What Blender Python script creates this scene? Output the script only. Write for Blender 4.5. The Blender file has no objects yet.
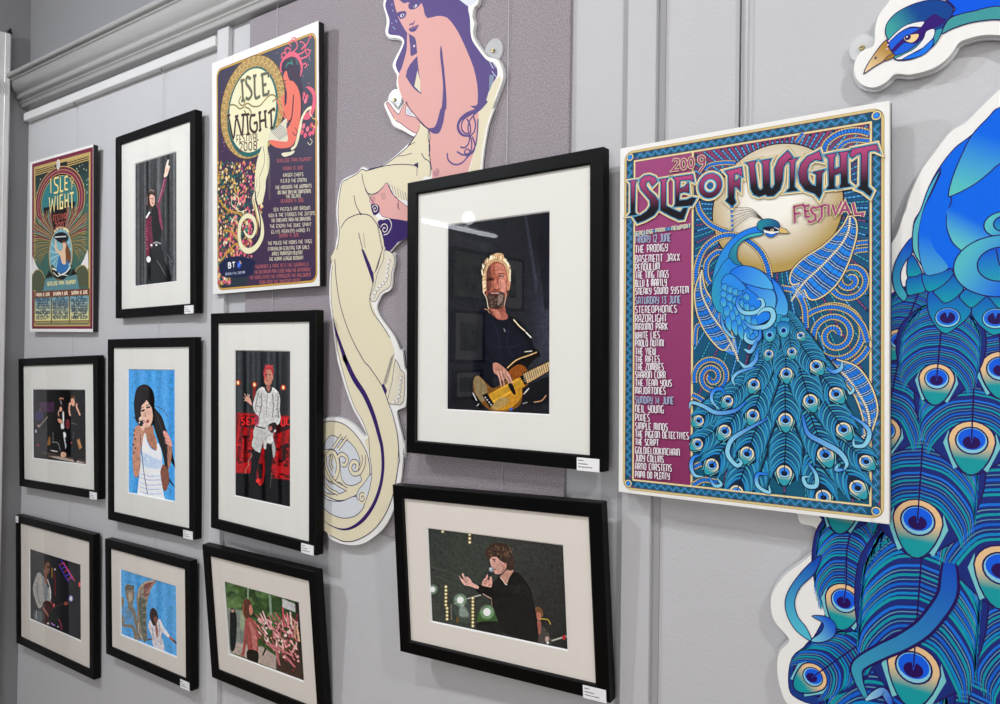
import bpy, math, random
import numpy as np
from mathutils import Matrix, Vector
from mathutils.geometry import tessellate_polygon

sc = bpy.context.scene
COL = sc.collection
# ------------------------------------------------------------------ camera
EYE = 1.5
FPX, YAW, PIT, ROL, DW = 1.005512*750, 0.62714, 0.009251, 0.014421, 1.187
_F = np.array([-math.sin(YAW)*math.cos(PIT), math.cos(YAW)*math.cos(PIT), math.sin(PIT)])
_R = np.array([math.cos(YAW), math.sin(YAW), 0.0])
_U = np.cross(_R, _F)
_c, _s = math.cos(ROL), math.sin(ROL)
_R, _U = _c*_R+_s*_U, -_s*_R+_c*_U
cam_data = bpy.data.cameras.new('camera')
cam = bpy.data.objects.new('camera', cam_data)
COL.objects.link(cam)
cam_data.sensor_width = 36.0
cam_data.lens = FPX/1000*36.0
cam_data.clip_start = 0.02
cam.matrix_world = Matrix([[_R[0], _U[0], -_F[0], 0], [_R[1], _U[1], -_F[1], 0], [_R[2], _U[2], -_F[2], EYE], [0, 0, 0, 1]])
sc.camera = cam
# ------------------------------------------------------------------ world, exposure
w = bpy.data.worlds.new('world'); sc.world = w; w.use_nodes = True
w.node_tree.nodes['Background'].inputs[0].default_value = (0.9, 0.93, 1.0, 1)
w.node_tree.nodes['Background'].inputs[1].default_value = 0.1
sc.view_settings.view_transform = 'Standard'
sc.view_settings.look = 'None'
sc.view_settings.gamma = 1.0
sc.view_settings.use_curve_mapping = False
sc.view_settings.exposure = 0.0
sc.cycles.max_bounces = 6
sc.cycles.transparent_max_bounces = 12
sc.cycles.use_denoising = True
# ------------------------------------------------------------------ lights
def area(name, loc, aim, size, power, col=(1, 1, 1), sy=None):
    L = bpy.data.lights.new(name, 'AREA'); L.energy = power; L.color = col
    L.shape = 'RECTANGLE'; L.size = size; L.size_y = sy or size
    o = bpy.data.objects.new(name, L); COL.objects.link(o)
    o.location = loc
    d = Vector(aim)-Vector(loc)
    o.rotation_euler = d.to_track_quat('-Z', 'Y').to_euler()
    return o
CEIL = EYE+1.42
area('ceiling_spot_lamp', (0.95, 0.0, CEIL-0.06), (0.1, DW, EYE-0.9), 0.05, 14, (1, .99, .975))
area('ceiling_spot_lamp', (-0.9, -0.1, CEIL-0.06), (-0.9, DW, EYE-0.4), 0.05, 6.5, (1, .985, .97))
area('ceiling_spot_lamp', (-2.5, -0.3, CEIL-0.06), (-1.2, DW, EYE-0.4), 0.06, 21, (.93, .965, 1))
area('ceiling_panel_light', (-0.6, -1.9, CEIL-0.03), (-0.6, -1.9, 0), 1.9, 22, (.97, .98, 1))
area('back_fill_light', (0.3, -3.33, EYE-.1), (-.6, DW, EYE-.3), 2.6, 80, (.98, .99, 1), 1.7)  # unseen fill added behind the camera to even out the wall; no window built
# ------------------------------------------------------------------ helpers
def lin(c):
    if isinstance(c, str):
        c = [int(c[i:i+2], 16)/255 for i in (0, 2, 4)]
    return tuple((x/12.92 if x <= .04045 else ((x+.055)/1.055)**2.4) for x in c)

def material(name, col, rough=.5, metal=0.0, spec=.5, bump=None, emit=None, noise=None):
    m = bpy.data.materials.new(name); m.use_nodes = True
    nt = m.node_tree; b = nt.nodes['Principled BSDF']
    b.inputs['Base Color'].default_value = (*lin(col), 1)
    b.inputs['Roughness'].default_value = rough
    b.inputs['Metallic'].default_value = metal
    b.inputs['Specular IOR Level'].default_value = spec
    if emit:
        b.inputs['Emission Color'].default_value = (*lin(col), 1)
        b.inputs['Emission Strength'].default_value = emit
    tc = nt.nodes.new('ShaderNodeTexCoord')
    if noise:
        sca, amt = noise
        n = nt.nodes.new('ShaderNodeTexNoise'); n.inputs['Scale'].default_value = sca; n.inputs['Detail'].default_value = 4
        nt.links.new(tc.outputs['Object'], n.inputs['Vector'])
        r = nt.nodes.new('ShaderNodeMapRange'); r.inputs['From Min'].default_value = .3; r.inputs['From Max'].default_value = .7
        r.inputs['To Min'].default_value = 1-amt; r.inputs['To Max'].default_value = 1+amt*.4
        nt.links.new(n.outputs['Fac'], r.inputs['Value'])
        mx = nt.nodes.new('ShaderNodeVectorMath'); mx.operation = 'SCALE'
        mx.inputs[0].default_value = lin(col)
        nt.links.new(r.outputs['Result'], mx.inputs['Scale'])
        nt.links.new(mx.outputs[0], b.inputs['Base Color'])
    if bump:
        sca, st, dist = bump
        n = nt.nodes.new('ShaderNodeTexNoise'); n.inputs['Scale'].default_value = sca; n.inputs['Detail'].default_value = 3
        nt.links.new(tc.outputs['Object'], n.inputs['Vector'])
        bp = nt.nodes.new('ShaderNodeBump'); bp.inputs['Strength'].default_value = st; bp.inputs['Distance'].default_value = dist
        nt.links.new(n.outputs['Fac'], bp.inputs['Height'])
        nt.links.new(bp.outputs['Normal'], b.inputs['Normal'])
    return m

def print_material(name, rough=.45, gain=1.0, spec=.3):
    """printed sheet: ink colours are stored on the faces"""
    m = bpy.data.materials.new(name); m.use_nodes = True
    nt = m.node_tree; b = nt.nodes['Principled BSDF']
    a = nt.nodes.new('ShaderNodeAttribute'); a.attribute_name = 'ink'
    s = nt.nodes.new('ShaderNodeVectorMath'); s.operation = 'SCALE'; s.inputs['Scale'].default_value = gain
    nt.links.new(a.outputs['Color'], s.inputs[0])
    nt.links.new(s.outputs[0], b.inputs['Base Color'])
    b.inputs['Roughness'].default_value = rough
    b.inputs['Specular IOR Level'].default_value = spec
    return m

M = {
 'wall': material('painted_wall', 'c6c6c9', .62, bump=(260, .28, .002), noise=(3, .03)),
 'wall_dark': material('wall_dark_grey', '8b8b8e', .7, bump=(300, .1, .001)),  # darker grey for the left wall and above the cornice
 'trim': material('gloss_white_paint', 'e2e2e2', .28, spec=.6),
 'cornice': material('cornice_gloss_paint', 'cfcecc', .22, spec=.8),
 'groove_shade': material('groove_shade_tone', 'a8a8ab', .6),  # shade beside the batten, put into the colour
 'trim_satin': material('satin_white_paint', 'cfcfd2', .5, bump=(200, .08, .001)),
 'black': material('black_painted_wood', '030304', .42, spec=.16, bump=(150, .1, .0005)),
 'mat': material('mat_board', 'f1f0ea', .9, spec=.1, bump=(900, .15, .0003)),
 'mat_warm': material('mat_board_cream', 'efe8df', .9, spec=.1, bump=(900, .15, .0003)),
 'bevel': material('mat_core', 'ffffff', .8, spec=.1),
 'board': material('foam_board', 'f2f1ee', .5),
 'board_black': material('board_edge_black', '0b0b0c', .5),
 'card': material('caption_card', 'f6f6f8', .5),
 'ink': material('caption_ink', '4b4b52', .6),
 'fabric': material('felt_fabric', 'aea6ad', .95, spec=.05, bump=(420, .7, .004), noise=(360, .38)),
 'wire': material('nylon_wire', 'c9c9ce', .3, spec=.8),
 'wire_dark': material('dark_wire', '3c3c40', .4),
 'metal': material('brushed_metal', 'b9b7b0', .3, metal=1),
 'brass': material('brass_screw', 'a89a70', .35, metal=1),
 'acryl': material('frosted_acrylic', 'cfd6da', .15, spec=.8),
 'floor': material('floor_boards', '8d7a64', .5, noise=(6, .2)),
 'ceiling': material('ceiling_paint', 'd8d8da', .8),
 'lamp': material('lamp_tube', 'f4f8ff', .5, emit=9.0),
 'slat': material('blind_slat', 'a9aaae', .5),
 'dark': material('dark_void', '1b1c20', .7),
}
def glass_material():
    m = bpy.data.materials.new('picture_glass'); m.use_nodes = True
    nt = m.node_tree; nt.nodes.clear()
    o = nt.nodes.new('ShaderNodeOutputMaterial'); mx = nt.nodes.new('ShaderNodeMixShader')
    t = nt.nodes.new('ShaderNodeBsdfTransparent'); g = nt.nodes.new('ShaderNodeBsdfGlossy')
    g.inputs['Roughness'].default_value = 0.0
    fr = nt.nodes.new('ShaderNodeFresnel'); 
    ge = nt.nodes.new('ShaderNodeNewGeometry'); mr = nt.nodes.new('ShaderNodeMapRange')   # same pane seen from either face
    mr.inputs['To Min'].default_value = 1.5; mr.inputs['To Max'].default_value = 1/1.5
    nt.links.new(ge.outputs['Backfacing'], mr.inputs['Value']); nt.links.new(mr.outputs['Result'], fr.inputs['IOR'])
    nt.links.new(fr.outputs[0], mx.inputs[0]); nt.links.new(t.outputs[0], mx.inputs[1]); nt.links.new(g.outputs[0], mx.inputs[2])
    nt.links.new(mx.outputs[0], o.inputs['Surface'])
    return m
M['glass'] = glass_material()
def acrylic_material():
    m = bpy.data.materials.new('clear_acrylic'); m.use_nodes = True
    nt = m.node_tree; nt.nodes.clear()
    o = nt.nodes.new('ShaderNodeOutputMaterial'); mx = nt.nodes.new('ShaderNodeMixShader')
    t = nt.nodes.new('ShaderNodeBsdfTransparent'); g = nt.nodes.new('ShaderNodeBsdfPrincipled')
    g.inputs['Base Color'].default_value = (.78, .8, .82, 1); g.inputs['Roughness'].default_value = .15
    mx.inputs[0].default_value = .55
    nt.links.new(t.outputs[0], mx.inputs[1]); nt.links.new(g.outputs[0], mx.inputs[2])
    nt.links.new(mx.outputs[0], o.inputs['Surface'])
    return m
M['acryl'] = acrylic_material()

class MB:
    """collects geometry of one mesh; faces carry a material index"""
    def __init__(s): s.v = []; s.f = []; s.m = []; s.mats = []; s.smooth = False
    def mi(s, m):
        if m not in s.mats: s.mats.append(m)
        return s.mats.index(m)
    def add(s, v, f, m):
        k = len(s.v); s.v += [tuple(map(float, p)) for p in v]; i = s.mi(m)
        for q in f: s.f.append([k+a for a in q]); s.m.append(i)
    def box(s, x0, x1, y0, y1, z0, z1, m, bev=0.0):
        if bev <= 0:
            v = [(x, y, z) for x in (x0, x1) for y in (y0, y1) for z in (z0, z1)]
            s.add(v, [(0, 1, 3, 2), (4, 6, 7, 5), (0, 4, 5, 1), (2, 3, 7, 6), (0, 2, 6, 4), (1, 5, 7, 3)], m); return
        b = bev
        import itertools
        v = []; idx = {}
        for cx, cy, cz in itertools.product((0, 1), repeat=3):
            X = (x0, x1)[cx]; Y = (y0, y1)[cy]; Z = (z0, z1)[cz]
            sx, sy, sz = (b, -b)[cx], (b, -b)[cy], (b, -b)[cz]
            for ax in range(3):
                p = [X+(0 if ax == 0 else sx), Y+(0 if ax == 1 else sy), Z+(0 if ax == 2 else sz)]
                idx[(cx, cy, cz, ax)] = len(v); v.append(p)
        f = []
        for ax in range(3):
            o1, o2 = [a for a in range(3) if a != ax]
            for side in (0, 1):
                q = []
                for a, c in ((0, 0), (1, 0), (1, 1), (0, 1)):
                    k = [0, 0, 0]; k[ax] = side; k[o1] = a; k[o2] = c
                    q.append(idx[(*k, ax)])
                if (side == 0) == (ax != 1): q.reverse()
                f.append(q)
        for e in range(3):
            o1, o2 = [a for a in range(3) if a != e]
            for a in (0, 1):
                for c in (0, 1):
                    k0 = [0, 0, 0]; k0[o1] = a; k0[o2] = c; k1 = list(k0); k1[e] = 1
                    f.append([idx[(*k0, o1)], idx[(*k0, o2)], idx[(*k1, o2)], idx[(*k1, o1)]])
        for k in itertools.product((0, 1), repeat=3):
            f.append([idx[(*k, 0)], idx[(*k, 1)], idx[(*k, 2)]])
        s.add(v, f, m)
    def sweep(s, prof, path, m, closed_prof=True, caps=True):
        """prof: list of (a,b); path: list of functions/points giving 3-D of each profile point"""
        n = len(prof); rings = [[p(a, b) for a, b in prof] for p in path]
        v = [q for r in rings for q in r]; f = []
        for i in range(len(rings)-1):
            for j in range(n if closed_prof else n-1):
                k = (j+1) % n
                f.append([i*n+j, i*n+k, (i+1)*n+k, (i+1)*n+j])
        if caps:
            f.append(list(range(n))[::-1]); f.append([(len(rings)-1)*n+j for j in range(n)])
        s.add(v, f, m)
    def tube(s, pts, r, m, n=8):
        rings = []
        pts = [Vector(p) for p in pts]
        for i, p in enumerate(pts):
            d = (pts[min(i+1, len(pts)-1)]-pts[max(i-1, 0)]).normalized()
            a = d.orthogonal().normalized() if abs(d.z) < .99 else Vector((1, 0, 0)); b = d.cross(a).normalized(); a = b.cross(d)
            rr = r[i] if isinstance(r, (list, tuple)) else r
            rings.append([p+a*math.cos(t)*rr+b*math.sin(t)*rr for t in [2*math.pi*k/n for k in range(n)]])
        v = [q for q2 in rings for q in q2]; f = []
        for i in range(len(pts)-1):
            for j in range(n):
                k = (j+1) % n; f.append([i*n+j, i*n+k, (i+1)*n+k, (i+1)*n+j])
        f.append(list(range(n))[::-1]); f.append([(len(pts)-1)*n+j for j in range(n)])
        s.add(v, f, m)
    def build(s, name, parent=None, smooth=False):
        me = bpy.data.meshes.new(name); me.from_pydata(s.v, [], s.f); me.update()
        for m in s.mats: me.materials.append(m if not isinstance(m, str) else M[m])
        me.polygons.foreach_set('material_index', s.m)
        if smooth: me.polygons.foreach_set('use_smooth', [True]*len(me.polygons))
        if not hasattr(s, 'flip'): bm_fix(me)
        o = bpy.data.objects.new(name, me); COL.objects.link(o)
        if parent is not None: o.parent = parent
        return o
import bmesh
def bm_fix(me):
    bm = bmesh.new(); bm.from_mesh(me); bmesh.ops.recalc_face_normals(bm, faces=bm.faces); bm.to_mesh(me); bm.free()
def tag(o, label, cat, group=None):
    o['label'] = label; o['category'] = cat
    if group: o['group'] = group
    return o
def empty(name, label, cat, group=None, mat=None, loc=None):
    o = bpy.data.objects.new(name, None); COL.objects.link(o); o.empty_display_size = .05
    if mat is not None: o.matrix_world = mat
    if loc is not None: o.location = loc
    return tag(o, label, cat, group)
def structure(o): o['kind'] = 'structure'; return o

# ------------------------------------------------------------------ rays through the photograph, met with real planes
def ray(px):
    px = np.atleast_2d(np.asarray(px, float))
    return ((px[:, :1]-500)/FPX)*_R-((px[:, 1:]-352)/FPX)*_U+_F
def on_wall(px, y=DW):
    d = ray(px); P = d*(y/d[:, 1:2]); P[:, 2] += EYE; return P

class Hung:
    """a flat thing hung on the wall: its own frame of reference, x right, y into the wall, z up, origin at the bottom centre of its front"""
    def __init__(s, q, th, so=0.0):
        u, v, w_, h, t, r, yw = q
        k = (DW-th-so)/(DW-th)
        s.w, s.h = w_*k, h*k; s.th = th
        ex = np.array([math.cos(r)*math.cos(yw), -math.sin(yw), math.sin(r)])
        ex /= np.linalg.norm(ex)
        up = np.array([-math.sin(r), -math.sin(t), math.cos(r)*math.cos(t)]); up -= ex*(up@ex); up /= np.linalg.norm(up)
        ey = np.cross(up, ex)
        s.ex, s.ey, s.ez = ex, ey, up
        s.o = np.array([u*k, (DW-th)*k, v*k])
        s.mat = Matrix([[ex[0], ey[0], up[0], s.o[0]], [ex[1], ey[1], up[1], s.o[1]], [ex[2], ey[2], up[2], s.o[2]+EYE], [0, 0, 0, 1]])
    def loc(s, px, yoff=0.0):
        d = ray(px); o = s.o+s.ey*yoff
        t = (o@s.ey)/(d@s.ey)
        P = d*t[:, None]-o
        return np.stack([P@s.ex, P@s.ez], -1)
# ------------------------------------------------------------------ poses of what hangs on the wall (metres, radians)
POSE = {
 'A': [-0.38624, -0.22466, 0.42, 0.594, 0.00215, 0.00745, 0.00493],
 'B': [-1.57894, 0.16185, 0.4301, 0.61279, 0.0213, 0.00611, 0.01506],
 'C': [-2.66024, 0.06918, 0.44168, 0.59042, 0.02285, -0.01201, -0.00525],
 'F1': [-2.07535, 0.10944, 0.43073, 0.55076, 0.0127, 0.01353, 0.0119],
 'F2': [-0.85236, -0.19609, 0.46336, 0.56591, 0.00431, 0.01148, 0.00229],
 'F3': [-2.6478, -0.4624, 0.5475, 0.44769, 0.01301, 0.03178, -0.00826],
 'F4': [-2.07762, -0.50133, 0.44899, 0.54635, 0.01513, 0.01109, -0.01368],
 'F5': [-1.56836, -0.45675, 0.42614, 0.56434, 0.02301, -0.00473, 0.02059],
 'F6': [-2.65105, -1.01586, 0.54494, 0.44886, 0.01458, 0.01885, -0.00488],
 'F7': [-2.0775, -0.90678, 0.45528, 0.34855, 0.01881, 0.01976, 0.00231],
 'F8': [-1.53818, -0.83733, 0.43737, 0.3522, 0.09026, 0.016, -0.00309],
 'F9': [-0.84454, -0.60085, 0.47683, 0.34696, 0.05258, 0.03707, -0.0422],
}
STAND = {'A': .030, 'F2': .028, 'F9': .026, 'F5': .019, 'B': .006}
# opening of the frame and the print, as seen (TL, TR, BR, BL)
OPEN = {
 'F1': [(121, 146.9), (190.2, 123.4), (190.2, 303.4), (121.7, 308.9)],
 'F2': [(417.2, 195), (588.9, 166), (587.1, 455.4), (417.4, 441.2)],
 'F3': [(23.2, 365.9), (93.7, 364.3), (95.5, 490.5), (24.8, 480)],
 'F4': [(114.4, 347.5), (189.4, 347.2), (189.5, 528.3), (114.1, 512)],
 'F5': [(217.8, 324), (309.7, 321.1), (308.3, 542.2), (217.8, 518.6)],
 'F6': [(20.3, 524.6), (89.9, 543.2), (90.2, 669.1), (21.6, 637.4)],
 'F7': [(111.2, 550.5), (185.2, 572.9), (186, 677.6), (112.4, 646.3)],
 'F8': [(210.6, 557.8), (309.5, 585.9), (317.5, 708), (219, 667.5)],
 'F9': [(404, 499.8), (588.2, 521.3), (594.7, 683.3), (412.9, 641.4)],
}
PHOTO = {
 'F1': [(135.5, 164.4), (176.9, 152), (176.9, 281), (135.5, 285.8)],
 'F2': [(448.1, 225.7), (550.3, 212), (548.6, 413.6), (447.7, 409.4)],
 'F3': [(33.1, 389.6), (85.5, 390.1), (86.7, 464.1), (33.8, 457.9)],
 'F4': [(128.9, 369.4), (175.3, 370.6), (175.3, 500.3), (128.9, 492.8)],
 'F5': [(235.9, 351.2), (290.9, 351.2), (290.1, 506.7), (235.3, 495.2)],
 'F6': [(30.1, 548.9), (81.2, 565), (81.2, 639.9), (30.6, 618.7)],
 'F7': [(121.5, 569.3), (176.3, 586.7), (177.3, 657.1), (121.5, 633.3)],
 'F8': [(224.8, 580.6), (298.9, 603.4), (304.7, 681.4), (229.8, 652.6)],
 'F9': [(427.9, 527.8), (562.9, 546.2), (567.7, 649.2), (432.7, 620.9)],
}
# ------------------------------------------------------------------ drawing on flat prints
def cr(pts, n=5, closed=False):
    """smooth curve through the points"""
    p = np.asarray(pts, float)
    if len(p) < 3: return p
    if closed: p = np.vstack([p[-1], p, p[0], p[1]])
    else: p = np.vstack([2*p[0]-p[1], p, 2*p[-1]-p[-2]])
    t = np.linspace(0, 1, n, endpoint=False)[:, None]
    out = []
    for i in range(1, len(p)-2):
        a, b, c, d = p[i-1], p[i], p[i+1], p[i+2]
        out.append(.5*((2*b)+(c-a)*t+(2*a-5*b+4*c-d)*t*t+(3*b-a-3*c+d)*t**3))
    if not closed: out.append(p[-2:-1])
    return np.vstack(out)

class Art:
    """inked shapes on a sheet, one mesh; every shape lies a hair above the one before"""
    def __init__(s, item, y0, step=4e-6):
        s.it = item; s.y = y0; s.step = step; s.v = []; s.f = []; s.c = []; s.zmin = None
        a = item.loc([(500, 352), (500, 353)] if not hasattr(item, 'kref') else item.kref, y0) if False else None
        s.yoff = y0; s.k = 1.0
    def P(s, pts, sm=0, closed=False):
        p = s.it.loc(pts, s.yoff)
        return cr(p, sm, closed) if sm else p
    def up(s, n=1): s.y -= s.step*n
    def _add(s, v, f, col):
        k = len(s.v)
        if s.zmin is not None: v = [(a, max(b, s.zmin)) for a, b in v]
        s.v += [(float(a), s.y, float(b)) for a, b in v]
        s.f += [tuple(k+i for i in q) for q in f]
        if callable(col): s.c += [col(a, b) for a, b in v]
        else: s.c += [col]*len(v)
    def poly(s, p, col, grad=None, up=True, sub=0):
        """p local metres. grad=((x,z,c0),(x,z,c1)) linear blend"""
        p = np.asarray(p, float)
        if up: s.up()
        tri = tessellate_polygon([[Vector((a, b, 0)) for a, b in p]])
        v = [tuple(q) for q in p]; f = [tuple(t) for t in tri]
        if grad or sub:
            lim = sub
            if grad:
                (xa, za, c0), (xb, zb, c1) = grad
                c0 = np.array(lin(c0)); c1 = np.array(lin(c1)); d = np.array([xb-xa, zb-za]); L2 = d@d
                def cf(a, b):
                    t = min(1, max(0, ((a-xa)*d[0]+(b-za)*d[1])/L2)); return tuple(c0*(1-t)+c1*t)
            else: cf = col
            for _ in range(7):
                out = []; done = True; mid = {}
                def m(i, j):
                    key = (min(i, j), max(i, j))
                    if key not in mid:
                        v.append(((v[i][0]+v[j][0])/2, (v[i][1]+v[j][1])/2)); mid[key] = len(v)-1
                    return mid[key]
                # split every edge longer than the limit (consistent across neighbours)
                longe = lambda i, j: math.hypot(v[i][0]-v[j][0], v[i][1]-v[j][1]) > lim
                for a, b, c in f:
                    e = [longe(a, b), longe(b, c), longe(c, a)]
                    n = sum(e)
                    if n == 0: out.append((a, b, c)); continue
                    done = False
                    if n == 3:
                        x, y, z = m(a, b), m(b, c), m(c, a); out += [(a, x, z), (x, b, y), (z, y, c), (x, y, z)]
                    else:
                        while not e[0]: a, b, c = b, c, a; e = e[1:]+e[:1]
                        if n == 1: x = m(a, b); out += [(a, x, c), (x, b, c)]
                        else:
                            if e[1]: x, y = m(a, b), m(b, c); out += [(a, x, c), (x, y, c), (x, b, y)]
                            else: x, z = m(a, b), m(c, a); out += [(a, x, z), (x, b, z), (b, c, z)]
                f = out
                if done: break
            s._add(v, f, cf)
        else:
            s._add(v, f, lin(col))
    def stroke(s, p, w, col, closed=False, up=True, taper=None):
        p = np.asarray(p, float)
        if len(p) < 2: return
        keep = [0]+[i for i in range(1, len(p)) if np.hypot(*(p[i]-p[i-1])) > 1e-7]
        p = p[keep]
        if len(p) < 2: return
        if up: s.up()
        n = len(p)
        if closed: a = np.roll(p, 1, 0); b = np.roll(p, -1, 0)
        else: a = np.vstack([p[0], p[:-1]]); b = np.vstack([p[1:], p[-1]])
        d1 = p-a; d2 = b-p
        if not closed: d1[0] = d2[0]; d2[-1] = d1[-1]
        d1 /= np.maximum(np.hypot(*d1.T), 1e-12)[:, None]; d2 /= np.maximum(np.hypot(*d2.T), 1e-12)[:, None]
        t = d1+d2; L = np.hypot(*t.T); t = np.where(L[:, None] < 1e-6, d1, t/np.maximum(L, 1e-9)[:, None])
        nn = np.stack([-t[:, 1], t[:, 0]], -1)
        cosh = np.clip((nn*np.stack([-d1[:, 1], d1[:, 0]], -1)).sum(1), .45, 1)
        ww = np.full(n, w/2.0)
        if taper is not None: ww = ww*np.interp(np.linspace(0, 1, n), np.linspace(0, 1, len(taper)), taper)
        off = nn*(ww/cosh)[:, None]
        A = p+off; B = p-off
        v = [tuple(q) for pr in zip(A, B) for q in pr]; f = []
        for i in range(n if closed else n-1):
            j = (i+1) % n; f.append((2*i, 2*i+1, 2*j+1, 2*j))
        s._add(v, f, lin(col) if not callable(col) else col)
    def ell(s, c, rx, ry, col, rot=0, n=20, up=True):
        t = np.linspace(0, 2*math.pi, n, endpoint=False)
        x = rx*np.cos(t); z = ry*np.sin(t); a, b = math.cos(rot), math.sin(rot)
        if up: s.up()
        s._add([(c[0]+x[i]*a-z[i]*b, c[1]+x[i]*b+z[i]*a) for i in range(n)], [tuple(range(n))], lin(col))
    def text(s, txt, x0, z0, W, H, w, col, slope=0.0, shear=0.0, gap=.28):
        """thin drawn capitals from x0, baseline z0, fitted to width W, cap height H"""
        cells = [GLYPH.get(ch, GLYPH[' ']) for ch in txt]
        tot = sum(g[0]+gap for g in cells)-gap
        k = W/tot if W else H; x = x0
        s.up()
        for g in cells:
            for st in g[1]:
                q = np.array([(x+px_*k+shear*pz*H, z0+pz*H) for px_, pz in st])
                q[:, 1] += (q[:, 0]-x0)*slope
                s.stroke(q, w, col, up=False)
            x += (g[0]+gap)*k
        return x
    def build(s, name, mat, parent):
        me = bpy.data.meshes.new(name); me.from_pydata(s.v, [], s.f)
        at = me.color_attributes.new('ink', 'FLOAT_COLOR', 'POINT')
        c = np.ones((len(s.v), 4), np.float32); c[:, :3] = np.array(s.c, np.float32).reshape(-1, 3)[:, :3]
        at.data.foreach_set('color', c.ravel())
        me.materials.append(mat); me.update()
        # every face looks out of the wall
        n = np.empty(len(me.polygons)*3, np.float32); me.polygons.foreach_get('normal', n)
        fl = [i for i, y in enumerate(n[1::3]) if y > 0]
        if fl:
            bm = bmesh.new(); bm.from_mesh(me); bm.faces.ensure_lookup_table()
            bmesh.ops.reverse_faces(bm, faces=[bm.faces[i] for i in fl]); bm.to_mesh(me); bm.free()
        o = bpy.data.objects.new(name, me); COL.objects.link(o); o.parent = parent
        return o

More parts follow.
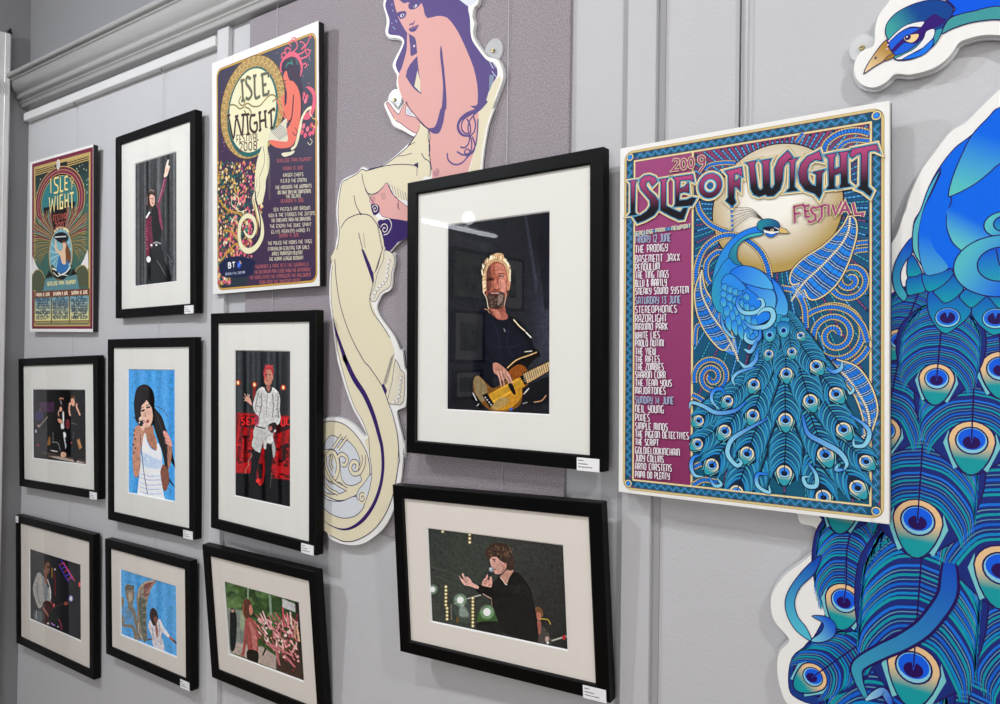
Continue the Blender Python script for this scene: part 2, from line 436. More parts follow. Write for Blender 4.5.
# drawn capitals: (width, strokes) in a unit-high box
def _g(w_, *st): return (w_, st)
GLYPH = {
 ' ': _g(.3), 'A': _g(.5, [(0, 0), (0, .8), (.12, 1), (.38, 1), (.5, .8), (.5, 0)], [(0, .35), (.5, .35)]),
 'B': _g(.5, [(0, 0), (0, 1), (.35, 1), (.45, .8), (.35, .55), (0, .55)], [(.35, .55), (.5, .35), (.45, .08), (.35, 0), (0, 0)]),
 'C': _g(.48, [(.48, 1), (.12, 1), (0, .8), (0, .15), (.12, 0), (.48, 0)]), 'D': _g(.5, [(0, 0), (0, 1), (.35, 1), (.5, .8), (.5, .2), (.35, 0), (0, 0)]),
 'E': _g(.45, [(.45, 1), (0, 1), (0, 0), (.45, 0)], [(0, .4), (.38, .4)]), 'F': _g(.45, [(.45, 1), (0, 1), (0, 0)], [(0, .4), (.38, .4)]),
 'G': _g(.52, [(.5, 1), (.12, 1), (0, .8), (0, .15), (.12, 0), (.5, 0), (.5, .4), (.3, .4)]), 'H': _g(.5, [(0, 0), (0, 1)], [(.5, 0), (.5, 1)], [(0, .4), (.5, .4)]),
 'I': _g(.08, [(.04, 0), (.04, 1)]), 'J': _g(.42, [(.2, 1), (.42, 1), (.42, .15), (.3, 0), (0, 0)]),
 'K': _g(.48, [(0, 0), (0, 1)], [(.45, 1), (0, .45)], [(.12, .55), (.48, 0)]), 'L': _g(.42, [(0, 1), (0, 0), (.42, 0)]),
 'M': _g(.7, [(0, 0), (0, 1), (.3, 1), (.35, .85), (.35, .1)], [(.35, .85), (.42, 1), (.6, 1), (.7, .85), (.7, 0)]), 'N': _g(.5, [(0, 0), (0, 1), (.35, 1), (.5, .82), (.5, 0)]),
 'O': _g(.5, [(.12, 0), (0, .18), (0, .82), (.12, 1), (.38, 1), (.5, .82), (.5, .18), (.38, 0), (.12, 0)]), 'P': _g(.48, [(0, 0), (0, 1), (.36, 1), (.48, .8), (.48, .55), (.36, .4), (0, .4)]),
 'Q': _g(.5, [(.12, 0), (0, .18), (0, .82), (.12, 1), (.38, 1), (.5, .82), (.5, .18), (.38, 0), (.12, 0)], [(.3, .2), (.55, -.1)]),
 'R': _g(.5, [(0, 0), (0, 1), (.36, 1), (.48, .8), (.48, .6), (.36, .45), (0, .45)], [(.25, .45), (.5, 0)]), 'S': _g(.46, [(.46, 1), (.1, 1), (0, .85), (.05, .62), (.4, .42), (.46, .2), (.38, 0), (0, 0)]),
 'T': _g(.5, [(0, 1), (.5, 1)], [(.25, 1), (.25, 0)]), 'U': _g(.5, [(0, 1), (0, .15), (.12, 0), (.38, 0), (.5, .15), (.5, 1)]), 'V': _g(.5, [(0, 1), (.25, 0), (.5, 1)]),
 'W': _g(.72, [(0, 1), (0, .15), (.1, 0), (.28, 0), (.36, .15), (.36, .9)], [(.36, .15), (.44, 0), (.62, 0), (.72, .15), (.72, 1)]),
 'X': _g(.5, [(0, 0), (.5, 1)], [(0, 1), (.5, 0)]), 'Y': _g(.5, [(0, 1), (0, .6), (.12, .45), (.5, .45)], [(.5, 1), (.5, .15), (.38, 0), (.05, 0)]), 'Z': _g(.5, [(0, 1), (.5, 1), (0, 0), (.5, 0)]),
 '0': _g(.46, [(.12, 0), (0, .18), (0, .82), (.12, 1), (.34, 1), (.46, .82), (.46, .18), (.34, 0), (.12, 0)]), '1': _g(.2, [(0, .8), (.15, 1), (.15, 0)]),
 '2': _g(.46, [(0, .85), (.1, 1), (.36, 1), (.46, .8), (.4, .5), (0, 0), (.46, 0)]), '3': _g(.44, [(0, 1), (.44, 1), (.2, .6), (.4, .5), (.44, .2), (.34, 0), (0, 0)]),
 '4': _g(.46, [(.36, 0), (.36, 1), (0, .3), (.46, .3)]), '5': _g(.44, [(.44, 1), (.04, 1), (0, .55), (.3, .6), (.44, .4), (.42, .1), (.3, 0), (0, 0)]),
 '7': _g(.44, [(0, 1), (.44, 1), (.15, 0)]), '8': _g(.46, [(.12, .52), (0, .7), (.06, 1), (.4, 1), (.46, .7), (.34, .52), (.12, .52), (0, .3), (.06, 0), (.4, 0), (.46, .3), (.34, .52)]),
 '9': _g(.46, [(.05, 0), (.34, 0), (.46, .2), (.46, .82), (.34, 1), (.12, 1), (0, .82), (0, .6), (.12, .45), (.46, .45)]),
 '&': _g(.55, [(.55, .4), (.35, 0), (.1, 0), (0, .2), (.35, .7), (.3, 1), (.1, 1), (.08, .75), (.55, 0)]), '-': _g(.2, [(0, .45), (.2, .45)]), '.': _g(.06, [(0, .04), (.06, .04)]), '+': _g(.3, [(0, .45), (.3, .45)], [(.15, .25), (.15, .65)]),
}

class Paint:
    """a photographic print: blurred shapes painted onto a fine grid of inked points"""
    def __init__(s, item, quad, y0, base, dens=2.2):
        c = item.loc(quad, y0)
        s.it = item; s.y0 = y0
        s.x0, s.x1 = (c[0, 0]+c[3, 0])/2, (c[1, 0]+c[2, 0])/2
        s.z1, s.z0 = (c[0, 1]+c[1, 1])/2, (c[2, 1]+c[3, 1])/2
        q = np.asarray(quad, float)
        s.nx = int((q[1, 0]-q[0, 0])*dens*1.15); s.ny = int((q[3, 1]-q[0, 1]+q[2, 1]-q[1, 1])/2*dens)
        s.d = dens
        s.a = np.empty((s.ny, s.nx, 3)); s.a[:] = s.col(base)
        s.rs = np.random.RandomState(5)
    def col(s, c):
        if isinstance(c, str): return np.array([int(c[i:i+2], 16)/255 for i in (0, 2, 4)])
        return np.asarray(c, float)
    def G(s, pts):
        p = s.it.loc(pts, s.y0)
        return np.stack([(p[:, 0]-s.x0)/(s.x1-s.x0)*(s.nx-1), (s.z1-p[:, 1])/(s.z1-s.z0)*(s.ny-1)], -1)
    def _blend(s, mask, i0, j0, col, alpha, mode='n'):
        h, w_ = mask.shape; sl = (slice(j0, j0+h), slice(i0, i0+w_))
        m = (mask*alpha)[..., None]
        if mode == 'add': s.a[sl] = np.clip(s.a[sl]+m*s.col(col), 0, 1)
        else: s.a[sl] = s.a[sl]*(1-m)+s.col(col)*m
    def _blur(s, m, sg):
        if sg < .25: return m
        r = int(sg*3+1); k = np.exp(-np.arange(-r, r+1)**2/(2*sg*sg)); k /= k.sum()
        m = np.apply_along_axis(lambda v: np.convolve(v, k, 'same'), 0, np.pad(m, r)) if m.shape[0]*m.shape[1] < 1 else m
        mp = np.pad(m, r)
        o = sum(kk*mp[i:i+m.shape[0]+0, r:-r] for i, kk in enumerate(k))
        mp = np.pad(o, ((0, 0), (r, r)))
        return sum(kk*mp[:, i:i+m.shape[1]] for i, kk in enumerate(k))
    def pg(s, pts, col, blur=.5, alpha=1, sm=4, mode='n', grad=None):
        g = s.G(pts)
        if sm and len(g) > 2: g = cr(g, sm, True)
        s.gpoly(g, col, blur, alpha, mode)
    def gpoly(s, g, col, blur=.5, alpha=1, mode='n'):
        sg = blur*s.d*.33; r = int(sg*3+2)
        i0 = max(0, int(g[:, 0].min())-r); i1 = min(s.nx, int(g[:, 0].max())+r+2); j0 = max(0, int(g[:, 1].min())-r); j1 = min(s.ny, int(g[:, 1].max())+r+2)
        if i1 <= i0 or j1 <= j0: return
        X, Y = np.meshgrid(np.arange(i0, i1), np.arange(j0, j1))
        acc = np.zeros(X.shape)
        for ox, oy in ((-.25, -.25), (.25, -.25), (-.25, .25), (.25, .25)):
            ins = np.zeros(X.shape, bool); x = X+ox; y = Y+oy
            a = g; b = np.roll(g, -1, 0)
            for (ax, ay), (bx, by) in zip(a, b):
                if ay == by: continue
                c = ((ay > y) != (by > y)) & (x < (bx-ax)*(y-ay)/(by-ay)+ax)
                ins ^= c
            acc += ins/4
        s._blend(s._blur(acc, sg), i0, j0, col, alpha, mode)
    def ln(s, pts, w, col, blur=.4, alpha=1, sm=4, mode='n', taper=None):
        g = s.G(pts)
        if sm and len(g) > 2: g = cr(g, sm)
        t = np.gradient(g, axis=0) if len(g) > 2 else np.repeat(g[1:]-g[:1], 2, 0)
        t /= np.maximum(np.hypot(*t.T), 1e-9)[:, None]; n = np.stack([-t[:, 1], t[:, 0]], -1)
        ww = np.full(len(g), w*s.d/2)
        if taper: ww *= np.interp(np.linspace(0, 1, len(g)), np.linspace(0, 1, len(taper)), taper)
        s.gpoly(np.vstack([g+n*ww[:, None], (g-n*ww[:, None])[::-1]]), col, blur, alpha, mode)
    def dot(s, c, r, col, blur=.4, alpha=1, mode='n', ry=None):
        t = np.linspace(0, 2*math.pi, 14, endpoint=False); ry = ry or r
        s.pg([(c[0]+r*math.cos(a), c[1]+ry*math.sin(a)) for a in t], col, blur, alpha, 0, mode)
    def wash(s, fn):
        """fn(u,v)->rgb over the whole print, u,v in 0..1"""
        U, V = np.meshgrid(np.linspace(0, 1, s.nx), np.linspace(0, 1, s.ny)); s.a = fn(U, V, s.a)
    def grain(s, amt):
        n = s.rs.randn(s.ny, s.nx, 1); s.a = np.clip(s.a+n*amt, 0, 1)
    def mottle(s, seed=3):
        """the fine unevenness of cloth, hair and skin in a photograph"""
        rs = np.random.RandomState(seed); m = np.zeros((s.ny, s.nx))
        for sg, am in ((.8, .8), (1.8, .8), (4.5, .25)):
            n = s._blur(rs.randn(s.ny, s.nx), sg); m += am*n/n.std()
        m *= .034
        l = s.a.mean(-1, keepdims=True)
        s.a = np.clip(s.a*(1+m[..., None]*(1.5-.9*l)), 0, 1)
        # a little extra local contrast, as the print has
        b = np.stack([s._blur(s.a[..., i], 5.0) for i in range(3)], -1); w_ = s._blur(np.ones((s.ny, s.nx)), 5.0)[..., None]
        s.a = np.clip(s.a+.28*(s.a-b/w_), 0, 1)
    def build(s, name, mat, parent):
        xs = np.linspace(s.x0, s.x1, s.nx); zs = np.linspace(s.z1, s.z0, s.ny)
        X, Z = np.meshgrid(xs, zs); v = np.stack([X, np.full_like(X, s.y0), Z], -1).reshape(-1, 3)
        i = np.arange(s.nx*s.ny).reshape(s.ny, s.nx)
        f = np.stack([i[:-1, :-1], i[1:, :-1], i[1:, 1:], i[:-1, 1:]], -1).reshape(-1, 4)
        me = bpy.data.meshes.new(name)
        me.vertices.add(len(v)); me.vertices.foreach_set('co', v.ravel().astype(np.float32))
        me.loops.add(f.size); me.loops.foreach_set('vertex_index', f.ravel())
        me.polygons.add(len(f)); me.polygons.foreach_set('loop_start', np.arange(0, f.size, 4)); me.polygons.foreach_set('loop_total', np.full(len(f), 4))
        me.update(calc_edges=True)
        at = me.color_attributes.new('ink', 'FLOAT_COLOR', 'POINT')
        a = np.clip((s.a.reshape(-1, 3)-.055)*1.13, .004, 1); l = np.where(a <= .04045, a/12.92, ((a+.055)/1.055)**2.4)
        at.data.foreach_set('color', np.hstack([l, np.ones((len(l), 1))]).astype(np.float32).ravel())
        me.materials.append(mat); me.validate()
        o = bpy.data.objects.new(name, me); COL.objects.link(o); o.parent = parent
        return o
M['print'] = print_material('photo_print', .6, 1.12, .05)
M['poster'] = print_material('poster_print', .45, .98, .2)
M['cutout'] = print_material('cutout_print', .5, .92, .12)
# ------------------------------------------------------------------ what the framed photographs show
def Zf(ox, oy, sc_): return lambda *p: [(ox+x/sc_, oy+y/sc_) for x, y in p]
def curtain(p, hi, lo, n, seed=1):
    rs = np.random.RandomState(seed); ph = rs.rand(n)*6.28
    def f(U, V, a):
        s_ = sum(np.sin(U*(9+7*i)*2.2+ph[i]) for i in range(n))/n
        t = np.clip(.5+s_*.8, 0, 1)[..., None]; return p.col(lo)*(1-t)+p.col(hi)*t
    p.wash(f)
def ph_arm(p):        # singer, one arm up
    z = Zf(130, 145, 4.855); curtain(p, '66686a', '35373a', 4, 2)
    for x in (60, 80, 112, 160, 185): p.pg(z((x, 40), (x+7, 40), (x+9, 700), (x+2, 700)), '2a2c2e', .6, .7, 0)
    p.pg(z((84, 350), (100, 330), (150, 330), (158, 400), (150, 470), (170, 560), (200, 660), (95, 670), (95, 500)), '202226', .5)
    p.pg(z((152, 440), (175, 470), (205, 540), (212, 580), (190, 590), (165, 520)), '3b3e44', 1.2, .7)
    p.pg(z((80, 365), (95, 345), (112, 350), (118, 400), (112, 470), (100, 500)), '6d3347', .5)
    p.pg(z((75, 380), (92, 370), (95, 420), (92, 480), (94, 535), (80, 540), (74, 460)), '7a3c50', .5)
    p.ln(z((78, 355), (96, 325)), 2.2, 'e8dfe2', .4, 1, 0)
    for i in range(9): p.dot(z((76+(i % 3)*3, 390+i*14))[0], .45, 'c9aab4', .3)
    p.pg(z((128, 300), (142, 250), (155, 200), (164, 160), (176, 165), (166, 220), (152, 265), (146, 300), (160, 400), (155, 415), (142, 370), (130, 330)), '7e3f58', .5)
    p.ln(z((168, 165), (150, 235), (136, 280)), .6, 'b98a98', .3)
    p.pg(z((164, 155), (168, 130), (172, 105), (183, 72), (189, 75), (186, 96), (194, 104), (190, 120), (180, 150)), 'e8c6b6', .4)
    p.ln(z((184, 76), (180, 112)), .8, 'f4dcd0', .2, 1, 0)
    p.pg(z((108, 300), (130, 300), (140, 360), (135, 460), (115, 470), (105, 400)), '1a1b20', .5)
    p.pg(z((82, 290), (80, 250), (86, 225), (102, 213), (120, 220), (128, 240), (122, 262), (118, 300), (100, 315)), '4a3c38', .5)
    p.pg(z((95, 250), (104, 240), (118, 248), (121, 270), (118, 288), (108, 298), (98, 285)), 'd9ac9c', .4)
    p.ln(z((90, 228), (100, 218), (118, 224)), .8, '8f8580', .4); p.ln(z((84, 250), (82, 290)), .8, '8d8078', .4)
    p.ln(z((100, 259), (117, 262)), .6, '6a4038', .3); p.ln(z((106, 283), (116, 284)), .7, '8a4a44', .3)
    p.ln(z((112, 478), (130, 472), (150, 480)), 1.6, '8f9094', .4); p.dot(z((128, 485))[0], 1.1, 'd0d0d4', .3); p.dot(z((104, 486))[0], 1.2, 'd8d8da', .4)
    p.dot(z((90, 555))[0], 2.2, 'eeeaea', .4, ry=3.2)
    for a, b in (((150, 590), (170, 630)), ((130, 560), (150, 590)), ((180, 530), (205, 570)), ((190, 560), (200, 590))): p.ln(z(a, b), .7, '8d9094', .5, .7, 0)
def ph_band(p):
    z = Zf(30, 385, 8.48)
    p.wash(lambda U, V, a: a*0+p.col('0e0c10')+(.10*np.exp(-((U-.02)/.12)**2))[..., None]*np.array([.9, .9, 1.2]))
    p.pg(z((70, 145), (205, 145), (205, 230), (90, 230)), '4a2a4c', .8, 1, 0)
    p.pg(z((60, 200), (100, 200), (110, 300), (105, 420), (140, 340), (150, 560), (90, 590), (55, 560), (45, 400)), '2a2834', 1.0)
    p.pg(z((48, 235), (105, 225), (108, 290), (50, 300)), '3a3862', .8); p.dot(z((88, 212))[0], 1.5, '6a4a48', .5)
    p.ln(z((72, 360), (115, 310), (150, 268)), .9, '9a8a80', .4); p.dot(z((50, 392))[0], 1.1, '9ea4ac', .5, ry=1.8); p.dot(z((72, 345))[0], 1.2, 'a08c88', .4)
    p.pg(z((100, 560), (240, 585), (482, 640), (482, 670), (100, 610)), '4a3c36', 1.0, 1, 0); p.pg(z((150, 600), (250, 605), (400, 640), (480, 664), (400, 662), (250, 632)), 'b2a49a', .7, .9, 0)
    p.pg(z((30, 590), (150, 590), (150, 612), (30, 612)), '2a2024', 1, 1, 0)
    p.ln(z((175, 555), (235, 565)), 1.1, 'd8d4d0', .4, 1, 0); p.ln(z((188, 485), (235, 492), (258, 560)), .9, '8a8a8c', .5); p.ln(z((195, 400), (195, 480)), 1.6, '50504e', .5, 1, 0)
    p.pg(z((145, 505), (160, 440), (172, 445), (172, 505)), '8a6238', .6); p.dot(z((320, 330))[0], 2.5, '7a3440', .8, ry=5); p.dot(z((68, 510))[0], 1.3, '8a3a44', .6)
    p.dot(z((290, 425))[0], 2.0, 'dfe2e6', .6, ry=3.2); p.dot(z((283, 475))[0], 2.2, 'c8ccd4', .6, ry=3.2); p.dot(z((294, 515))[0], 1.8, 'a8acb8', .6, ry=3.6); p.ln(z((265, 455), (270, 500), (285, 545)), 1.2, '181820', .3)
    # first singer
    p.pg(z((248, 215), (262, 180), (275, 195), (278, 230), (290, 250), (292, 330), (280, 400), (300, 560), (262, 570), (250, 470), (240, 400), (245, 330), (235, 300)), '17151a', .5)
    p.pg(z((250, 195), (262, 182), (272, 200), (268, 222), (254, 222)), 'c89a86', .4); p.ln(z((252, 212), (240, 235), (246, 265)), 1.0, 'cfa08c', .4)
    p.pg(z((275, 232), (288, 235), (287, 330), (278, 330)), 'cfd0d6', .4); p.pg(z((262, 330), (284, 330), (288, 368), (264, 370)), 'ecebe8', .5)
    p.pg(z((235, 285), (262, 290), (278, 318), (262, 328), (240, 310)), 'd09a84', .5); p.ln(z((248, 120), (262, 112), (285, 118)), 1.6, 'b8806c', .6); p.ln(z((258, 130), (268, 165)), .9, 'a8a0a8', .5)
    p.dot(z((278, 590))[0], 2.2, 'd6b09a', .5, ry=2.8); p.dot(z((292, 590))[0], 1.8, 'c8a08c', .5, ry=2.6)
    # second singer
    p.pg(z((345, 190), (360, 165), (385, 160), (400, 190), (410, 270), (420, 400), (440, 540), (400, 640), (370, 640), (350, 480), (335, 380), (335, 260)), '141318', .5)
    p.pg(z((345, 110), (358, 90), (375, 92), (386, 110), (380, 125), (350, 125)), '5a3c2c', .5); p.pg(z((348, 118), (372, 115), (380, 150), (372, 180), (356, 172), (346, 140)), 'd4a088', .4)
    p.ln(z((350, 150), (334, 180), (334, 230), (342, 262)), 1.9, 'cf9e88', .4); p.ln(z((396, 155), (396, 190), (412, 225), (424, 258)), 1.8, 'cf9e88', .4); p.dot(z((338, 160))[0], 1.2, 'd8a890', .4)
    p.pg(z((396, 465), (418, 455), (442, 530), (418, 548)), 'b08254', .6, 1, 0); p.ln(z((372, 395), (366, 450)), 1.0, '4a4a4c', .5); p.ln(z((350, 320), (398, 335)), .8, '5a5c60', .5); p.dot(z((350, 490))[0], .9, 'a03a50', .5)
    for i in range(14): x, y = random.Random(i).uniform(190, 460), random.Random(i+50).uniform(300, 600); p.dot(z((x, y))[0], .5, '6a6868', .5, .6)
def ph_blue(p):       # woman with beehive hair
    z = Zf(125, 365, 5.03)
    p.wash(lambda U, V, a: a*0+p.col('55a4e2')+(.035*np.sin(U*26)+.03*(V-.5))[..., None])
    hair = '231d20'
    p.pg(z((50, 250), (45, 200), (50, 150), (62, 115), (90, 98), (120, 105), (142, 135), (150, 180), (150, 215), (185, 260), (205, 320), (225, 380), (240, 450), (254, 520), (235, 490), (215, 470), (222, 600), (212, 570), (196, 480), (185, 430), (160, 360), (140, 300), (128, 320), (60, 290)), hair, .4, 1, 3)
    p.pg(z((215, 560), (250, 610), (248, 614), (210, 570)), hair, .3, .7); p.ln(z((48, 230), (52, 265), (42, 262)), .8, hair, .3); p.ln(z((150, 205), (190, 225), (215, 260)), .5, hair, .4, .8)
    # arms, neck
    p.pg(z((62, 305), (100, 300), (112, 340), (80, 420), (78, 480), (72, 545), (60, 565), (45, 550), (38, 480), (40, 400), (45, 330)), 'c8957e', .4)
    p.pg(z((180, 520), (196, 500), (220, 540), (218, 600), (205, 635), (190, 620), (176, 580)), '8d5c4c', .5)
    p.pg(z((214, 400), (232, 395), (236, 440), (228, 500), (216, 520)), 'b07f6c', .5)
    p.pg(z((104, 300), (140, 310), (145, 345), (160, 385), (158, 430), (130, 410), (108, 370), (95, 345)), 'b98670', .4)
    for q in ((46, 330), (44, 352), (50, 372), (44, 400), (52, 418), (46, 440)): p.dot(z(q)[0], 1.0, '5a4c58', .5, .8)
    p.dot(z((42, 356))[0], .8, '4a7a90', .4, .8)
    # vest
    p.pg(z((94, 352), (104, 345), (112, 385), (132, 420), (158, 430), (160, 395), (172, 400), (184, 440), (186, 500), (178, 540), (186, 600), (196, 660), (195, 690), (70, 690), (72, 560), (80, 480), (84, 420)), 'ecf0fb', .4, 1, 3)
    p.pg(z((88, 440), (150, 470), (184, 480), (178, 520), (90, 510)), 'b9cdf2', 1.6, .7)
    for y in (545, 565, 590, 612, 635): p.ln(z((76, y), (120, y+14), (185, y+12)), .9, 'a8b6dc', .6, .7)
    p.ln(z((76, 350), (84, 440), (95, 540), (114, 650)), .9, '5a6480', .3, .9)
    # face
    p.pg(z((82, 185), (95, 175), (118, 182), (134, 215), (140, 260), (132, 295), (115, 315), (98, 305), (84, 270), (78, 225)), 'e2b8a4', .4)
    p.pg(z((60, 150), (90, 150), (108, 170), (98, 190), (84, 205), (76, 250), (60, 240)), hair, .5); p.pg(z((106, 170), (124, 178), (136, 215), (128, 205)), hair, .5)
    p.ln(z((82, 232), (98, 226)), 1.8, '2a1c1e', .3); p.ln(z((108, 215), (126, 210)), 1.7, '2a1c1e', .3); p.ln(z((80, 218), (94, 212)), .7, '4a3430', .3); p.ln(z((106, 203), (122, 198)), .7, '4a3430', .3)
    p.ln(z((100, 240), (103, 262)), .9, 'b4806c', .4); p.pg(z((102, 280), (120, 276), (118, 290), (106, 292)), 'b04a52', .3)
    p.pg(z((70, 270), (84, 258), (100, 262), (108, 285), (98, 320), (88, 330), (78, 310)), 'e4bcaa', .4)
    p.pg(z((66, 285), (86, 280), (94, 296), (84, 308), (68, 300)), '1c1a20', .4); p.ln(z((84, 275), (104, 288)), .8, '8a4a50', .3); p.dot(z((72, 290))[0], .8, 'd8d8e0', .2); p.dot(z((92, 300))[0], .8, 'e8b0b8', .2)
    # hand holding hair
    p.pg(z((195, 330), (215, 345), (232, 380), (236, 410), (216, 400), (200, 392), (204, 370), (192, 352)), 'e2a79c', .4)
    for q in (((196, 332), (212, 340)), ((192, 350), (212, 352)), ((196, 376), (214, 372)), ((200, 392), (216, 386))): p.ln(z(*q), 1.1, 'd08080', .3, 1, 0)
    for q in (((150, 230), (185, 320), (215, 430)), ((160, 250), (200, 380), (225, 480)), ((70, 140), (90, 115), (120, 125))): p.ln(z(*q), .6, '54484c', .4, .7)
def ph_red(p):        # man in white shirt, red backdrop
    z = Zf(230, 345, 8.28); y2 = lambda *q: z(*[(a, b+662.4) for a, b in q]); curtain(p, '45484c', '23262a', 4, 7)
    p.pg(z((40, 590), (60, 560), (500, 590), (505, 700), (505, 1250), (40, 1060)), 'b01c22', 3, 1, 0)
    p.wash(lambda U, V, a: np.where((V > .44)[..., None] & (V < .75)[..., None], a*(.82+.18*np.sin(U*50+V*20))[..., None], a))
    p.pg(z((88, 590), (215, 585), (215, 700), (80, 670)), '5a1418', .8, 1, 0); p.pg(z((345, 640), (505, 610), (505, 690), (380, 740)), '401014', 1, 1, 0)
    for s_, x, y in (('S', 95, 600), ('E', 140, 600), ('X', 178, 600), ('U', 425, 610), ('L', 470, 600)):
        for st in GLYPH[s_][1]: p.ln(z(*[(x+a*55, y+58-b*58) for a, b in st]), 1.6, 'd8282c', .4, 1, 0)
    rs = random.Random(4)
    for i in range(70):
        x = rs.uniform(45, 500); y = rs.uniform(90, 430); w_ = rs.uniform(15, 60); h_ = rs.uniform(6, 22)
        p.pg(y2((x, y), (x+w_, y+4), (x+w_, y+h_+4), (x, y+h_)), rs.choice(['3a0c10', '5a1016', '8a161c', '200a0c', 'd03030']), .6, .7, 0)
    for q in (((95, 90), (165, 82), (155, 110), (135, 112), (135, 210), (118, 210), (118, 110)), ((410, 180), (470, 150), (500, 170), (470, 190), (460, 290), (430, 290), (430, 200))): p.pg(y2(*q), '3a0c10', .7, 1, 0)
    p.pg(y2((40, 400), (180, 400), (300, 430), (505, 460), (505, 700), (40, 600)), '16181b', 2.2, 1, 0)
    p.pg(y2((225, 260), (290, 240), (300, 360), (280, 470), (240, 500), (215, 380)), '8a1a1e', 1)
    p.pg(y2((230, 330), (270, 330), (262, 440), (238, 430)), '241012', .8)
    for q, r in (((187, 435), 1.0), ((232, 462), 2.2), ((248, 490), 1.1)): p.dot(y2(q)[0], r, 'e03430', .4)
    # lamps
    for q in ((66, 312), (202, 328), (441, 352)):
        p.dot(z(q)[0], 3.0, 'c03018', 1.6, .8); p.dot(z(q)[0], 1.5, 'ff9a50', .5, ry=2.3); p.dot(z(q)[0], .9, 'fff0c0', .4, ry=1.4)
    p.pg(z((190, 350), (215, 350), (215, 450), (190, 450)), 'a02220', 1, .8, 0)
    # legs
    p.pg(y2((190, 180), (260, 200), (250, 260), (215, 420), (210, 590), (160, 580), (170, 380)), '14161a', .5, 1, 2); p.pg(y2((285, 150), (350, 160), (355, 260), (340, 400), (350, 600), (270, 590), (290, 380)), '14161a', .5, 1, 2)
    for i in range(14): q = y2((178-i*4+6*math.sin(i), 240+i*12))[0]; p.dot(q, .55, 'b0a89a', .3, .8)
    for i in range(9): p.dot(y2((345-i*1.5, 400+i*15))[0], .45, 'a8a09a', .3, .6)
    # shirt and coat tails
    sh = 'c9c8c6'
    p.pg(z((275, 348), (240, 360), (215, 400), (198, 460), (190, 500), (205, 560), (235, 590), (230, 640), (205, 680), (215, 720), (380, 720), (345, 660), (400, 660), (420, 600), (410, 540), (415, 460), (400, 390), (350, 350), (320, 385)), sh, .4, 1, 3)
    p.pg(y2((205, 20), (345, 20), (355, 110), (340, 160), (305, 150), (298, 200), (278, 190), (275, 120), (248, 230), (180, 175), (195, 100)), 'bdbcba', .4, 1, 2); p.pg(y2((350, 100), (375, 180), (372, 250), (358, 268), (348, 190)), 'a8a6a6', .4)
    p.dot(y2((332, 120))[0], 3.4, 'dcdad8', .5)
    for q in (((240, 380), (225, 440), (210, 520)), ((400, 420), (395, 500), (400, 600)), ((260, 400), (262, 500), (240, 600)), ((350, 400), (360, 500), (350, 600))):
        p.ln(z(*q), 1.3, '8a8988', .6, .8); 
    for i in range(60):
        x, y = rs.uniform(205, 255), rs.uniform(380, 560)
        if i > 30: x, y = rs.uniform(375, 412), rs.uniform(400, 620)
        p.dot(z((x, y))[0], .4, '3a3a3c', .25, .8)
    p.ln(z((308, 390), (306, 470), (300, 580)), .7, '8a8a8c', .3)
    p.pg(z((290, 345), (318, 385), (345, 350), (345, 375), (322, 400), (292, 375)), '2a2426', .4); p.pg(z((300, 340), (335, 340), (325, 385), (312, 380)), 'a06c60', .4)
    p.pg(z((320, 660), (365, 640), (388, 660), (370, 700), (350, 730), (320, 700)), '2a1c1e', .5); p.dot(z((335, 690))[0], 1.9, 'b07068', .5, ry=2.4); p.ln(y2((215, 10), (290, 30)), 1.2, '1c1a1c', .4)
    p.pg(z((205, 590), (240, 600), (238, 655), (210, 670)), 'b0486a', .8, .7)
    # head
    p.pg(z((280, 260), (278, 220), (290, 185), (318, 165), (350, 180), (362, 220), (352, 250), (300, 215)), 'a83840', .5); p.pg(z((286, 230), (300, 205), (335, 205), (350, 240), (350, 290), (335, 330), (300, 330), (284, 300)), 'b8806e', .4)
    p.pg(z((282, 215), (300, 205), (298, 270), (284, 290)), 'c04048', .6, .7); p.ln(z((292, 245), (310, 243)), .9, '3a2020', .3); p.ln(z((322, 244), (338, 248)), .9, '3a2020', .3); p.ln(z((304, 250), (300, 275)), .8, '7c4a40', .4); p.ln(z((296, 293), (316, 295)), .8, '6a3430', .3); p.ln(z((350, 250), (354, 285)), 1.2, 'c08a78', .4)
    for i in range(8): p.ln(z((295+i*8, 185), (292+i*9, 160+(i % 3)*6)), .6, 'd05058', .3, .9, 0)
    # hand
    p.pg(z((125, 450), (140, 425), (160, 432), (178, 470), (180, 500), (160, 485), (140, 470)), 'c99a8a', .4)
    for q in (((140, 440), (118, 402)), ((150, 430), (146, 405)), ((155, 432), (160, 408)), ((135, 455), (116, 462)), ((132, 445), (112, 432))): p.ln(z(*q), .8, 'd0a494', .25, 1, 0)
    p.ln(z((170, 485), (178, 500)), 1.8, 'b88a7c', .4, 1, 0)
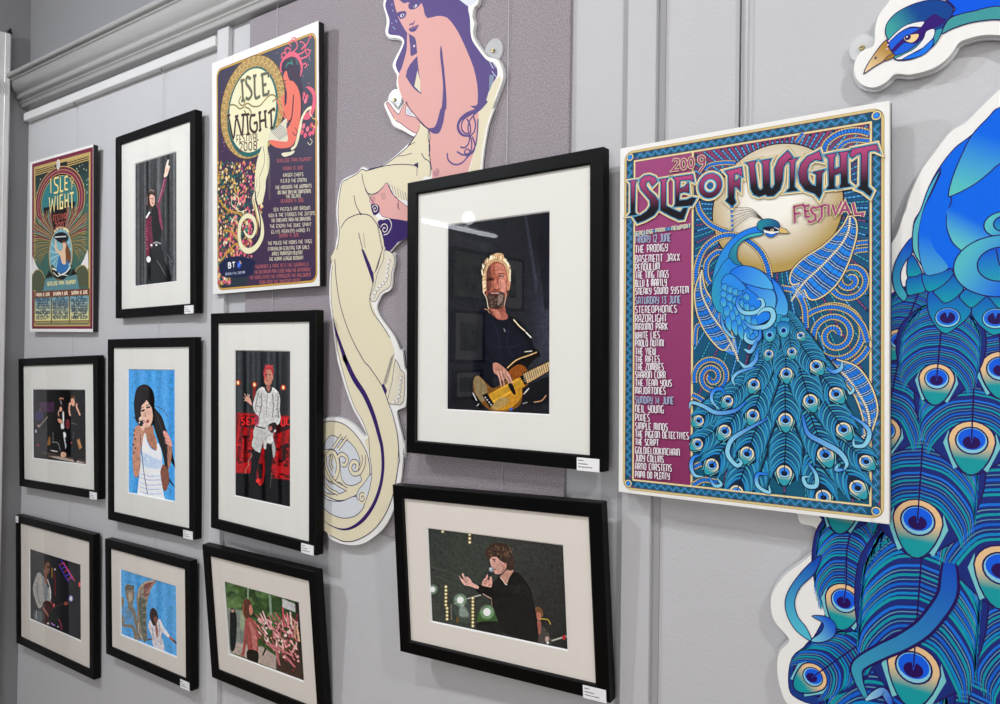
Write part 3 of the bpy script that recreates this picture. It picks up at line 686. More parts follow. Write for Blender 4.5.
def ph_guitar(p):     # guitarist, pale jacket
    z = Zf(26, 545, 7.04); p.wash(lambda U, V, a: a*0+p.col('26272b')+(.06*np.exp(-((U-.2)/.18)**2))[..., None])
    for q, c in ((((245, 100), (330, 245)), '5a48c8'), (((232, 140), (300, 262)), '5a48c8'), (((262, 120), (345, 255)), 'e04a58')): p.ln(z(*q), 1.0, c, .5, 1, 0)
    for i in range(5): p.ln(z((238+i*14, 140+i*26), (262+i*16, 128+i*24)), .7, '6a52c8' if i % 2 else 'c84868', .4, 1, 0)
    p.ln(z((280, 180), (305, 175)), .8, 'e04a58', .4, 1, 0)
    p.dot(z((377, 278))[0], 1.2, 'f0605c', .4, ry=2.6); p.dot(z((316, 377))[0], 2.6, '8a80e0', .9, .7, ry=3.5); p.dot(z((316, 377))[0], 1.4, 'ffffff', .4, ry=2.4)
    p.ln(z((204, 200), (206, 360)), 1.6, '6a2028', .7, 1, 0); p.ln(z((184, 160), (184, 230)), 1.6, '9a7438', .6, 1, 0); p.dot(z((204, 172))[0], .9, 'd8c8f0', .4)
    p.pg(z((60, 470), (110, 470), (110, 540), (60, 520)), '5a6468', 1); p.ln(z((72, 460), (72, 520)), .8, 'a8b0b4', .4, 1, 0)
    p.pg(z((85, 195), (110, 205), (130, 260), (150, 300), (172, 300), (178, 360), (170, 400), (150, 410), (118, 430), (90, 445), (70, 400), (52, 340), (50, 290), (68, 225)), 'a9a7a3', .5)
    p.pg(z((118, 215), (140, 260), (152, 300), (150, 380), (130, 400), (118, 300)), '8b8f92', .6); p.ln(z((78, 260), (80, 340), (100, 420)), 1.2, '7c7b78', .7); p.ln(z((150, 240), (168, 300), (172, 380)), 1.1, 'd8d6d2', .4)
    p.pg(z((125, 130), (140, 112), (160, 118), (168, 150), (162, 190), (150, 215), (145, 240), (130, 215), (124, 170)), '8a6252', .5); p.pg(z((122, 150), (126, 120), (145, 108), (160, 118), (140, 130), (130, 170)), '4a3428', .5); p.ln(z((148, 152), (170, 158)), 1.3, '1a1414', .3, 1, 0)
    p.pg(z((130, 230), (145, 230), (150, 275), (138, 270)), '9a6c5c', .5)
    p.pg(z((118, 410), (150, 392), (180, 410), (188, 450), (170, 500), (165, 560), (130, 545), (120, 480)), '4a2420', .6); p.ln(z((180, 450), (240, 420), (300, 408)), 1.7, '403634', .4); p.dot(z((282, 412))[0], 2.2, '8c5048', .7)
    p.ln(z((118, 440), (140, 470), (160, 505)), 1.8, 'a87464', .5); p.pg(z((165, 470), (215, 470), (230, 520), (200, 560), (165, 540)), '2c3230', .8)
    p.ln(z((232, 520), (246, 560), (252, 595)), 1.0, 'b04858', .5); p.ln(z((175, 550), (205, 568)), 1.2, 'a878d8', .4, 1, 0); p.dot(z((155, 552))[0], 1.0, 'd8d4c0', .4); p.dot(z((196, 425))[0], 1.0, 'd06060', .4, ry=2); p.dot(z((225, 575))[0], .7, 'd8d8d0', .3); p.ln(z((172, 395), (182, 410)), .9, 'e05a5a', .3, 1, 0)
def ph_angel(p):
    z = Zf(118, 565, 7.26); p.wash(lambda U, V, a: a*0+p.col('5fa8e0')+(.03*np.sin(U*34))[..., None])
    g = '8c8478'
    p.pg(z((25, 360), (60, 390), (45, 430), (100, 430), (130, 470), (150, 540), (120, 540), (100, 460), (40, 450), (28, 430)), g, .6); p.pg(z((25, 230), (45, 250), (40, 300), (25, 300)), g, .6)
    p.pg(z((55, 150), (80, 140), (108, 160), (120, 200), (115, 250), (108, 300), (125, 330), (140, 400), (165, 480), (170, 545), (150, 530), (125, 440), (95, 380), (60, 340), (72, 290), (60, 240), (52, 190)), g, .6)
    p.pg(z((40, 300), (100, 340), (120, 400), (100, 430), (50, 420), (32, 360)), '6f9cc4', 1.0, .7); p.pg(z((78, 200), (98, 205), (102, 250), (88, 270), (76, 240)), 'b4a898', .5)
    for i in range(12): p.dot(z((58+i*5, 165+14*math.sin(i*1.7)))[0], 1.0, '5c5850', .5, .8)
    # wing
    p.pg(z((140, 300), (135, 240), (150, 170), (190, 125), (240, 110), (280, 115), (262, 140), (240, 170), (228, 210), (215, 260), (205, 320), (205, 380), (208, 460), (212, 530), (190, 560), (165, 500), (140, 400)), '9a8e80', .5)
    p.pg(z((200, 135), (270, 120), (240, 165), (222, 215), (190, 230), (188, 170)), '8c5c54', .6); p.pg(z((150, 250), (190, 240), (205, 320), (206, 440), (210, 530), (188, 550), (160, 400)), '6e7468', .6)
    for i in range(13): p.ln(z((170+i*1.0, 190+i*26), (212-i*.6, 175+i*28)), .7, '4e4a44' if i % 2 else 'b8ac98', .3, .8, 0)
    for i in range(7): p.ln(z((190+i*10, 215-i*14), (235+i*5, 190-i*11)), .6, 'c0a498', .3, .8, 0)
    p.ln(z((148, 240), (158, 170), (200, 130), (260, 116)), 1.2, 'c0b4a0', .5); p.ln(z((150, 420), (150, 480), (175, 530)), 1.1, 'c8bca8', .5); p.ln(z((212, 545), (245, 540), (300, 570)), 1.3, '6a5860', .6)
    # man
    p.pg(z((232, 400), (260, 415), (300, 392), (320, 420), (335, 470), (360, 495), (378, 520), (360, 525), (325, 490), (318, 520), (335, 620), (260, 590), (245, 520), (220, 450)), 'd9d3d8', .4, 1, 3)
    p.pg(z((300, 400), (330, 445), (378, 515), (350, 510), (318, 470)), 'eeeaf0', .5, .8); p.pg(z((270, 420), (285, 440), (290, 500), (284, 530), (274, 490)), 'a86f5c', .4)
    p.pg(z((372, 515), (395, 530), (426, 565), (418, 572), (380, 540)), 'a4705e', .4); p.ln(z((400, 545), (430, 575)), 1.6, '26262c', .3, 1, 0)
    p.pg(z((236, 330), (250, 312), (272, 322), (286, 350), (290, 385), (278, 430), (258, 440), (238, 400), (230, 365)), '3e302c', .5); p.pg(z((262, 380), (280, 375), (284, 405), (272, 425), (262, 405)), '8a5a4c', .5)
    for q in (((250, 460), (256, 540)), ((300, 430), (296, 520)), ((318, 500), (312, 580))): p.ln(z(*q), .9, 'a4a0b0', .6, .8)
def ph_crowd(p):
    z = Zf(220, 570, 5.867)
    rs = random.Random(9); p.wash(lambda U, V, a: a*0+p.col('4f6a3e')*(1.0-.25*U[..., None]))
    for i in range(60):
        x, y = rs.uniform(30, 470), rs.uniform(60, 330); r = rs.uniform(2, 6); p.dot(z((x, y))[0], r, rs.choice(['33482c', '5d7c48', '7a9462', '2c3d28', '6f8a58']), 1.6, .6)
    p.pg(z((40, 220), (140, 240), (150, 480), (55, 500)), '8c908c', 2.2, .9, 0); p.pg(z((70, 420), (250, 450), (470, 600), (490, 650), (60, 480)), 'b5a59c', 2, 1, 0)
    p.pg(z((160, 100), (168, 100), (168, 190), (160, 190)), 'b0c0b0', .8, .8, 0); p.pg(z((285, 140), (300, 150), (305, 270), (292, 265)), '9fb0a0', 1.2, .8, 0)
    p.pg(z((365, 165), (448, 205), (448, 250), (365, 220)), 'bfc0c0', .8, 1, 0); p.pg(z((440, 190), (468, 195), (490, 655), (470, 640)), '33332c', 1.2, 1, 0)
    p.pg(z((330, 520), (470, 470), (495, 655), (330, 590)), '4a3c34', 2.5, 1, 0)
    p.pg(z((62, 235), (80, 228), (98, 280), (95, 400), (85, 465), (62, 465), (58, 320)), '26282c', .8); p.dot(z((74, 240))[0], 1.6, 'b89484', .6)
    p.pg(z((120, 250), (150, 250), (150, 340), (120, 350)), 'a8b490', 1.4, .7)
    # sea of arms
    cols = ['d8949a', 'b86a70', 'e6b4b4', '9a4e54', 'c87c84', 'f0c8c6', '7e3c42', 'd8a09c']
    for i in range(150):
        x = rs.uniform(230, 460); y = rs.uniform(290, 540)
        if y > 330+ (x-230)*1.1+60 or y < 250+(x-230)*.12: continue
        L_ = rs.uniform(25, 60); an = rs.uniform(-2.5, -1.9) if rs.random() < .8 else rs.uniform(-1.9, -1.2)
        p.ln(z((x, y), (x+L_*math.cos(an), y+L_*math.sin(an)*.9)), rs.uniform(1.2, 2.8), rs.choice(cols), .4, .95, 0, taper=[1, .8, .5])
    for i in range(60):
        x = rs.uniform(260, 465); y = rs.uniform(300, 600)
        if y > 350+(x-230)*1.2: continue
        p.dot(z((x, y))[0], rs.uniform(.8, 1.8), rs.choice(['5a2c30', 'f4d0cc', '8a4448', '3a2426', 'e8a8a8']), .5, .9)
    for a, b, c in (((375, 330), (368, 215), 'c05a5e'), ((400, 340), (395, 250), 'd8888c'), ((440, 400), (438, 300), 'c89884'), ((260, 300), (235, 255), 'e8b0b0'), ((420, 320), (412, 245), 'e8c0b8'), ((310, 350), (285, 290), 'dca0a0'), ((280, 320), (250, 240), 'e8b8b8'), ((465, 420), (450, 330), 'd8b090')):
        p.ln(z(a, b), 2.0, c, .4, 1, 0, taper=[1.1, .7, .8])
    for a, b in (((300, 440), (430, 505)), ((330, 480), (350, 560)), ((270, 430), (340, 480)), ((380, 500), (440, 570))): p.ln(z(a, b), 2.4, 'c47c80', .5, .9, 0)
    # singer
    p.pg(z((150, 290), (172, 275), (195, 295), (215, 340), (232, 380), (240, 400), (222, 410), (222, 480), (165, 470), (160, 380), (155, 420), (142, 500), (130, 500), (138, 420), (145, 340)), 'a85c58', .5)
    p.pg(z((170, 300), (200, 340), (215, 400), (215, 470), (195, 470), (185, 380)), 'c88880', 1.0, .8); p.ln(z((200, 300), (235, 350), (262, 375)), 1.6, 'c07a74', .4)
    p.pg(z((163, 470), (222, 480), (220, 550), (190, 540), (160, 520)), '26241e', .5); p.dot(z((133, 495))[0], 1.8, 'a86460', .5)
    p.pg(z((132, 200), (142, 175), (165, 170), (182, 190), (180, 230), (168, 275), (150, 285), (136, 262), (130, 230)), '6a4438', .5); p.pg(z((172, 205), (188, 215), (193, 245), (182, 265), (172, 250)), 'c07f70', .4)
    p.ln(z((138, 195), (136, 250), (148, 280)), 1.2, '9a6c50', .5); p.ln(z((195, 265), (212, 272)), 1.4, '2c2424', .3, 1, 0); p.ln(z((252, 500), (268, 460)), 1.6, '2a2626', .4, 1, 0)
def ph_sing(p):       # curly haired singer pointing
    z = Zf(425, 520, 5.214); q = Zf(455, 540, 10.06)
    p.wash(lambda U, V, a: a*0+p.col('3d3e3d')+(.03*np.sin(3*U+2*V))[..., None]+np.array([.0, .018, .0])*(np.exp(-((U-.25)/.3)**2))[..., None])
    p.ln(z((35, 245), (170, 290), (300, 380)), 1.4, '55544f', .8, .8); p.ln(z((50, 290), (200, 350)), .8, '605f58', .7, .6, 0)
    p.ln(z((150, 438), (215, 412), (300, 388)), 1.1, 'c0bfb8', .4, 1, 0); p.ln(z((280, 150), (285, 310)), .5, '55554f', .6, .6, 0)
    p.pg(z((280, 480), (345, 440), (380, 530), (270, 535)), '47683c', 1.8, .9, 0); p.pg(z((150, 400), (215, 400), (260, 520), (170, 520)), '55605a', 2.5, .55)
    for c, r in (((40, 362), 2.6), ((184, 417), 3.4), ((323, 480), 3.8)):
        p.dot(z(c)[0], r*1.9, 'a8c8a8', 2, .55); p.dot(z(c)[0], r, 'f2faf2', .5, ry=r*1.05)
    p.pg(z((185, 440), (200, 440), (230, 500), (180, 500)), 'c8d8cc', 2.5, .5)
    def bulbs(x, ys):
        for y in ys: p.dot(z((x, y))[0], 2.3, '8a6a38', 1, .6); p.dot(z((x, y))[0], 1.25, 'ffe6b4', .35)
    bulbs(109, range(348, 460, 19)); bulbs(115, range(460, 520, 19)); bulbs(249, range(408, 556, 18)); bulbs(92, (60,)); bulbs(233, (76, 96, 116))
    p.ln(z((136, 440), (138, 520)), 1.4, '77756c', .6, 1, 0); p.dot(z((170, 520))[0], 1.6, '6c5a30', .8, ry=3); p.pg(z((265, 545), (300, 530), (390, 530), (420, 560), (400, 590), (290, 590)), '2a2b2a', 1)
    # second player
    p.pg(z((575, 465), (585, 452), (610, 465), (615, 500), (598, 520), (580, 505)), '7a5a40', .6); p.pg(z((582, 485), (600, 482), (604, 505), (595, 525), (585, 515)), 'b87868', .5); p.pg(z((585, 540), (620, 560), (650, 600), (655, 650), (600, 640), (582, 600)), '55504e', .8)
    p.dot(z((636, 622))[0], 2, 'b09a90', .6, ry=3); p.pg(z((585, 530), (605, 530), (602, 590), (588, 590)), '9c6458', .6); p.ln(z((600, 515), (640, 520), (655, 545)), .7, 'd8b840', .4); p.ln(z((660, 630), (740, 605)), 1.4, 'a8a49c', .4, 1, 0); p.dot(z((725, 612))[0], 1.7, 'a83834', .5, ry=2.8); p.dot(z((640, 640))[0], 1.2, 'd8d0c8', .4)
    # body
    p.pg(z((360, 320), (400, 285), (470, 270), (510, 300), (550, 360), (570, 440), (585, 540), (580, 640), (440, 600), (400, 570), (380, 520), (345, 430), (300, 385), (270, 360), (280, 335), (320, 350)), '282828', .5, 1, 3)
    p.pg(z((272, 338), (300, 345), (380, 372), (450, 372), (440, 400), (330, 405), (268, 372)), '222222', .6)
    for i in range(6): p.ln(z((430+i*18, 330+i*3), (455+i*18, 372+i*4)), 1.0, '3b3b3a', 1, .7, 0)
    p.ln(z((300, 385), (345, 410)), 1.4, 'a08a80', .4); p.ln(z((345, 410), (350, 450)), .8, '8a7a70', .4, 1, 0)
    # neck, hand, face
    p.pg(q((450, 370), (480, 345), (520, 300), (580, 300), (585, 320), (545, 380), (520, 450), (500, 440), (470, 400)), 'b98f80', .4, 1, 2); p.ln(q((455, 375), (485, 410), (510, 448), (525, 445)), .8, 'cfc4bc', .3)
    p.pg(q((38, 350), (60, 385), (95, 400), (80, 375), (68, 345), (85, 335), (98, 375), (130, 410), (110, 375), (125, 370), (160, 400), (175, 430), (215, 450), (240, 470), (232, 492), (190, 480), (130, 460), (95, 455), (60, 410)), 'd8aba0', .35, 1, 2)
    p.ln(q((75, 380), (105, 420)), .6, '8a5c54', .3, .8, 0); p.ln(q((95, 395), (125, 425)), .6, '8a5c54', .3, .8, 0); p.ln(q((100, 365), (130, 405)), .5, 'e8c0b4', .2, .8, 0)
    hair = '4a3b34'
    p.pg(q((305, 150), (310, 100), (340, 60), (385, 30), (430, 28), (470, 35), (520, 45), (550, 90), (560, 130), (595, 190), (600, 240), (580, 300), (540, 305), (510, 260), (470, 220), (430, 180), (380, 170), (340, 200), (320, 180)), hair, .5, 1, 3)
    rs = random.Random(2)
    for i in range(60):
        a_ = rs.uniform(0, 6.28); rr = rs.uniform(.3, 1); cx, cy = 455+130*rr*math.cos(a_), 120+85*rr*math.sin(a_)
        if cx > 400 and cy > 190 and cx < 500: continue
        p.ln(q((cx, cy), (cx+8, cy-8), (cx+16, cy), (cx+10, cy+10)), .6, rs.choice(['6e5646', '8a6c56', '2c221e', '75604f']), .25, .8)
    p.pg(q((355, 190), (375, 170), (420, 172), (455, 205), (500, 235), (520, 240), (510, 290), (480, 330), (440, 345), (405, 340), (390, 315), (378, 290), (362, 255)), 'c99c90', .35, 1, 2)
    p.pg(q((350, 200), (362, 190), (375, 215), (365, 250)), 'd9b0a4', .5); p.ln(q((375, 192), (408, 200)), 1.0, '3a2826', .25); p.ln(q((385, 213), (408, 212)), .8, '4a3230', .25); p.ln(q((392, 292), (415, 300)), .9, '7a3a3a', .3); p.dot(q((508, 245))[0], .9, 'c0887c', .3, ry=1.6)
    p.pg(q((460, 230), (500, 260), (500, 310), (460, 335), (440, 340), (480, 290)), '9a7266', .8, .6)
    # microphone and hand
    p.pg(q((322, 395), (335, 330), (358, 305), (375, 320), (365, 350), (345, 398)), '34383c', .3, 1, 0); p.dot(q((366, 296))[0], 2.5, '8f969c', .35, ry=2.6); p.dot(q((360, 290))[0], 1.1, 'c8ced2', .4)
    p.pg(q((268, 450), (285, 400), (310, 375), (322, 345), (332, 350), (325, 390), (345, 400), (352, 370), (368, 372), (375, 430), (365, 475), (330, 470), (300, 465)), 'cf9f94', .35, 1, 2)
    for a, b in (((290, 430), (320, 445)), ((300, 410), (335, 425)), ((312, 392), (345, 405)), ((335, 460), (362, 440))): p.ln(q(a, b), .6, '7c504a', .25, .9, 0)
    p.ln(q((322, 350), (332, 378)), .8, 'e8a8a4', .25, 1, 0)
def ph_bass(p):       # bearded bass player
    z = Zf(440, 205, 6.12); f = Zf(478, 245, 9.39); b = Zf(440, 310, 6.4)
    p.wash(lambda U, V, a: a*0+p.col('2b2c31')+(.10*np.exp(-((U-1.02)/.16)**2-((V-.55)/.33)**2))[..., None]*np.array([.8, .85, 1.2])-(.05*np.exp(-((U-1.0)/.2)**2-((V-.05)/.3)**2))[..., None]-(.04*np.clip(V-.8, 0, 1)*5)[..., None])
    p.pg(z((515, 60), (530, 60), (600, 480), (590, 560)), '4a4c5c', 1.5, .5, 0); p.pg(z((590, 200), (680, 170), (680, 640), (640, 640)), '1c1c22', 2, .6, 0)
    # shirt
    nv = '1b1e2a'
    p.pg(z((240, 640), (280, 625), (330, 660), (400, 670), (450, 690), (500, 720), (560, 800), (570, 900), (520, 940), (470, 960), (460, 1030), (240, 1060), (200, 1000), (215, 900), (225, 780)), nv, .5, 1, 3)
    p.pg(b((240, 60), (270, 130), (300, 240), (330, 300), (360, 330), (390, 350), (350, 360), (330, 400), (345, 500), (290, 520), (235, 430), (240, 260)), '141722', .7)
    for q_ in (((350, 100), (380, 180), (380, 300)), ((440, 120), (430, 220), (470, 300)), ((300, 300), (330, 330), (345, 350))): p.ln(b(*q_), 1.4, '2b3044', 1.2, .7)
    p.ln(b((345, 232), (440, 240), (520, 215)), .7, '2e3346', .6, .8)
    # neck
    p.pg(f((95, 570), (110, 560), (160, 600), (210, 590), (245, 560), (262, 630), (275, 690), (230, 704), (170, 690), (120, 640)), '9c5f50', .5, 1, 2)
    p.pg(b((340, 20), (400, 10), (432, 30), (430, 55), (390, 62), (355, 50)), 'a8685a', .5); p.pg(f((140, 600), (190, 620), (215, 680), (170, 670)), 'c48876', .8, .7)
    p.ln(b((315, 0), (340, 30), (385, 90), (425, 160)), .6, '0c0c10', .3); p.ln(b((440, 45), (420, 110), (428, 160)), .6, '0c0c10', .3); p.ln(b((408, 118), (418, 140)), 1.0, '8a8a90', .3, 1, 0)
    # head
    p.pg(f((52, 450), (42, 400), (40, 340), (48, 270), (80, 180), (110, 120), (150, 85), (190, 75), (235, 85), (250, 130), (285, 190), (303, 260), (303, 350), (285, 400), (150, 440), (80, 470)), 'c2a07c', .5, 1, 3)
    p.pg(f((66, 430), (80, 520), (100, 585), (165, 602), (235, 590), (262, 520), (278, 430)), '6a4238', .6, 1, 3)
    p.pg(f((80, 350), (82, 260), (110, 190), (150, 160), (200, 160), (245, 190), (272, 260), (280, 340), (270, 430), (250, 500), (215, 560), (150, 575), (100, 550), (80, 470)), 'a0604f', .4, 1, 3)
    p.pg(f((160, 180), (230, 190), (262, 260), (268, 330), (240, 340), (190, 290), (160, 260)), 'bf7f6c', .9, .9); p.pg(f((200, 320), (255, 340), (262, 420), (240, 470), (215, 430), (200, 380)), 'cb9080', .9, .9)
    p.pg(f((82, 250), (115, 190), (125, 300), (120, 400), (95, 460), (80, 400)), '64403a', 1.0, .8)
    p.pg(f((92, 460), (130, 440), (200, 440), (245, 450), (250, 510), (232, 570), (170, 598), (105, 582), (84, 520)), '4c3a36', .7, .95); p.pg(f((190, 470), (235, 470), (225, 530), (190, 550)), '98847a', .9, .7)
    for i in range(34):
        rs = random.Random(i); x, y = rs.uniform(100, 235), rs.uniform(470, 575); p.ln(f((x, y), (x+rs.uniform(-4, 4), y+14)), .4, rs.choice(['a89888', '2c2220', 'c8bcae']), .2, .7, 0)
    p.ln(f((85, 332), (120, 325), (150, 330)), 1.5, '201816', .35); p.ln(f((195, 290), (240, 296)), 1.4, '2a1a16', .35); p.ln(f((190, 272), (235, 268), (248, 280)), .9, '5a382c', .4); p.ln(f((100, 310), (150, 308)), 1.0, '3a241e', .4); p.dot(f((222, 300))[0], .6, 'b0c0c4', .2)
    p.ln(f((150, 210), (148, 280)), .8, '7a4438', .4, .8); p.ln(f((120, 215), (190, 205)), .5, '8a5044', .4, .7); p.ln(f((125, 240), (230, 232)), .5, '8a5044', .4, .6)
    p.pg(f((150, 330), (172, 330), (190, 385), (205, 405), (180, 420), (150, 412)), 'b87866', .5, .9); p.ln(f((145, 412), (180, 420), (205, 408)), .8, '5a3028', .3); p.pg(f((120, 445), (160, 438), (205, 445), (190, 465), (140, 468)), '6e3834', .4); p.ln(f((125, 452), (200, 452)), .7, 'd8c0bc', .25)
    p.pg(f((272, 360), (300, 340), (300, 400), (285, 430), (272, 410)), 'c08a74', .5); p.ln(f((206, 330), (215, 380), (212, 410)), .6, '7c463a', .4)
    for i in range(46):
        rs = random.Random(i+7); t_ = i/45; a_ = math.pi*(1.02-t_*1.04); x = 172+128*math.cos(a_); y = 260-150*math.sin(a_)
        p.ln(f((x, y+18), (x+rs.uniform(-6, 6)+8*math.cos(a_), y-rs.uniform(4, 26))), 1.0, rs.choice(['f0dcb8', 'fff2d4', 'c8a47c', '9a744e']), .3, .9, 0)
    for i in range(22):
        rs = random.Random(i+90); y = 280+i*8; p.ln(f((42+rs.uniform(0, 8), y), (66+rs.uniform(0, 8), y-16)), .8, rs.choice(['f0e0c4', 'b8946c']), .3, .8, 0)
        if i < 10: p.ln(f((296, y-20), (306, y-4)), .8, 'f2e2c8', .3, .8, 0)
    p.ln(f((46, 440), (80, 500), (92, 570), (100, 600)), .7, 'e8d8c0', .4); p.ln(f((268, 450), (245, 570)), .6, 'd8b8a4', .4)
    p.ln(f((60, 600), (90, 610), (110, 640)), .8, 'b88a6a', .4)
    # strap
    p.pg(b((440, 40), (460, 50), (500, 90), (540, 130), (590, 220), (640, 280), (632, 300), (600, 270), (560, 200), (510, 140), (450, 70)), '15151a', .4); p.ln(b((470, 60), (510, 105), (545, 135)), 1.3, 'c8bba0', .4); p.ln(b((548, 140), (585, 178)), 1.2, 'e0d8c8', .4)
    # bass guitar
    p.pg(b((560, 260), (620, 250), (640, 290), (600, 320), (560, 370), (530, 420), (420, 400), (430, 350), (500, 310)), '1a1411', .6, 1, 2)
    p.ln(b((430, 372), (490, 320), (570, 290), (620, 270)), 1.1, 'c8a878', .4); p.ln(b((540, 268), (590, 262)), .8, 'd8d0c4', .5)
    p.pg(b((212, 470), (225, 425), (255, 425), (300, 470), (345, 500), (430, 440), (440, 390), (500, 350), (545, 365), (560, 400), (600, 430), (560, 480), (530, 540), (510, 610), (430, 650), (340, 650), (280, 610), (240, 560), (215, 520)), '7a5426', .5, 1, 3)
    p.pg(b((310, 540), (440, 470), (520, 420), (545, 470), (520, 560), (450, 630), (360, 640), (330, 600)), 'b9872e', .9, 1, 2); p.pg(b((320, 545), (500, 440), (520, 480), (350, 590)), 'd8a83c', .9, .9, 2)
    p.pg(b((215, 470), (228, 428), (256, 430), (295, 480), (300, 540), (270, 590), (235, 545)), '8a7a5c', .8, .95); p.pg(b((330, 610), (390, 560), (440, 570), (420, 610), (350, 640)), 'a08c62', .9, .8)
    p.pg(b((500, 350), (545, 365), (560, 400), (520, 430), (440, 440), (440, 392)), '8a4e1c', .9, .9); p.pg(b((205, 520), (240, 560), (280, 620), (250, 630), (205, 570)), '141214', .7)
    for k_ in range(4):
        p.ln(b((300, 560+k_*12), (520, 445+k_*10)), .45, '2a1c0c', .2, .9, 0)
    p.pg(b((270, 545), (300, 530), (345, 600), (318, 625)), '16161a', .4, 1, 0)
    for k_ in range(4): p.dot(b((290+k_*12, 560+k_*15))[0], .8, 'b8b8bc', .25)
    p.pg(b((435, 480), (460, 470), (485, 530), (470, 540)), '141216', .4); p.pg(b((510, 425), (535, 415), (560, 470), (540, 478)), '1c1410', .4, 1, 0)
    # fretboard
    p.pg(b((525, 405), (700, 322), (700, 395), (555, 478)), '3c2c22', .4, 1, 0); p.pg(b((532, 408), (700, 328), (700, 388), (558, 470)), 'b99a6c', .4, 1, 0)
    for i in range(13): x = 540+i*13; y = 402-i*6.2; p.ln(b((x, y), (x+14, y+56)), .8, '33241a', .25, 1, 0)
    for i in range(4): p.ln(b((535, 418+i*14), (700, 338+i*14)), .35, 'e8dcc0', .2, .8, 0)
    p.pg(b((525, 500), (570, 480), (700, 420), (700, 590), (640, 610), (560, 610), (530, 580)), '191a1e', .9, 1, 0); p.ln(b((600, 590), (650, 580), (680, 545)), 1.1, 'b08868', .5); p.ln(b((535, 540), (570, 500)), 1.0, 'd0c8c0', .5, 1, 0); p.ln(b((530, 600), (560, 590)), .7, 'a8a8b0', .4, 1, 0)
    p.ln(b((210, 530), (235, 580)), 1.1, 'c8ccd4', .4, 1, 0); p.dot(b((455, 635))[0], 1.5, '3a6ac8', .6, .9); p.ln(b((235, 615), (250, 600)), .7, 'c8ccd0', .3, 1, 0)
    # playing hand
    p.pg(b((338, 345), (365, 338), (400, 360), (440, 400), (455, 440), (450, 470), (420, 440), (405, 450), (385, 450), (370, 420), (345, 400)), 'b08070', .4, 1, 3)
    for a_, c_ in (((365, 390), (392, 490)), ((385, 390), (412, 485)), ((405, 390), (442, 470)), ((425, 400), (466, 470))): p.ln(b(a_, ((a_[0]+c_[0])/2+4, (a_[1]+c_[1])/2), c_), 2.0, 'c69c8c', .35, 1, taper=[1, .9, .6])
    for a_, c_ in (((378, 400), (402, 480)), ((396, 400), (424, 470)), ((416, 404), (450, 462))): p.ln(b(a_, c_), .5, '5a3830', .3, .9, 0)
PHOTOS = {'F1': ph_arm, 'F2': ph_bass, 'F3': ph_band, 'F4': ph_blue, 'F5': ph_red, 'F6': ph_guitar, 'F7': ph_angel, 'F8': ph_crowd, 'F9': ph_sing}
# ------------------------------------------------------------------ the room
XL, XR, YB = -2.965, 2.4, -3.4
def sbox(name, x0, x1, y0, y1, z0, z1, m, bev=0):
    b = MB(); b.box(x0, x1, y0, y1, z0, z1, m, bev); return structure(b.build(name))
sbox('wall_front', XL-.1, XR+.1, DW, DW+.1, -.0, EYE+.93, 'wall')
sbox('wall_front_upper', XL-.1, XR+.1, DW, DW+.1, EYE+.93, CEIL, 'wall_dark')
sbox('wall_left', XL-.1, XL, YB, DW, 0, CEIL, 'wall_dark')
sbox('wall_right', XR, XR+.1, YB, DW, 0, CEIL, 'wall')
sbox('wall_back', XL-.1, XR+.1, YB-.1, YB, 0, CEIL, 'wall')
sbox('floor', XL-.1, XR+.1, YB-.1, DW+.1, -.1, 0, 'floor')
sbox('ceiling', XL-.1, XR+.1, YB-.1, DW+.1, CEIL, CEIL+.1, 'ceiling')
# cornice: moulded profile (y, z above eye)
def bead(c, r, a0, a1, n=7): return [(c[0]+r*math.cos(math.radians(a0+(a1-a0)*i/(n-1))), c[1]+r*math.sin(math.radians(a0+(a1-a0)*i/(n-1)))) for i in range(n)]
prof = [(1.187, .868), (1.168, .868)]+bead((1.164, .874), .006, 270, 180, 5)+[(1.157, .880)]+bead((1.155, .8845), .0032, 270, 90, 7)+[(1.153, .890)]+bead((1.1475, .8985), .0075, 250, 110, 9)+\
       [(1.146, .9065)]+[(1.1395, .910), (1.1335, .915), (1.128, .9215), (1.124, .929), (1.1215, .937), (1.1205, .945)]+[(1.1195, .9475)]+bead((1.117, .951), .0030, 260, 100, 7)+[(1.114, .9555)]+bead((1.109, .963), .0085, 245, 90, 9)+[(1.110, .974), (1.187, .974)]
b = MB()
b.sweep([(y, EYE+z) for y, z in prof], [lambda a, c: (XL, a, c), lambda a, c: (XR, a, c)], 'cornice')
o = b.build('trim_1', smooth=True); structure(o)
for p_ in o.data.polygons:
    if len(p_.vertices) > 4: p_.use_smooth = False
# picture rail and the stiles it runs into
xs0, xs1 = -1.797, -1.747
sbox('trim_2', XL+.012, xs0, DW-.022, DW, EYE+.822, EYE+.850, 'trim', .0015)
sbox('trim_3', xs0, xs1, DW-.014, DW, 0.12, EYE+.868, 'trim_satin', .0015)
sbox('trim_4', -.588, -.535, DW-.014, DW, 0.12, EYE+.868, 'wall', .0012)
sbox('trim_shade_left', -.602, -.5885, DW-.003, DW, 0.12, EYE+.868, 'groove_shade')  # thin dark strips stand in for the shade on either side of the batten
sbox('trim_shade_right', -.5345, -.523, DW-.003, DW, 0.12, EYE+.868, 'groove_shade')
sbox('trim_5', .55, .60, DW-.010, DW, 0.12, EYE+.868, 'trim_satin', .0012)
sbox('baseboard_front', XL, XR, DW-.018, DW, 0, .12, 'trim', .003)
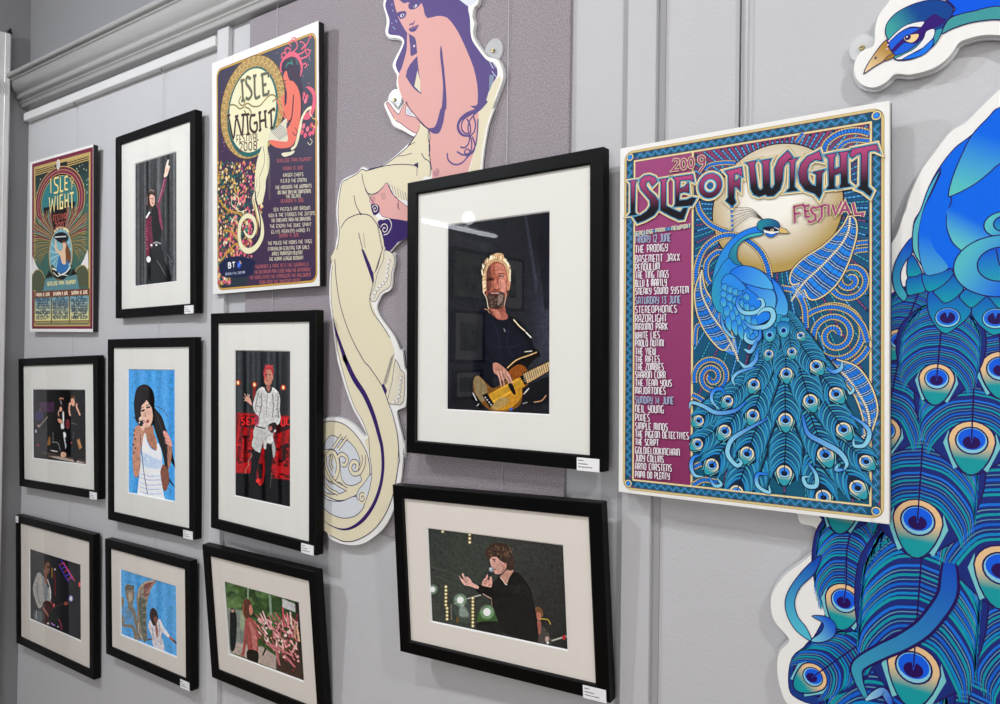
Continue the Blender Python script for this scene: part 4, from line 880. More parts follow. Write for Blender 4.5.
# white post of the shutter on the left wall, with a black clip on top
t = empty('door_post', 'tall white post at the left edge, black clip on its top', 'post', loc=(XL+.012, 1.09, 0))
b = MB(); b.box(-.012, .010, -.03, .028, 0, EYE+1.112, 'trim', .002); b.box(.010, .013, .008, .024, 0, EYE+1.112, 'trim', .001)
b.build('post', t)
b = MB(); b.box(.0, .012, .014, .030, EYE+1.112, EYE+1.124, 'board_black', .002); b.tube([(.006, .022, EYE+1.12), (.006, .026, EYE+1.132)], .004, 'board_black')
b.build('clip', t)
t = empty('vertical_blind', 'white vertical slat blind covering the left wall window', 'blind', loc=(XL+.03, 0, 0))
b = MB(); b.box(-.02, .02, -.95, 1.03, 2.42, 2.46, 'slat', .003); b.build('headrail', t)
for i in range(22):
    y = -.9+i*.088; b = MB()
    a = math.radians(62); dx, dy = math.cos(a)*.042, math.sin(a)*.042
    b.add([(-dx/2*.6, y-dy, .25), (dx/2*.6, y+dy, .25), (dx/2*.6, y+dy, 2.42), (-dx/2*.6, y-dy, 2.42), (-dx/2*.6+.002, y-dy, .25), (dx/2*.6+.002, y+dy, .25), (dx/2*.6+.002, y+dy, 2.42), (-dx/2*.6+.002, y-dy, 2.42)],
          [(0, 1, 2, 3), (7, 6, 5, 4), (0, 4, 5, 1), (1, 5, 6, 2), (2, 6, 7, 3), (3, 7, 4, 0)], 'slat')
    b.build('slat', t)
# felt covered panel behind the mermaid
b = MB(); b.box(-.478, .478, 0, .009, 0, 1.247, 'fabric', .0015)
PAN0, PAN1 = -1.662, -.706
o = b.build('fabric_panel'); o.location = ((PAN0+PAN1)/2, DW-.0092, EYE+.862-1.247); 
tag(o, 'mauve grey felt covered panel behind the mermaid cutout', 'panel')

# ------------------------------------------------------------------ hanging wires
def hang_wire(p0, p1, label, mat='wire', r=.0007, hook=True, y=None):
    y = y or DW-.006
    A = on_wall([p0], y)[0]; B = on_wall([p1], y)[0]; x = (A[0]+B[0])/2
    t = empty('hanging_wire', label, 'wire', 'picture hanging wires', loc=(x, y, B[2]))
    b = MB(); b.tube([(0, 0, 0), (0, 0, A[2]-B[2])], r, mat, 6); b.build('line', t)
    if hook:
        b = MB(); h = A[2]-B[2]
        b.tube([(0, -.004, h+.006), (0, -.006, h-.002), (0, -.004, h-.008)], .0022, 'metal', 8); b.box(-.002, .002, -.009, -.005, h-.007, h+.007, 'metal', .0006)
        b.build('hook', t)
hang_wire((71.3, 107), (71, 640), 'thin picture wire above the winged poster', hook=True)
hang_wire((161.5, 71), (155, 640), 'thin picture wire above the raised arm photo')
hang_wire((276, 2), (268, 640), 'thin picture wire above the moon poster', y=DW-.013)
hang_wire((508, -8), (503, 490), 'clear picture wire down the felt panel', y=DW-.013)
hang_wire((743, -10), (736, 250), 'dark cable running down to the peacock poster', 'wire_dark', .0016, False)
hang_wire((749.5, -10), (742.5, 250), 'pale wire beside the dark cable', 'wire', .0012, False)
# ------------------------------------------------------------------ framed photographs
FD = .022          # depth of the moulding
FW = .0262         # width of its face
LABELS = {
 'F1': 'black framed photo of a singer pointing one arm high',
 'F2': 'large black framed photo of a bearded bass player in navy top',
 'F3': 'black framed photo of a band with two singers on a dark stage',
 'F4': 'black framed photo of a woman with beehive hair on blue',
 'F5': 'black framed photo of a man in white shirt on a red stage',
 'F6': 'black framed photo of a guitarist in pale jacket, purple stage lights',
 'F7': 'black framed photo of a man below a winged angel statue',
 'F8': 'black framed photo of a bare backed singer facing outstretched hands',
 'F9': 'black framed photo of a curly haired singer in black, pointing',
}
H = {}
def framed(n, paint, warm=False, card='BR'):
    it = Hung(POSE[n], FD, STAND.get(n, .004)); H[n] = it
    t = empty('picture_frame', LABELS[n], 'picture', 'black framed photographs', it.mat)
    w2, h = it.w/2, it.h
    # moulding: profile swept round with mitred corners. (inset, depth)
    pf = [(0, FD), (0, .0015), (.0015, 0), (FW-.0025, 0), (FW, .0018), (FW, .0062), (FW-.004, .0062), (FW-.004, FD)]
    b = MB()
    cs = [(-1, 0), (1, 0), (1, 1), (-1, 1)]
    def ring(sx, tz): return lambda a, c: (sx*(w2-a), c, (a if tz == 0 else h-a))
    b.sweep(pf, [ring(*cs[i % 4]) for i in range(5)], 'black', caps=False)
    b.build('moulding', t)
    # mat with its window and white bevel
    q = it.loc(PHOTO[n], .0092)
    x0, x1 = (q[0, 0]+q[3, 0])/2, (q[1, 0]+q[2, 0])/2; z1, z0 = (q[0, 1]+q[1, 1])/2, (q[2, 1]+q[3, 1])/2
    bv = .0022; m = 'mat_warm' if warm else 'mat'
    O = [(-w2+.02, .02), (w2-.02, .02), (w2-.02, h-.02), (-w2+.02, h-.02)]
    I = [(x0-bv, z0-bv), (x1+bv, z0-bv), (x1+bv, z1+bv), (x0-bv, z1+bv)]; J = [(x0, z0), (x1, z0), (x1, z1), (x0, z1)]
    b = MB()
    v = [(a, .0064, c) for a, c in O]+[(a, .0064, c) for a, c in I]+[(a, .0091, c) for a, c in J]
    b.add(v, [(i, (i+1) % 4, 4+(i+1) % 4, 4+i) for i in range(4)], m)
    k = len(b.v); b.add([(a, .0064, c) for a, c in I]+[(a, .0091, c) for a, c in J], [(i, (i+1) % 4, 4+(i+1) % 4, 4+i) for i in range(4)], 'bevel')
    b.build('mat_board', t)
    b = MB(); b.box(-w2+.022, w2-.022, .0096, .0115, .022, h-.022, 'board'); b.build('backing_board', t)
    p = Paint(it, PHOTO[n], .0092, '202020', 2.6)
    p.x0 = x0; p.x1 = x1; p.z0 = z0; p.z1 = z1
    paint(p); p.mottle(); p.grain(.012)
    p.build('photo_print', M['print'], t)
    b = MB(); b.flip = False
    b.add([(-w2+.023, .0045, .023), (w2-.023, .0045, .023), (w2-.023, .0045, h-.023), (-w2+.023, .0045, h-.023)], [(0, 1, 2, 3)], 'glass')
    b.build('glass', t)
    if card:
        cw, ch = (.044, .0225)
        if card == 'BR': cx, cz = w2-cw-.006, -.001
        else: cx, cz = -w2+.002, h-ch-.003; 
        if card == 'TL': cw = .020
        b = MB(); b.box(cx, cx+cw, -.0012, 0, cz, cz+ch, 'card', .0003)
        for r_, L in ((.76, .22), (.50, .42), (.26, .62)):
            rnd = random.Random(n+str(r_)); xx = cx+cw*.08; end = cx+cw*(.08+L)
            while xx < end:
                l = rnd.uniform(.0012, .0036); b.box(xx, min(xx+l, end), -.00135, -.00121, cz+ch*r_, cz+ch*(r_+.07), 'ink'); xx += l+.0008
        b.build('caption_card', t)
    return it
def blank(p): pass
# ------------------------------------------------------------------ peacock festival poster
def Z(ox, oy, sc_, pts): return [(ox+x/sc_, oy+y/sc_) for x, y in pts]
def radial(c, r, c0, c1, p=1.0):
    c0 = np.array(lin(c0)); c1 = np.array(lin(c1))
    def f(a, b):
        t = min(1, math.hypot((a-c[0])/r[0], (b-c[1])/r[1]))**p; return tuple(c0*(1-t)+c1*t)
    return f
def rrect(x0, z0, x1, z1, r, n=6):
    out = []
    for cx, cz, a0 in ((x1-r, z1-r, 0), (x0+r, z1-r, 90), (x0+r, z0+r, 180), (x1-r, z0+r, 270)):
        for i in range(n+1):
            a = math.radians(a0+90*i/n); out.append((cx+r*math.cos(a), cz+r*math.sin(a)))
    return out
def clipseg(a, b, x0, z0, x1, z1):
    t0, t1 = 0.0, 1.0; d = (b[0]-a[0], b[1]-a[1])
    for p, q in ((-d[0], a[0]-x0), (d[0], x1-a[0]), (-d[1], a[1]-z0), (d[1], z1-a[1])):
        if abs(p) < 1e-12:
            if q < 0: return None
        else:
            t = q/p
            if p < 0: t0 = max(t0, t)
            else: t1 = min(t1, t)
    if t0 >= t1: return None
    return (a[0]+d[0]*t0, a[1]+d[1]*t0), (a[0]+d[0]*t1, a[1]+d[1]*t1)
def resample(p, step):
    p = np.asarray(p); L = np.concatenate([[0], np.cumsum(np.hypot(*(p[1:]-p[:-1]).T))])
    n = max(2, int(L[-1]/step)+1); t = np.linspace(0, L[-1], n)
    return np.stack([np.interp(t, L, p[:, 0]), np.interp(t, L, p[:, 1])], -1)
def dashes(a, p, w_, step, duty, col):
    q = resample(p, step/4); n = 4; k = max(1, int(round(n*duty))); a.up()
    for i in range(0, len(q)-k, n): a.stroke(q[i:i+k+1], w_, col, up=False)
def band(a, p, w_, edge='e9cf8e', core='1f7ff0', tick='0c2f66', dark='1a1420'):
    """beaded ribbon: dark edge, sandy beads, blue core with ticks"""
    a.stroke(p, w_*1.12, dark); a.stroke(p, w_, edge); dashes(a, p, w_*1.01, w_*.34, .3, '6b5530')
    a.stroke(p, w_*.64, dark); a.stroke(p, w_*.54, core); dashes(a, p, w_*.54, w_*.42, .25, tick)
def spiral(c, r0, turns, a0, sgn=1, rmin=.12, n=90):
    t = np.linspace(0, 1, n); r = r0*(1-(1-rmin)*t); ang = math.radians(a0)+sgn*2*math.pi*turns*t
    return np.stack([c[0]+r*np.cos(ang), c[1]+r*np.sin(ang)], -1)
def feather(a, R, E, W, r, pal, nb=13, bend=0.0, dark='081a30', ring='f5e7c8', lw=None, thin=.60, var=False, droop=0.0):
    """R root, E centre of the eye, W half width, r eye radius"""
    R = np.asarray(R, float); E = np.asarray(E, float); d = E-R; L = np.hypot(*d); d /= L; n = np.array([-d[1], d[0]])
    lw = lw or r*.12
    def pt(s, o): return R+d*s*L+n*(o+bend*L*4*s*(1-s)*.25)
    tip = 1+1.75*r/L
    ol = [pt(0, 0), pt(.12, W*.55), pt(.35, W*.95), pt(.62, W*1.02), pt(.85, W*.92), pt(1.0, W*.8), pt(1+.9*r/L, W*.5), pt(tip, 0)]
    orr = [pt(1+.9*r/L, -W*.5), pt(1.0, -W*.8), pt(.85, -W*.92), pt(.62, -W*1.02), pt(.35, -W*.95), pt(.12, -W*.55)]
    o = cr(ol+orr, 4, True)
    a.stroke(o, lw*2.2, dark, closed=True); a.poly(o, pal[0])
    for sd in (1, -1):
        a.up()
        for i in range(nb):
            s0 = -.12+1.0*i/nb; s1 = s0+.16
            g = lambda s: min(1, max(.0, 1.06*math.sin(min(1, (max(s, 0)+.1)/.62)*math.pi/2)))
            e0 = W*g(s1+.1)*(1 if s1 < .75 else max(.55, 1-(s1-.75)*.9))
            c = pal[1+(i % (len(pal)-1))]
            q = [pt(max(s0, 0.0), sd*lw*.3), pt(max(s0, 0)+.05, sd*e0*.45), pt(min(s1+droop*.7, 1+.6*r/L), sd*e0*.84), pt(min(s1+.14+droop, 1+.9*r/L), sd*e0*.93)]
            a.stroke(cr(q, 4), L/nb*thin*((1.15 if (i % (len(pal)-1)) in (0, 2, 4, 5, 7) else .45) if var else 1), c, up=False, taper=[.9, 1, .95, .3])
    # long pale splinters beside the eye
    for sd in (1, -1):
        a.up()
        for k_, cc in ((1.35, pal[0]), (1.28, '7fcfd6')):
            a.poly([E+n*sd*r*1.05-d*r*.5, E+n*sd*r*k_+d*r*.2, E+n*sd*r*.75+d*r*1.55, E+n*sd*r*.5+d*r*1.35, E+n*sd*r*1.0+d*r*.4], cc, up=True)
    a.stroke([pt(0, 0), pt(.5, 0), E-d*r*1.0], lw*1.3, dark)
    eye(a, E, d, n, r, lw, dark, ring, **(dict(pupil='2a0d5c', drop='16a0a8', sky='1262f0', rim='8fd4ea') if var else {}))
def eye(a, E, d, n, r, lw, dark, ring, drop='2fa3b4', sky='2f86f2', rim='a7e0f0', pupil=None, pink=False):
    def sh(rx, ry, off=0, tipk=0.0, m=22):
        out = []
        for i in range(m):
            t = 2*math.pi*i/m; x = math.cos(t)*rx; y = math.sin(t)*ry
            if y > 0: y *= 1+tipk; x *= 1-.30*tipk*(y/(ry*(1+tipk)))
            out.append(E+n*x+d*(y+off))
        return out
    a.stroke(sh(r*1.02, r*1.0, 0, .75), lw*2.4, dark, closed=True)
    p = sh(r*1.02, r*1.0, 0, .75)
    e0 = E+d*r*.1; e1 = E+d*r*.95
    a.poly(p, ring, grad=((e0[0], e0[1], ring), (e1[0], e1[1], drop)), sub=r*.45)
    a.ell(E-d*r*.02, r*.76, r*.74, dark); a.ell(E-d*r*.02, r*.68, r*.66, rim)
    a.ell(E-d*r*.09, r*.62, r*.56, sky)
    a.ell(E+d*r*.08, r*.40, r*.34, pupil or '0a0d1c')
    a.poly([E-d*r*.42-n*r*.36, E-d*r*.42+n*r*.36, E+n*r*.36+d*r*.05, E+n*r*.13-d*r*.02, E+d*r*.0, E-n*r*.13-d*r*.02, E-n*r*.36+d*r*.05] if False else
           [E-d*r*.5-n*r*.14, E-d*r*.5+n*r*.14, E+d*r*.12], sky)
    a.stroke([E-d*r*1.05, E-d*r*.02], lw*1.1, dark)
def hook(a, p, w_, c0, c1, dark='0a2048', edge=.25, taper=(.3, .8, 1, .9, .15)):
    """ribbon curl with a dark outline, blending from c0 to c1"""
    p = np.asarray(p); a.stroke(p, w_*(1+edge)+w_*.12, dark, taper=list(taper))
    A, B = p[0], p[-1]; a0 = np.array(lin(c0)); a1 = np.array(lin(c1)); d = B-A; L2 = max(d@d, 1e-9)
    def f(x, z):
        t = min(1, max(0, ((x-A[0])*d[0]+(z-A[1])*d[1])/L2)); return tuple(a0*(1-t)+a1*t)
    a.stroke(p, w_*.92, f, taper=list(taper))

def peacock_poster():
    it = Hung(POSE['A'], .012, STAND['A'])
    t = empty('mounted_poster', 'large blue and magenta peacock festival poster with thick white edge', 'poster', 'festival posters', it.mat)
    w2, h = it.w/2, it.h
    b = MB(); b.box(-w2, w2, 0, .0105, 0, h, 'board', .0008); b.build('board', t)
    b = MB(); b.box(-w2+.001, w2+.0008, .0106, .012, .001, h-.001, 'board_black'); b.build('backing', t)
    a = Art(it, -.00002, 3e-6)
    S = it.h/400.0     # metres for one photo pixel, about
    gold = 'dcc588'; sand = 'f0dca4'; mag = '99406f'; dk = '2c2438'
    # border
    a.poly(rrect(-.1965, .0058, .1985, .5715, .016), 'b39a5e'); a.poly(rrect(-.1957, .0066, .1977, .5707, .0155), gold)
    a.poly(rrect(-.1925, .0098, .1945, .5675, .0125), dk); a.poly(rrect(-.1915, .0108, .1935, .5665, .0118), '125070')
    a.stroke(rrect(-.1885, .0138, .1905, .5635, .01, 3), .0006, '0d2740', closed=True)
    bx0, bx1, bz0, bz1 = -.1862, .1885, .0160, .5612
    def zig(p0, p1, n, amp):
        p0 = np.array(p0); p1 = np.array(p1); d = (p1-p0)/n; L = np.hypot(*d); u = d/L; nn = np.array([-u[1], u[0]])
        for sd in (1, -1):
            a.up()
            for i in range(n):
                c = p0+d*(i+(.5 if sd > 0 else 0)); e = nn*sd*amp*1.25
                a.poly([c+e-u*L*.34, c+e+u*L*.34, c+nn*sd*amp*.35], 'a03a66', up=False)
        z = [p0+d*(i/2)+nn*amp*.8*(1 if i % 2 else -1) for i in range(2*n+1)]
        a.stroke(z, .0035, '0b2c48'); a.stroke(z, .0019, '4aa4e6'); dashes(a, z, .0020, .0028, .3, '1a5f9a')
        z2 = [q+nn*.0030 for q in z]; a.stroke([p0+d*(i/2)+nn*(amp*.8*(1 if i % 2 else -1)+.003) for i in range(2*n+1)], .0007, '2b8aa0')
        a.stroke([p0+d*(i/2)+nn*(amp*.8*(1 if i % 2 else -1)-.003) for i in range(2*n+1)], .0007, '2b8aa0')
    zig((bx0, bz0+.012), (bx0, bz1-.012), 38, .0040); zig((bx1, bz0+.012), (bx1, bz1-.012), 38, .0040)
    zig((bx0+.012, bz1), (bx1-.012, bz1), 26, .0040); zig((bx0+.012, bz0), (bx1-.012, bz0), 26, .0040)
    for cx, cz in ((bx0, bz0), (bx1, bz0), (bx1, bz1), (bx0, bz1)):
        a.ell((cx, cz), .0070, .0070, dk); a.ell((cx, cz), .0063, .0063, sand); a.ell((cx, cz), .0045, .0045, dk); a.ell((cx, cz), .0038, .0038, '2b8cf0')
    ix0, ix1, iz0, iz1 = -.1790, .1828, .0215, .5545
    a.poly([(ix0-.0006, iz0-.0006), (ix1+.0006, iz0-.0006), (ix1+.0006, iz1+.0006), (ix0-.0006, iz1+.0006)], dk)
    a.poly([(ix0, iz0), (ix1, iz0), (ix1, iz1), (ix0, iz1)], sand)
    a.poly([(ix0+.0028, iz0+.0028), (ix1-.0028, iz0+.0028), (ix1-.0028, iz1-.0028), (ix0+.0028, iz1-.0028)], dk)
    px0, px1 = -.0735, ix1-.0032; pz0, pz1 = iz0+.0032, iz1-.0032
    a.poly([(ix0+.0032, iz0+.0032), (-.0783, iz0+.0032), (-.0783, pz1), (ix0+.0032, pz1)], mag, grad=((0, pz1, 'a2497e'), (0, pz0, '8a3262')), sub=.05)
    a.poly([(-.0778, iz0), (-.0745, iz0), (-.0745, iz1), (-.0778, iz1)], sand)
    # picture field: deep blue with sun rays
    a.poly([(px0, pz0), (px1, pz0), (px1, pz1), (px0, pz1)], '0e5f8c', grad=((0, pz1, '1b4f80'), (0, pz0, '0c5a78')), sub=.05)
    mc = it.loc([(779, 208)])[0]; me_ = it.loc([(713, 208), (843, 208), (779, 144), (779, 272)])
    mrx = (me_[1, 0]-me_[0, 0])/2; mrz = (me_[2, 1]-me_[3, 1])/2; mc = np.array([(me_[0, 0]+me_[1, 0])/2, mc[1]])
    a.poly([(px0, mc[1]+.03), (px1, mc[1]+.03), (px1, pz1), (px0, pz1)], '6d3560', grad=((0, pz1, '8d3a62'), (0, mc[1]+.03, '2a4f80')), sub=.04)
    for lay, (c, wd) in enumerate((('0b2b4c', .0040), ('3f9fe6', .0021))):
        a.up()
        for i in range(88):
            an = 2*math.pi*(i+.5)/88
            p0 = mc+np.array([math.cos(an), math.sin(an)])*.062; p1 = mc+np.array([math.cos(an), math.sin(an)])*.60
            s_ = clipseg(p0, p1, px0+.001, pz0+.001, px1-.001, pz1-.001)
            if not s_: continue
            cc = c
            if lay == 1: cc = '4fb0f4' if i % 2 == 0 else ('2fa0b8' if math.sin(an) < .1 else '56a8e0')
            if lay == 1 and math.sin(an) < -.1 and i % 3 == 0: cc = '8a4a80'
            if lay == 0: a.stroke(s_, wd, cc, up=False)
            else:
                q = resample(np.array(s_), .0011)
                for j in range(0, len(q)-4, 5): a.stroke(q[j:j+5], wd, cc, up=False)
    a.ell(mc, mrx*1.025, mrz*1.02, dk, n=60); el = [(mc[0]+mrx*math.cos(x), mc[1]+mrz*math.sin(x)) for x in np.linspace(0, 2*math.pi, 60, endpoint=False)]
    wc = it.loc([(772, 196)])[0]
    c0, c1 = np.array(lin('fbf8ee')), np.array(lin('b89b56'))
    def moon(x, z):
        t = math.hypot((x-wc[0])/mrx, (z-wc[1])/mrz); t = min(1, max(0, (t-.35)/.75))**1.1; return tuple(c0*(1-t)+c1*t)
    a.poly(el, moon, sub=.012)
    LOC = lambda *z: it.loc(Z(*z))
    def arc(pts, w_, **k): band(a, cr(it.loc(pts), 6), w_*S, **k)
    # beaded arcs and spirals
    arc(Z(620, 150, 8.333, [(640, 430), (668, 520), (740, 610), (840, 665), (920, 690)]), 6.5)
    arc(Z(690, 225, 5.87, [(38, 350), (40, 250), (90, 130), (190, 65), (300, 72), (400, 140), (450, 230), (470, 330)]), 7)
    arc(Z(690, 225, 5.87, [(120, 350), (95, 300), (100, 220), (150, 165), (200, 160)]), 6.5)
    arc(Z(735, 130, 6.452, [(572, 140), (590, 85), (650, 35), (720, 10), (800, 5), (866, 22)]), 7)
    arc(Z(735, 130, 6.452, [(650, 160), (690, 95), (760, 65), (866, 70)]), 5)
    arc(Z(735, 130, 6.452, [(395, 80), (410, 60), (440, 20)]), 5)
    arc(Z(620, 150, 8.333, [(700, 170), (740, 130), (810, 112), (900, 105), (960, 110)]), 5)
    for yy in (183, 222): arc(Z(780, 210, 5.42, [(395, yy+10), (420, yy-2), (476, yy-8)]), 5)
    for px_, r_, turns, a0, sg in (((850, 280), 19, 1.7, 200, 1), ((834.5, 335), 30, 2.35, 120, -1), ((712, 377), 21.5, 2.1, 200, -1)):
        c = it.loc([px_])[0]; asp = .95
        sp = spiral((0, 0), r_*S, turns, a0, sg); sp[:, 0] *= asp; sp += c
        band(a, sp, 6.2*S)
    arc([(800, 322), (812, 312), (830, 307), (848, 311), (862, 325), (868, 342)], 6)
    arc(Z(780, 340, 4.4, [(392, 30), (360, 75), (300, 120)]), 6); arc(Z(690, 340, 4.4, [(10, 240), (50, 262), (100, 300)]), 6)
    arc(Z(690, 340, 4.4, [(15, 560), (60, 545), (110, 580)]), 6); arc(Z(690, 340, 4.4, [(10, 640), (60, 615), (120, 625)]), 6)
    arc(Z(690, 225, 5.87, [(30, 704), (40, 600), (90, 580)]), 5)
    arc(Z(780, 210, 5.42, [(0, 420), (80, 440), (130, 520), (140, 640)]), 6)
    # plumes with chequered vanes
    def plume(left, right, spine, nb=10):
        L_ = resample(cr(it.loc(left), 6), .001); R_ = resample(cr(it.loc(right), 6), .001); Sp = resample(cr(it.loc(spine), 6), .001)
        ol = np.vstack([L_, R_[::-1]])
        a.stroke(ol, 3.0*S, dk, closed=True); a.poly(ol, '0d4f94'); 
        for side in (L_, R_):
            a.up()
            for i in range(nb):
                f0 = (i+.3)/nb; f1 = min(1, f0+.02)
                A_ = Sp[int(f0*(len(Sp)-1))]; B_ = side[int(min(1, f0*.97+.04)*(len(side)-1))]; 
                a.stroke([A_, (A_+B_)/2+(Sp[-1]-Sp[0])*.012, B_], 4.2*S, '1f8cf4' if i % 2 else '1a78e0', up=False)
            a.up()
            for i in range(nb):
                for o_ in (-.012, .012):
                    f0 = min(1, max(0, (i+.8)/nb+o_)); A_ = Sp[int(f0*(len(Sp)-1))]; B_ = side[int(min(1, max(0, f0*.97+.04))*(len(side)-1))]
                    a.stroke([A_, (A_+B_)/2+(Sp[-1]-Sp[0])*.012, B_], .5*S, 'd8eef8', up=False)
            for f in (.25, .5, .75):
                m_ = [Sp[int(u*(len(Sp)-1))]*(1-f)+side[int(u*(len(side)-1))]*f for u in np.linspace(0, 1, 20)]; a.stroke(m_, .35*S, '0b2a50')
        for q in (L_, R_):
            a.stroke(q, 1.9*S, dk); a.stroke(q, 1.3*S, sand)
        a.stroke(Sp, 2.6*S, dk); a.stroke(Sp, 2.0*S, 'f2ead2'); dashes(a, Sp, 2.0*S, 2.2*S, .25, '5a5040')
    plume(Z(780, 210, 5.42, [(372, 28), (330, 100), (240, 190), (130, 262), (66, 330), (55, 385), (75, 405), (108, 395)]),
          Z(780, 210, 5.42, [(385, 28), (412, 60), (415, 140), (370, 290), (310, 400), (230, 470), (165, 485), (130, 430)]),
          Z(780, 210, 5.42, [(380, 28), (372, 110), (330, 190), (240, 290), (130, 395), (62, 492)]))
    plume(Z(690, 225, 5.87, [(70, 262), (30, 380), (38, 500), (80, 610), (150, 704), (200, 735), (235, 700)]),
          Z(690, 225, 5.87, [(72, 262), (90, 370), (150, 470), (200, 560), (240, 620), (262, 680)]),
          Z(690, 225, 5.87, [(71, 262), (62, 330), (75, 420), (130, 530), (210, 640), (262, 735), (285, 800)]))
    plume(Z(780, 340, 4.4, [(250, 85), (340, 118), (400, 200), (430, 300), (412, 380), (395, 420)]),
          Z(780, 340, 4.4, [(195, 112), (260, 160), (320, 230), (352, 300), (368, 360), (372, 410)]),
          Z(780, 340, 4.4, [(225, 95), (300, 170), (350, 240), (385, 310), (392, 390), (350, 440)]))
    # train: back feathers first
    pal = ['0a2c48', '3fa6c4', '1d6ea8', '36a0c8', '2288cc', '3fa6c4', '1a66a0']
    EY = [((749, 500), 8.5, 775, 405), ((823.5, 497), 9, 796, 405), ((857.6, 487.6), 9, 800, 410), ((736.8, 492), 9, 768, 405), ((712.3, 465.2), 9, 765, 395), ((697.8, 443.9), 7.5, 752, 405), ((866.1, 461.4), 7.5, 812, 415),
          ((784.5, 472.7), 9.5, 786, 400), ((747.4, 453.5), 9, 776, 380), ((825.6, 454.6), 9.5, 794, 378), ((699.1, 420.5), 7, 745, 385), ((843.8, 429.4), 8.5, 803, 372), ((725.1, 431.1), 8.5, 766, 372),
          ((785.8, 420.1), 9, 783, 348), ((753.3, 415.2), 8, 776, 350), ((836.3, 393.9), 8, 796, 345), ((810.7, 400.9), 8.5, 788, 338), ((728.3, 400.7), 7, 765, 362), ((754.3, 384.3), 7.5, 776, 335),
          ((786.7, 373.5), 7.5, 783, 322), ((816.5, 366), 7.5, 785, 325), ((769.2, 353.9), 6, 779, 318), ((792.2, 351.8), 6, 785, 316), ((801.1, 335.6), 5, 785, 312)]
    a.zmin = iz0+.001
    for e, r, rx, ry in EY:
        E_ = it.loc([e])[0]; R_ = it.loc([(rx, ry)])[0]; r_ = r*S*.86
        W = r_*2.15 if r > 6.4 else r_*1.8
        feather(a, R_, E_, W, r_*(.92 if r > 6.4 else .85), pal, nb=22, thin=.52, bend=.05*(1 if e[0] > 780 else -1))
    a.zmin = None
    # the lower border lies over the train
    a.poly([(ix0, bz0+.0062), (ix1, bz0+.0062), (ix1, bz0-.0062), (ix0, bz0-.0062)], '125070')
    a.poly([(ix0, bz0-.0062), (ix1, bz0-.0062), (ix1, bz0-.0095), (ix0, bz0-.0095)], gold); a.poly([(ix0, bz0-.0094), (ix1, bz0-.0094), (ix1, bz0-.0101), (ix0, bz0-.0101)], 'b39a5e'); a.poly([(ix0, bz0-.0101), (ix1, bz0-.0101), (ix1, .0006), (ix0, .0006)], 'f2f1ee')
    a.poly([(ix0+.002, iz0+.0003), (ix1-.002, iz0+.0003), (ix1-.002, iz0+.0028), (ix0+.002, iz0+.0028)], sand)
    zig((bx0+.012, bz0), (bx1-.012, bz0), 26, .0040)
    # bird
    ln_ = '0e2a5c'
    def shp(pts, c, g=None, sm=5, wd=.8, line=ln_):
        q = cr(it.loc(pts), sm, True) if sm else it.loc(pts)
        gr = None
        if g:
            A_ = it.loc([g[0]])[0]; B_ = it.loc([g[1]])[0]; gr = ((A_[0], A_[1], g[2]), (B_[0], B_[1], g[3]))
        a.poly(q, c, grad=gr, sub=.006 if g else 0); a.stroke(q, wd*S, line, closed=True)
    q = lambda *p: Z(690, 225, 5.87, p)
    shp(q((430, 5), (330, 30), (250, 80), (180, 170), (140, 280), (130, 400), (165, 500), (180, 430), (230, 330), (260, 280), (300, 240), (270, 190), (280, 130), (340, 75), (430, 50)), '1d8ae8', g=((720, 300), (745, 235), '3aa7c4', '1a80f0'))
    shp(q((425, 45), (350, 55), (290, 90), (240, 150), (225, 210), (235, 235), (275, 245), (310, 235), (280, 200), (285, 130), (330, 85), (420, 62)), '2f9ab4', g=((735, 262), (760, 236), '1f7f9e', '3fb6c0'))
    shp(q((235, 195), (200, 220), (170, 270), (140, 330), (128, 420), (155, 500), (185, 520), (200, 560), (260, 590), (360, 600), (460, 560), (500, 520), (560, 530), (578, 470), (540, 360), (470, 300), (380, 250), (300, 238), (260, 225)), '1c84f2', g=((712, 300), (745, 290), '2f9fc0', '1c84f2'))
    shp(q((235, 290), (300, 240), (400, 260), (470, 320), (490, 380), (420, 370), (330, 345)), '1f86f4', g=((735, 270), (772, 288), '1a78f0', '4fb4ee'))
    shp(q((330, 348), (420, 372), (490, 385), (508, 440), (490, 520), (440, 490), (400, 420), (350, 380)), '1f86f4', g=((750, 285), (772, 310), '1a78f0', '5ab8e8'))
    shp(q((480, 310), (530, 360), (575, 450), (572, 525), (530, 530), (498, 515), (515, 440), (495, 370)), '1f86f4', g=((780, 280), (785, 315), '1a78f0', '4fb0e8'))
    shp(q((205, 300), (250, 290), (310, 340), (330, 380), (250, 390), (190, 350)), '2a90ee')
    rnd = random.Random(3)
    for row, (x, y, n_, dx, dy, L_) in enumerate(((190, 350, 5, 32, 14, 38), (185, 390, 6, 34, 18, 45), (185, 430, 6, 36, 24, 60), (205, 480, 6, 34, 28, 75), (215, 540, 5, 36, 26, 85))):
        for i in range(n_):
            X, Y = x+i*dx, y+i*dy
            shp(q((X, Y), (X+22, Y-6), (X+34, Y+L_*.5), (X+26, Y+L_), (X+8, Y+L_*.8), (X-6, Y+L_*.4)), '3fb0d8', g=(q((X, Y))[0], q((X+20, Y+L_))[0], '1c84f2', '5cc4d0'), sm=3, wd=.55)
    # scale feathers with small eyes at the root of the train
    for (ex, ey) in ((494, 575), (520, 545), (560, 560), (470, 600)):
        shp(q((ex-25, ey-15), (ex+25, ey-15), (ex+20, ey+15), (ex, ey+30), (ex-20, ey+15)), '2f9fc8', sm=3, wd=.6)
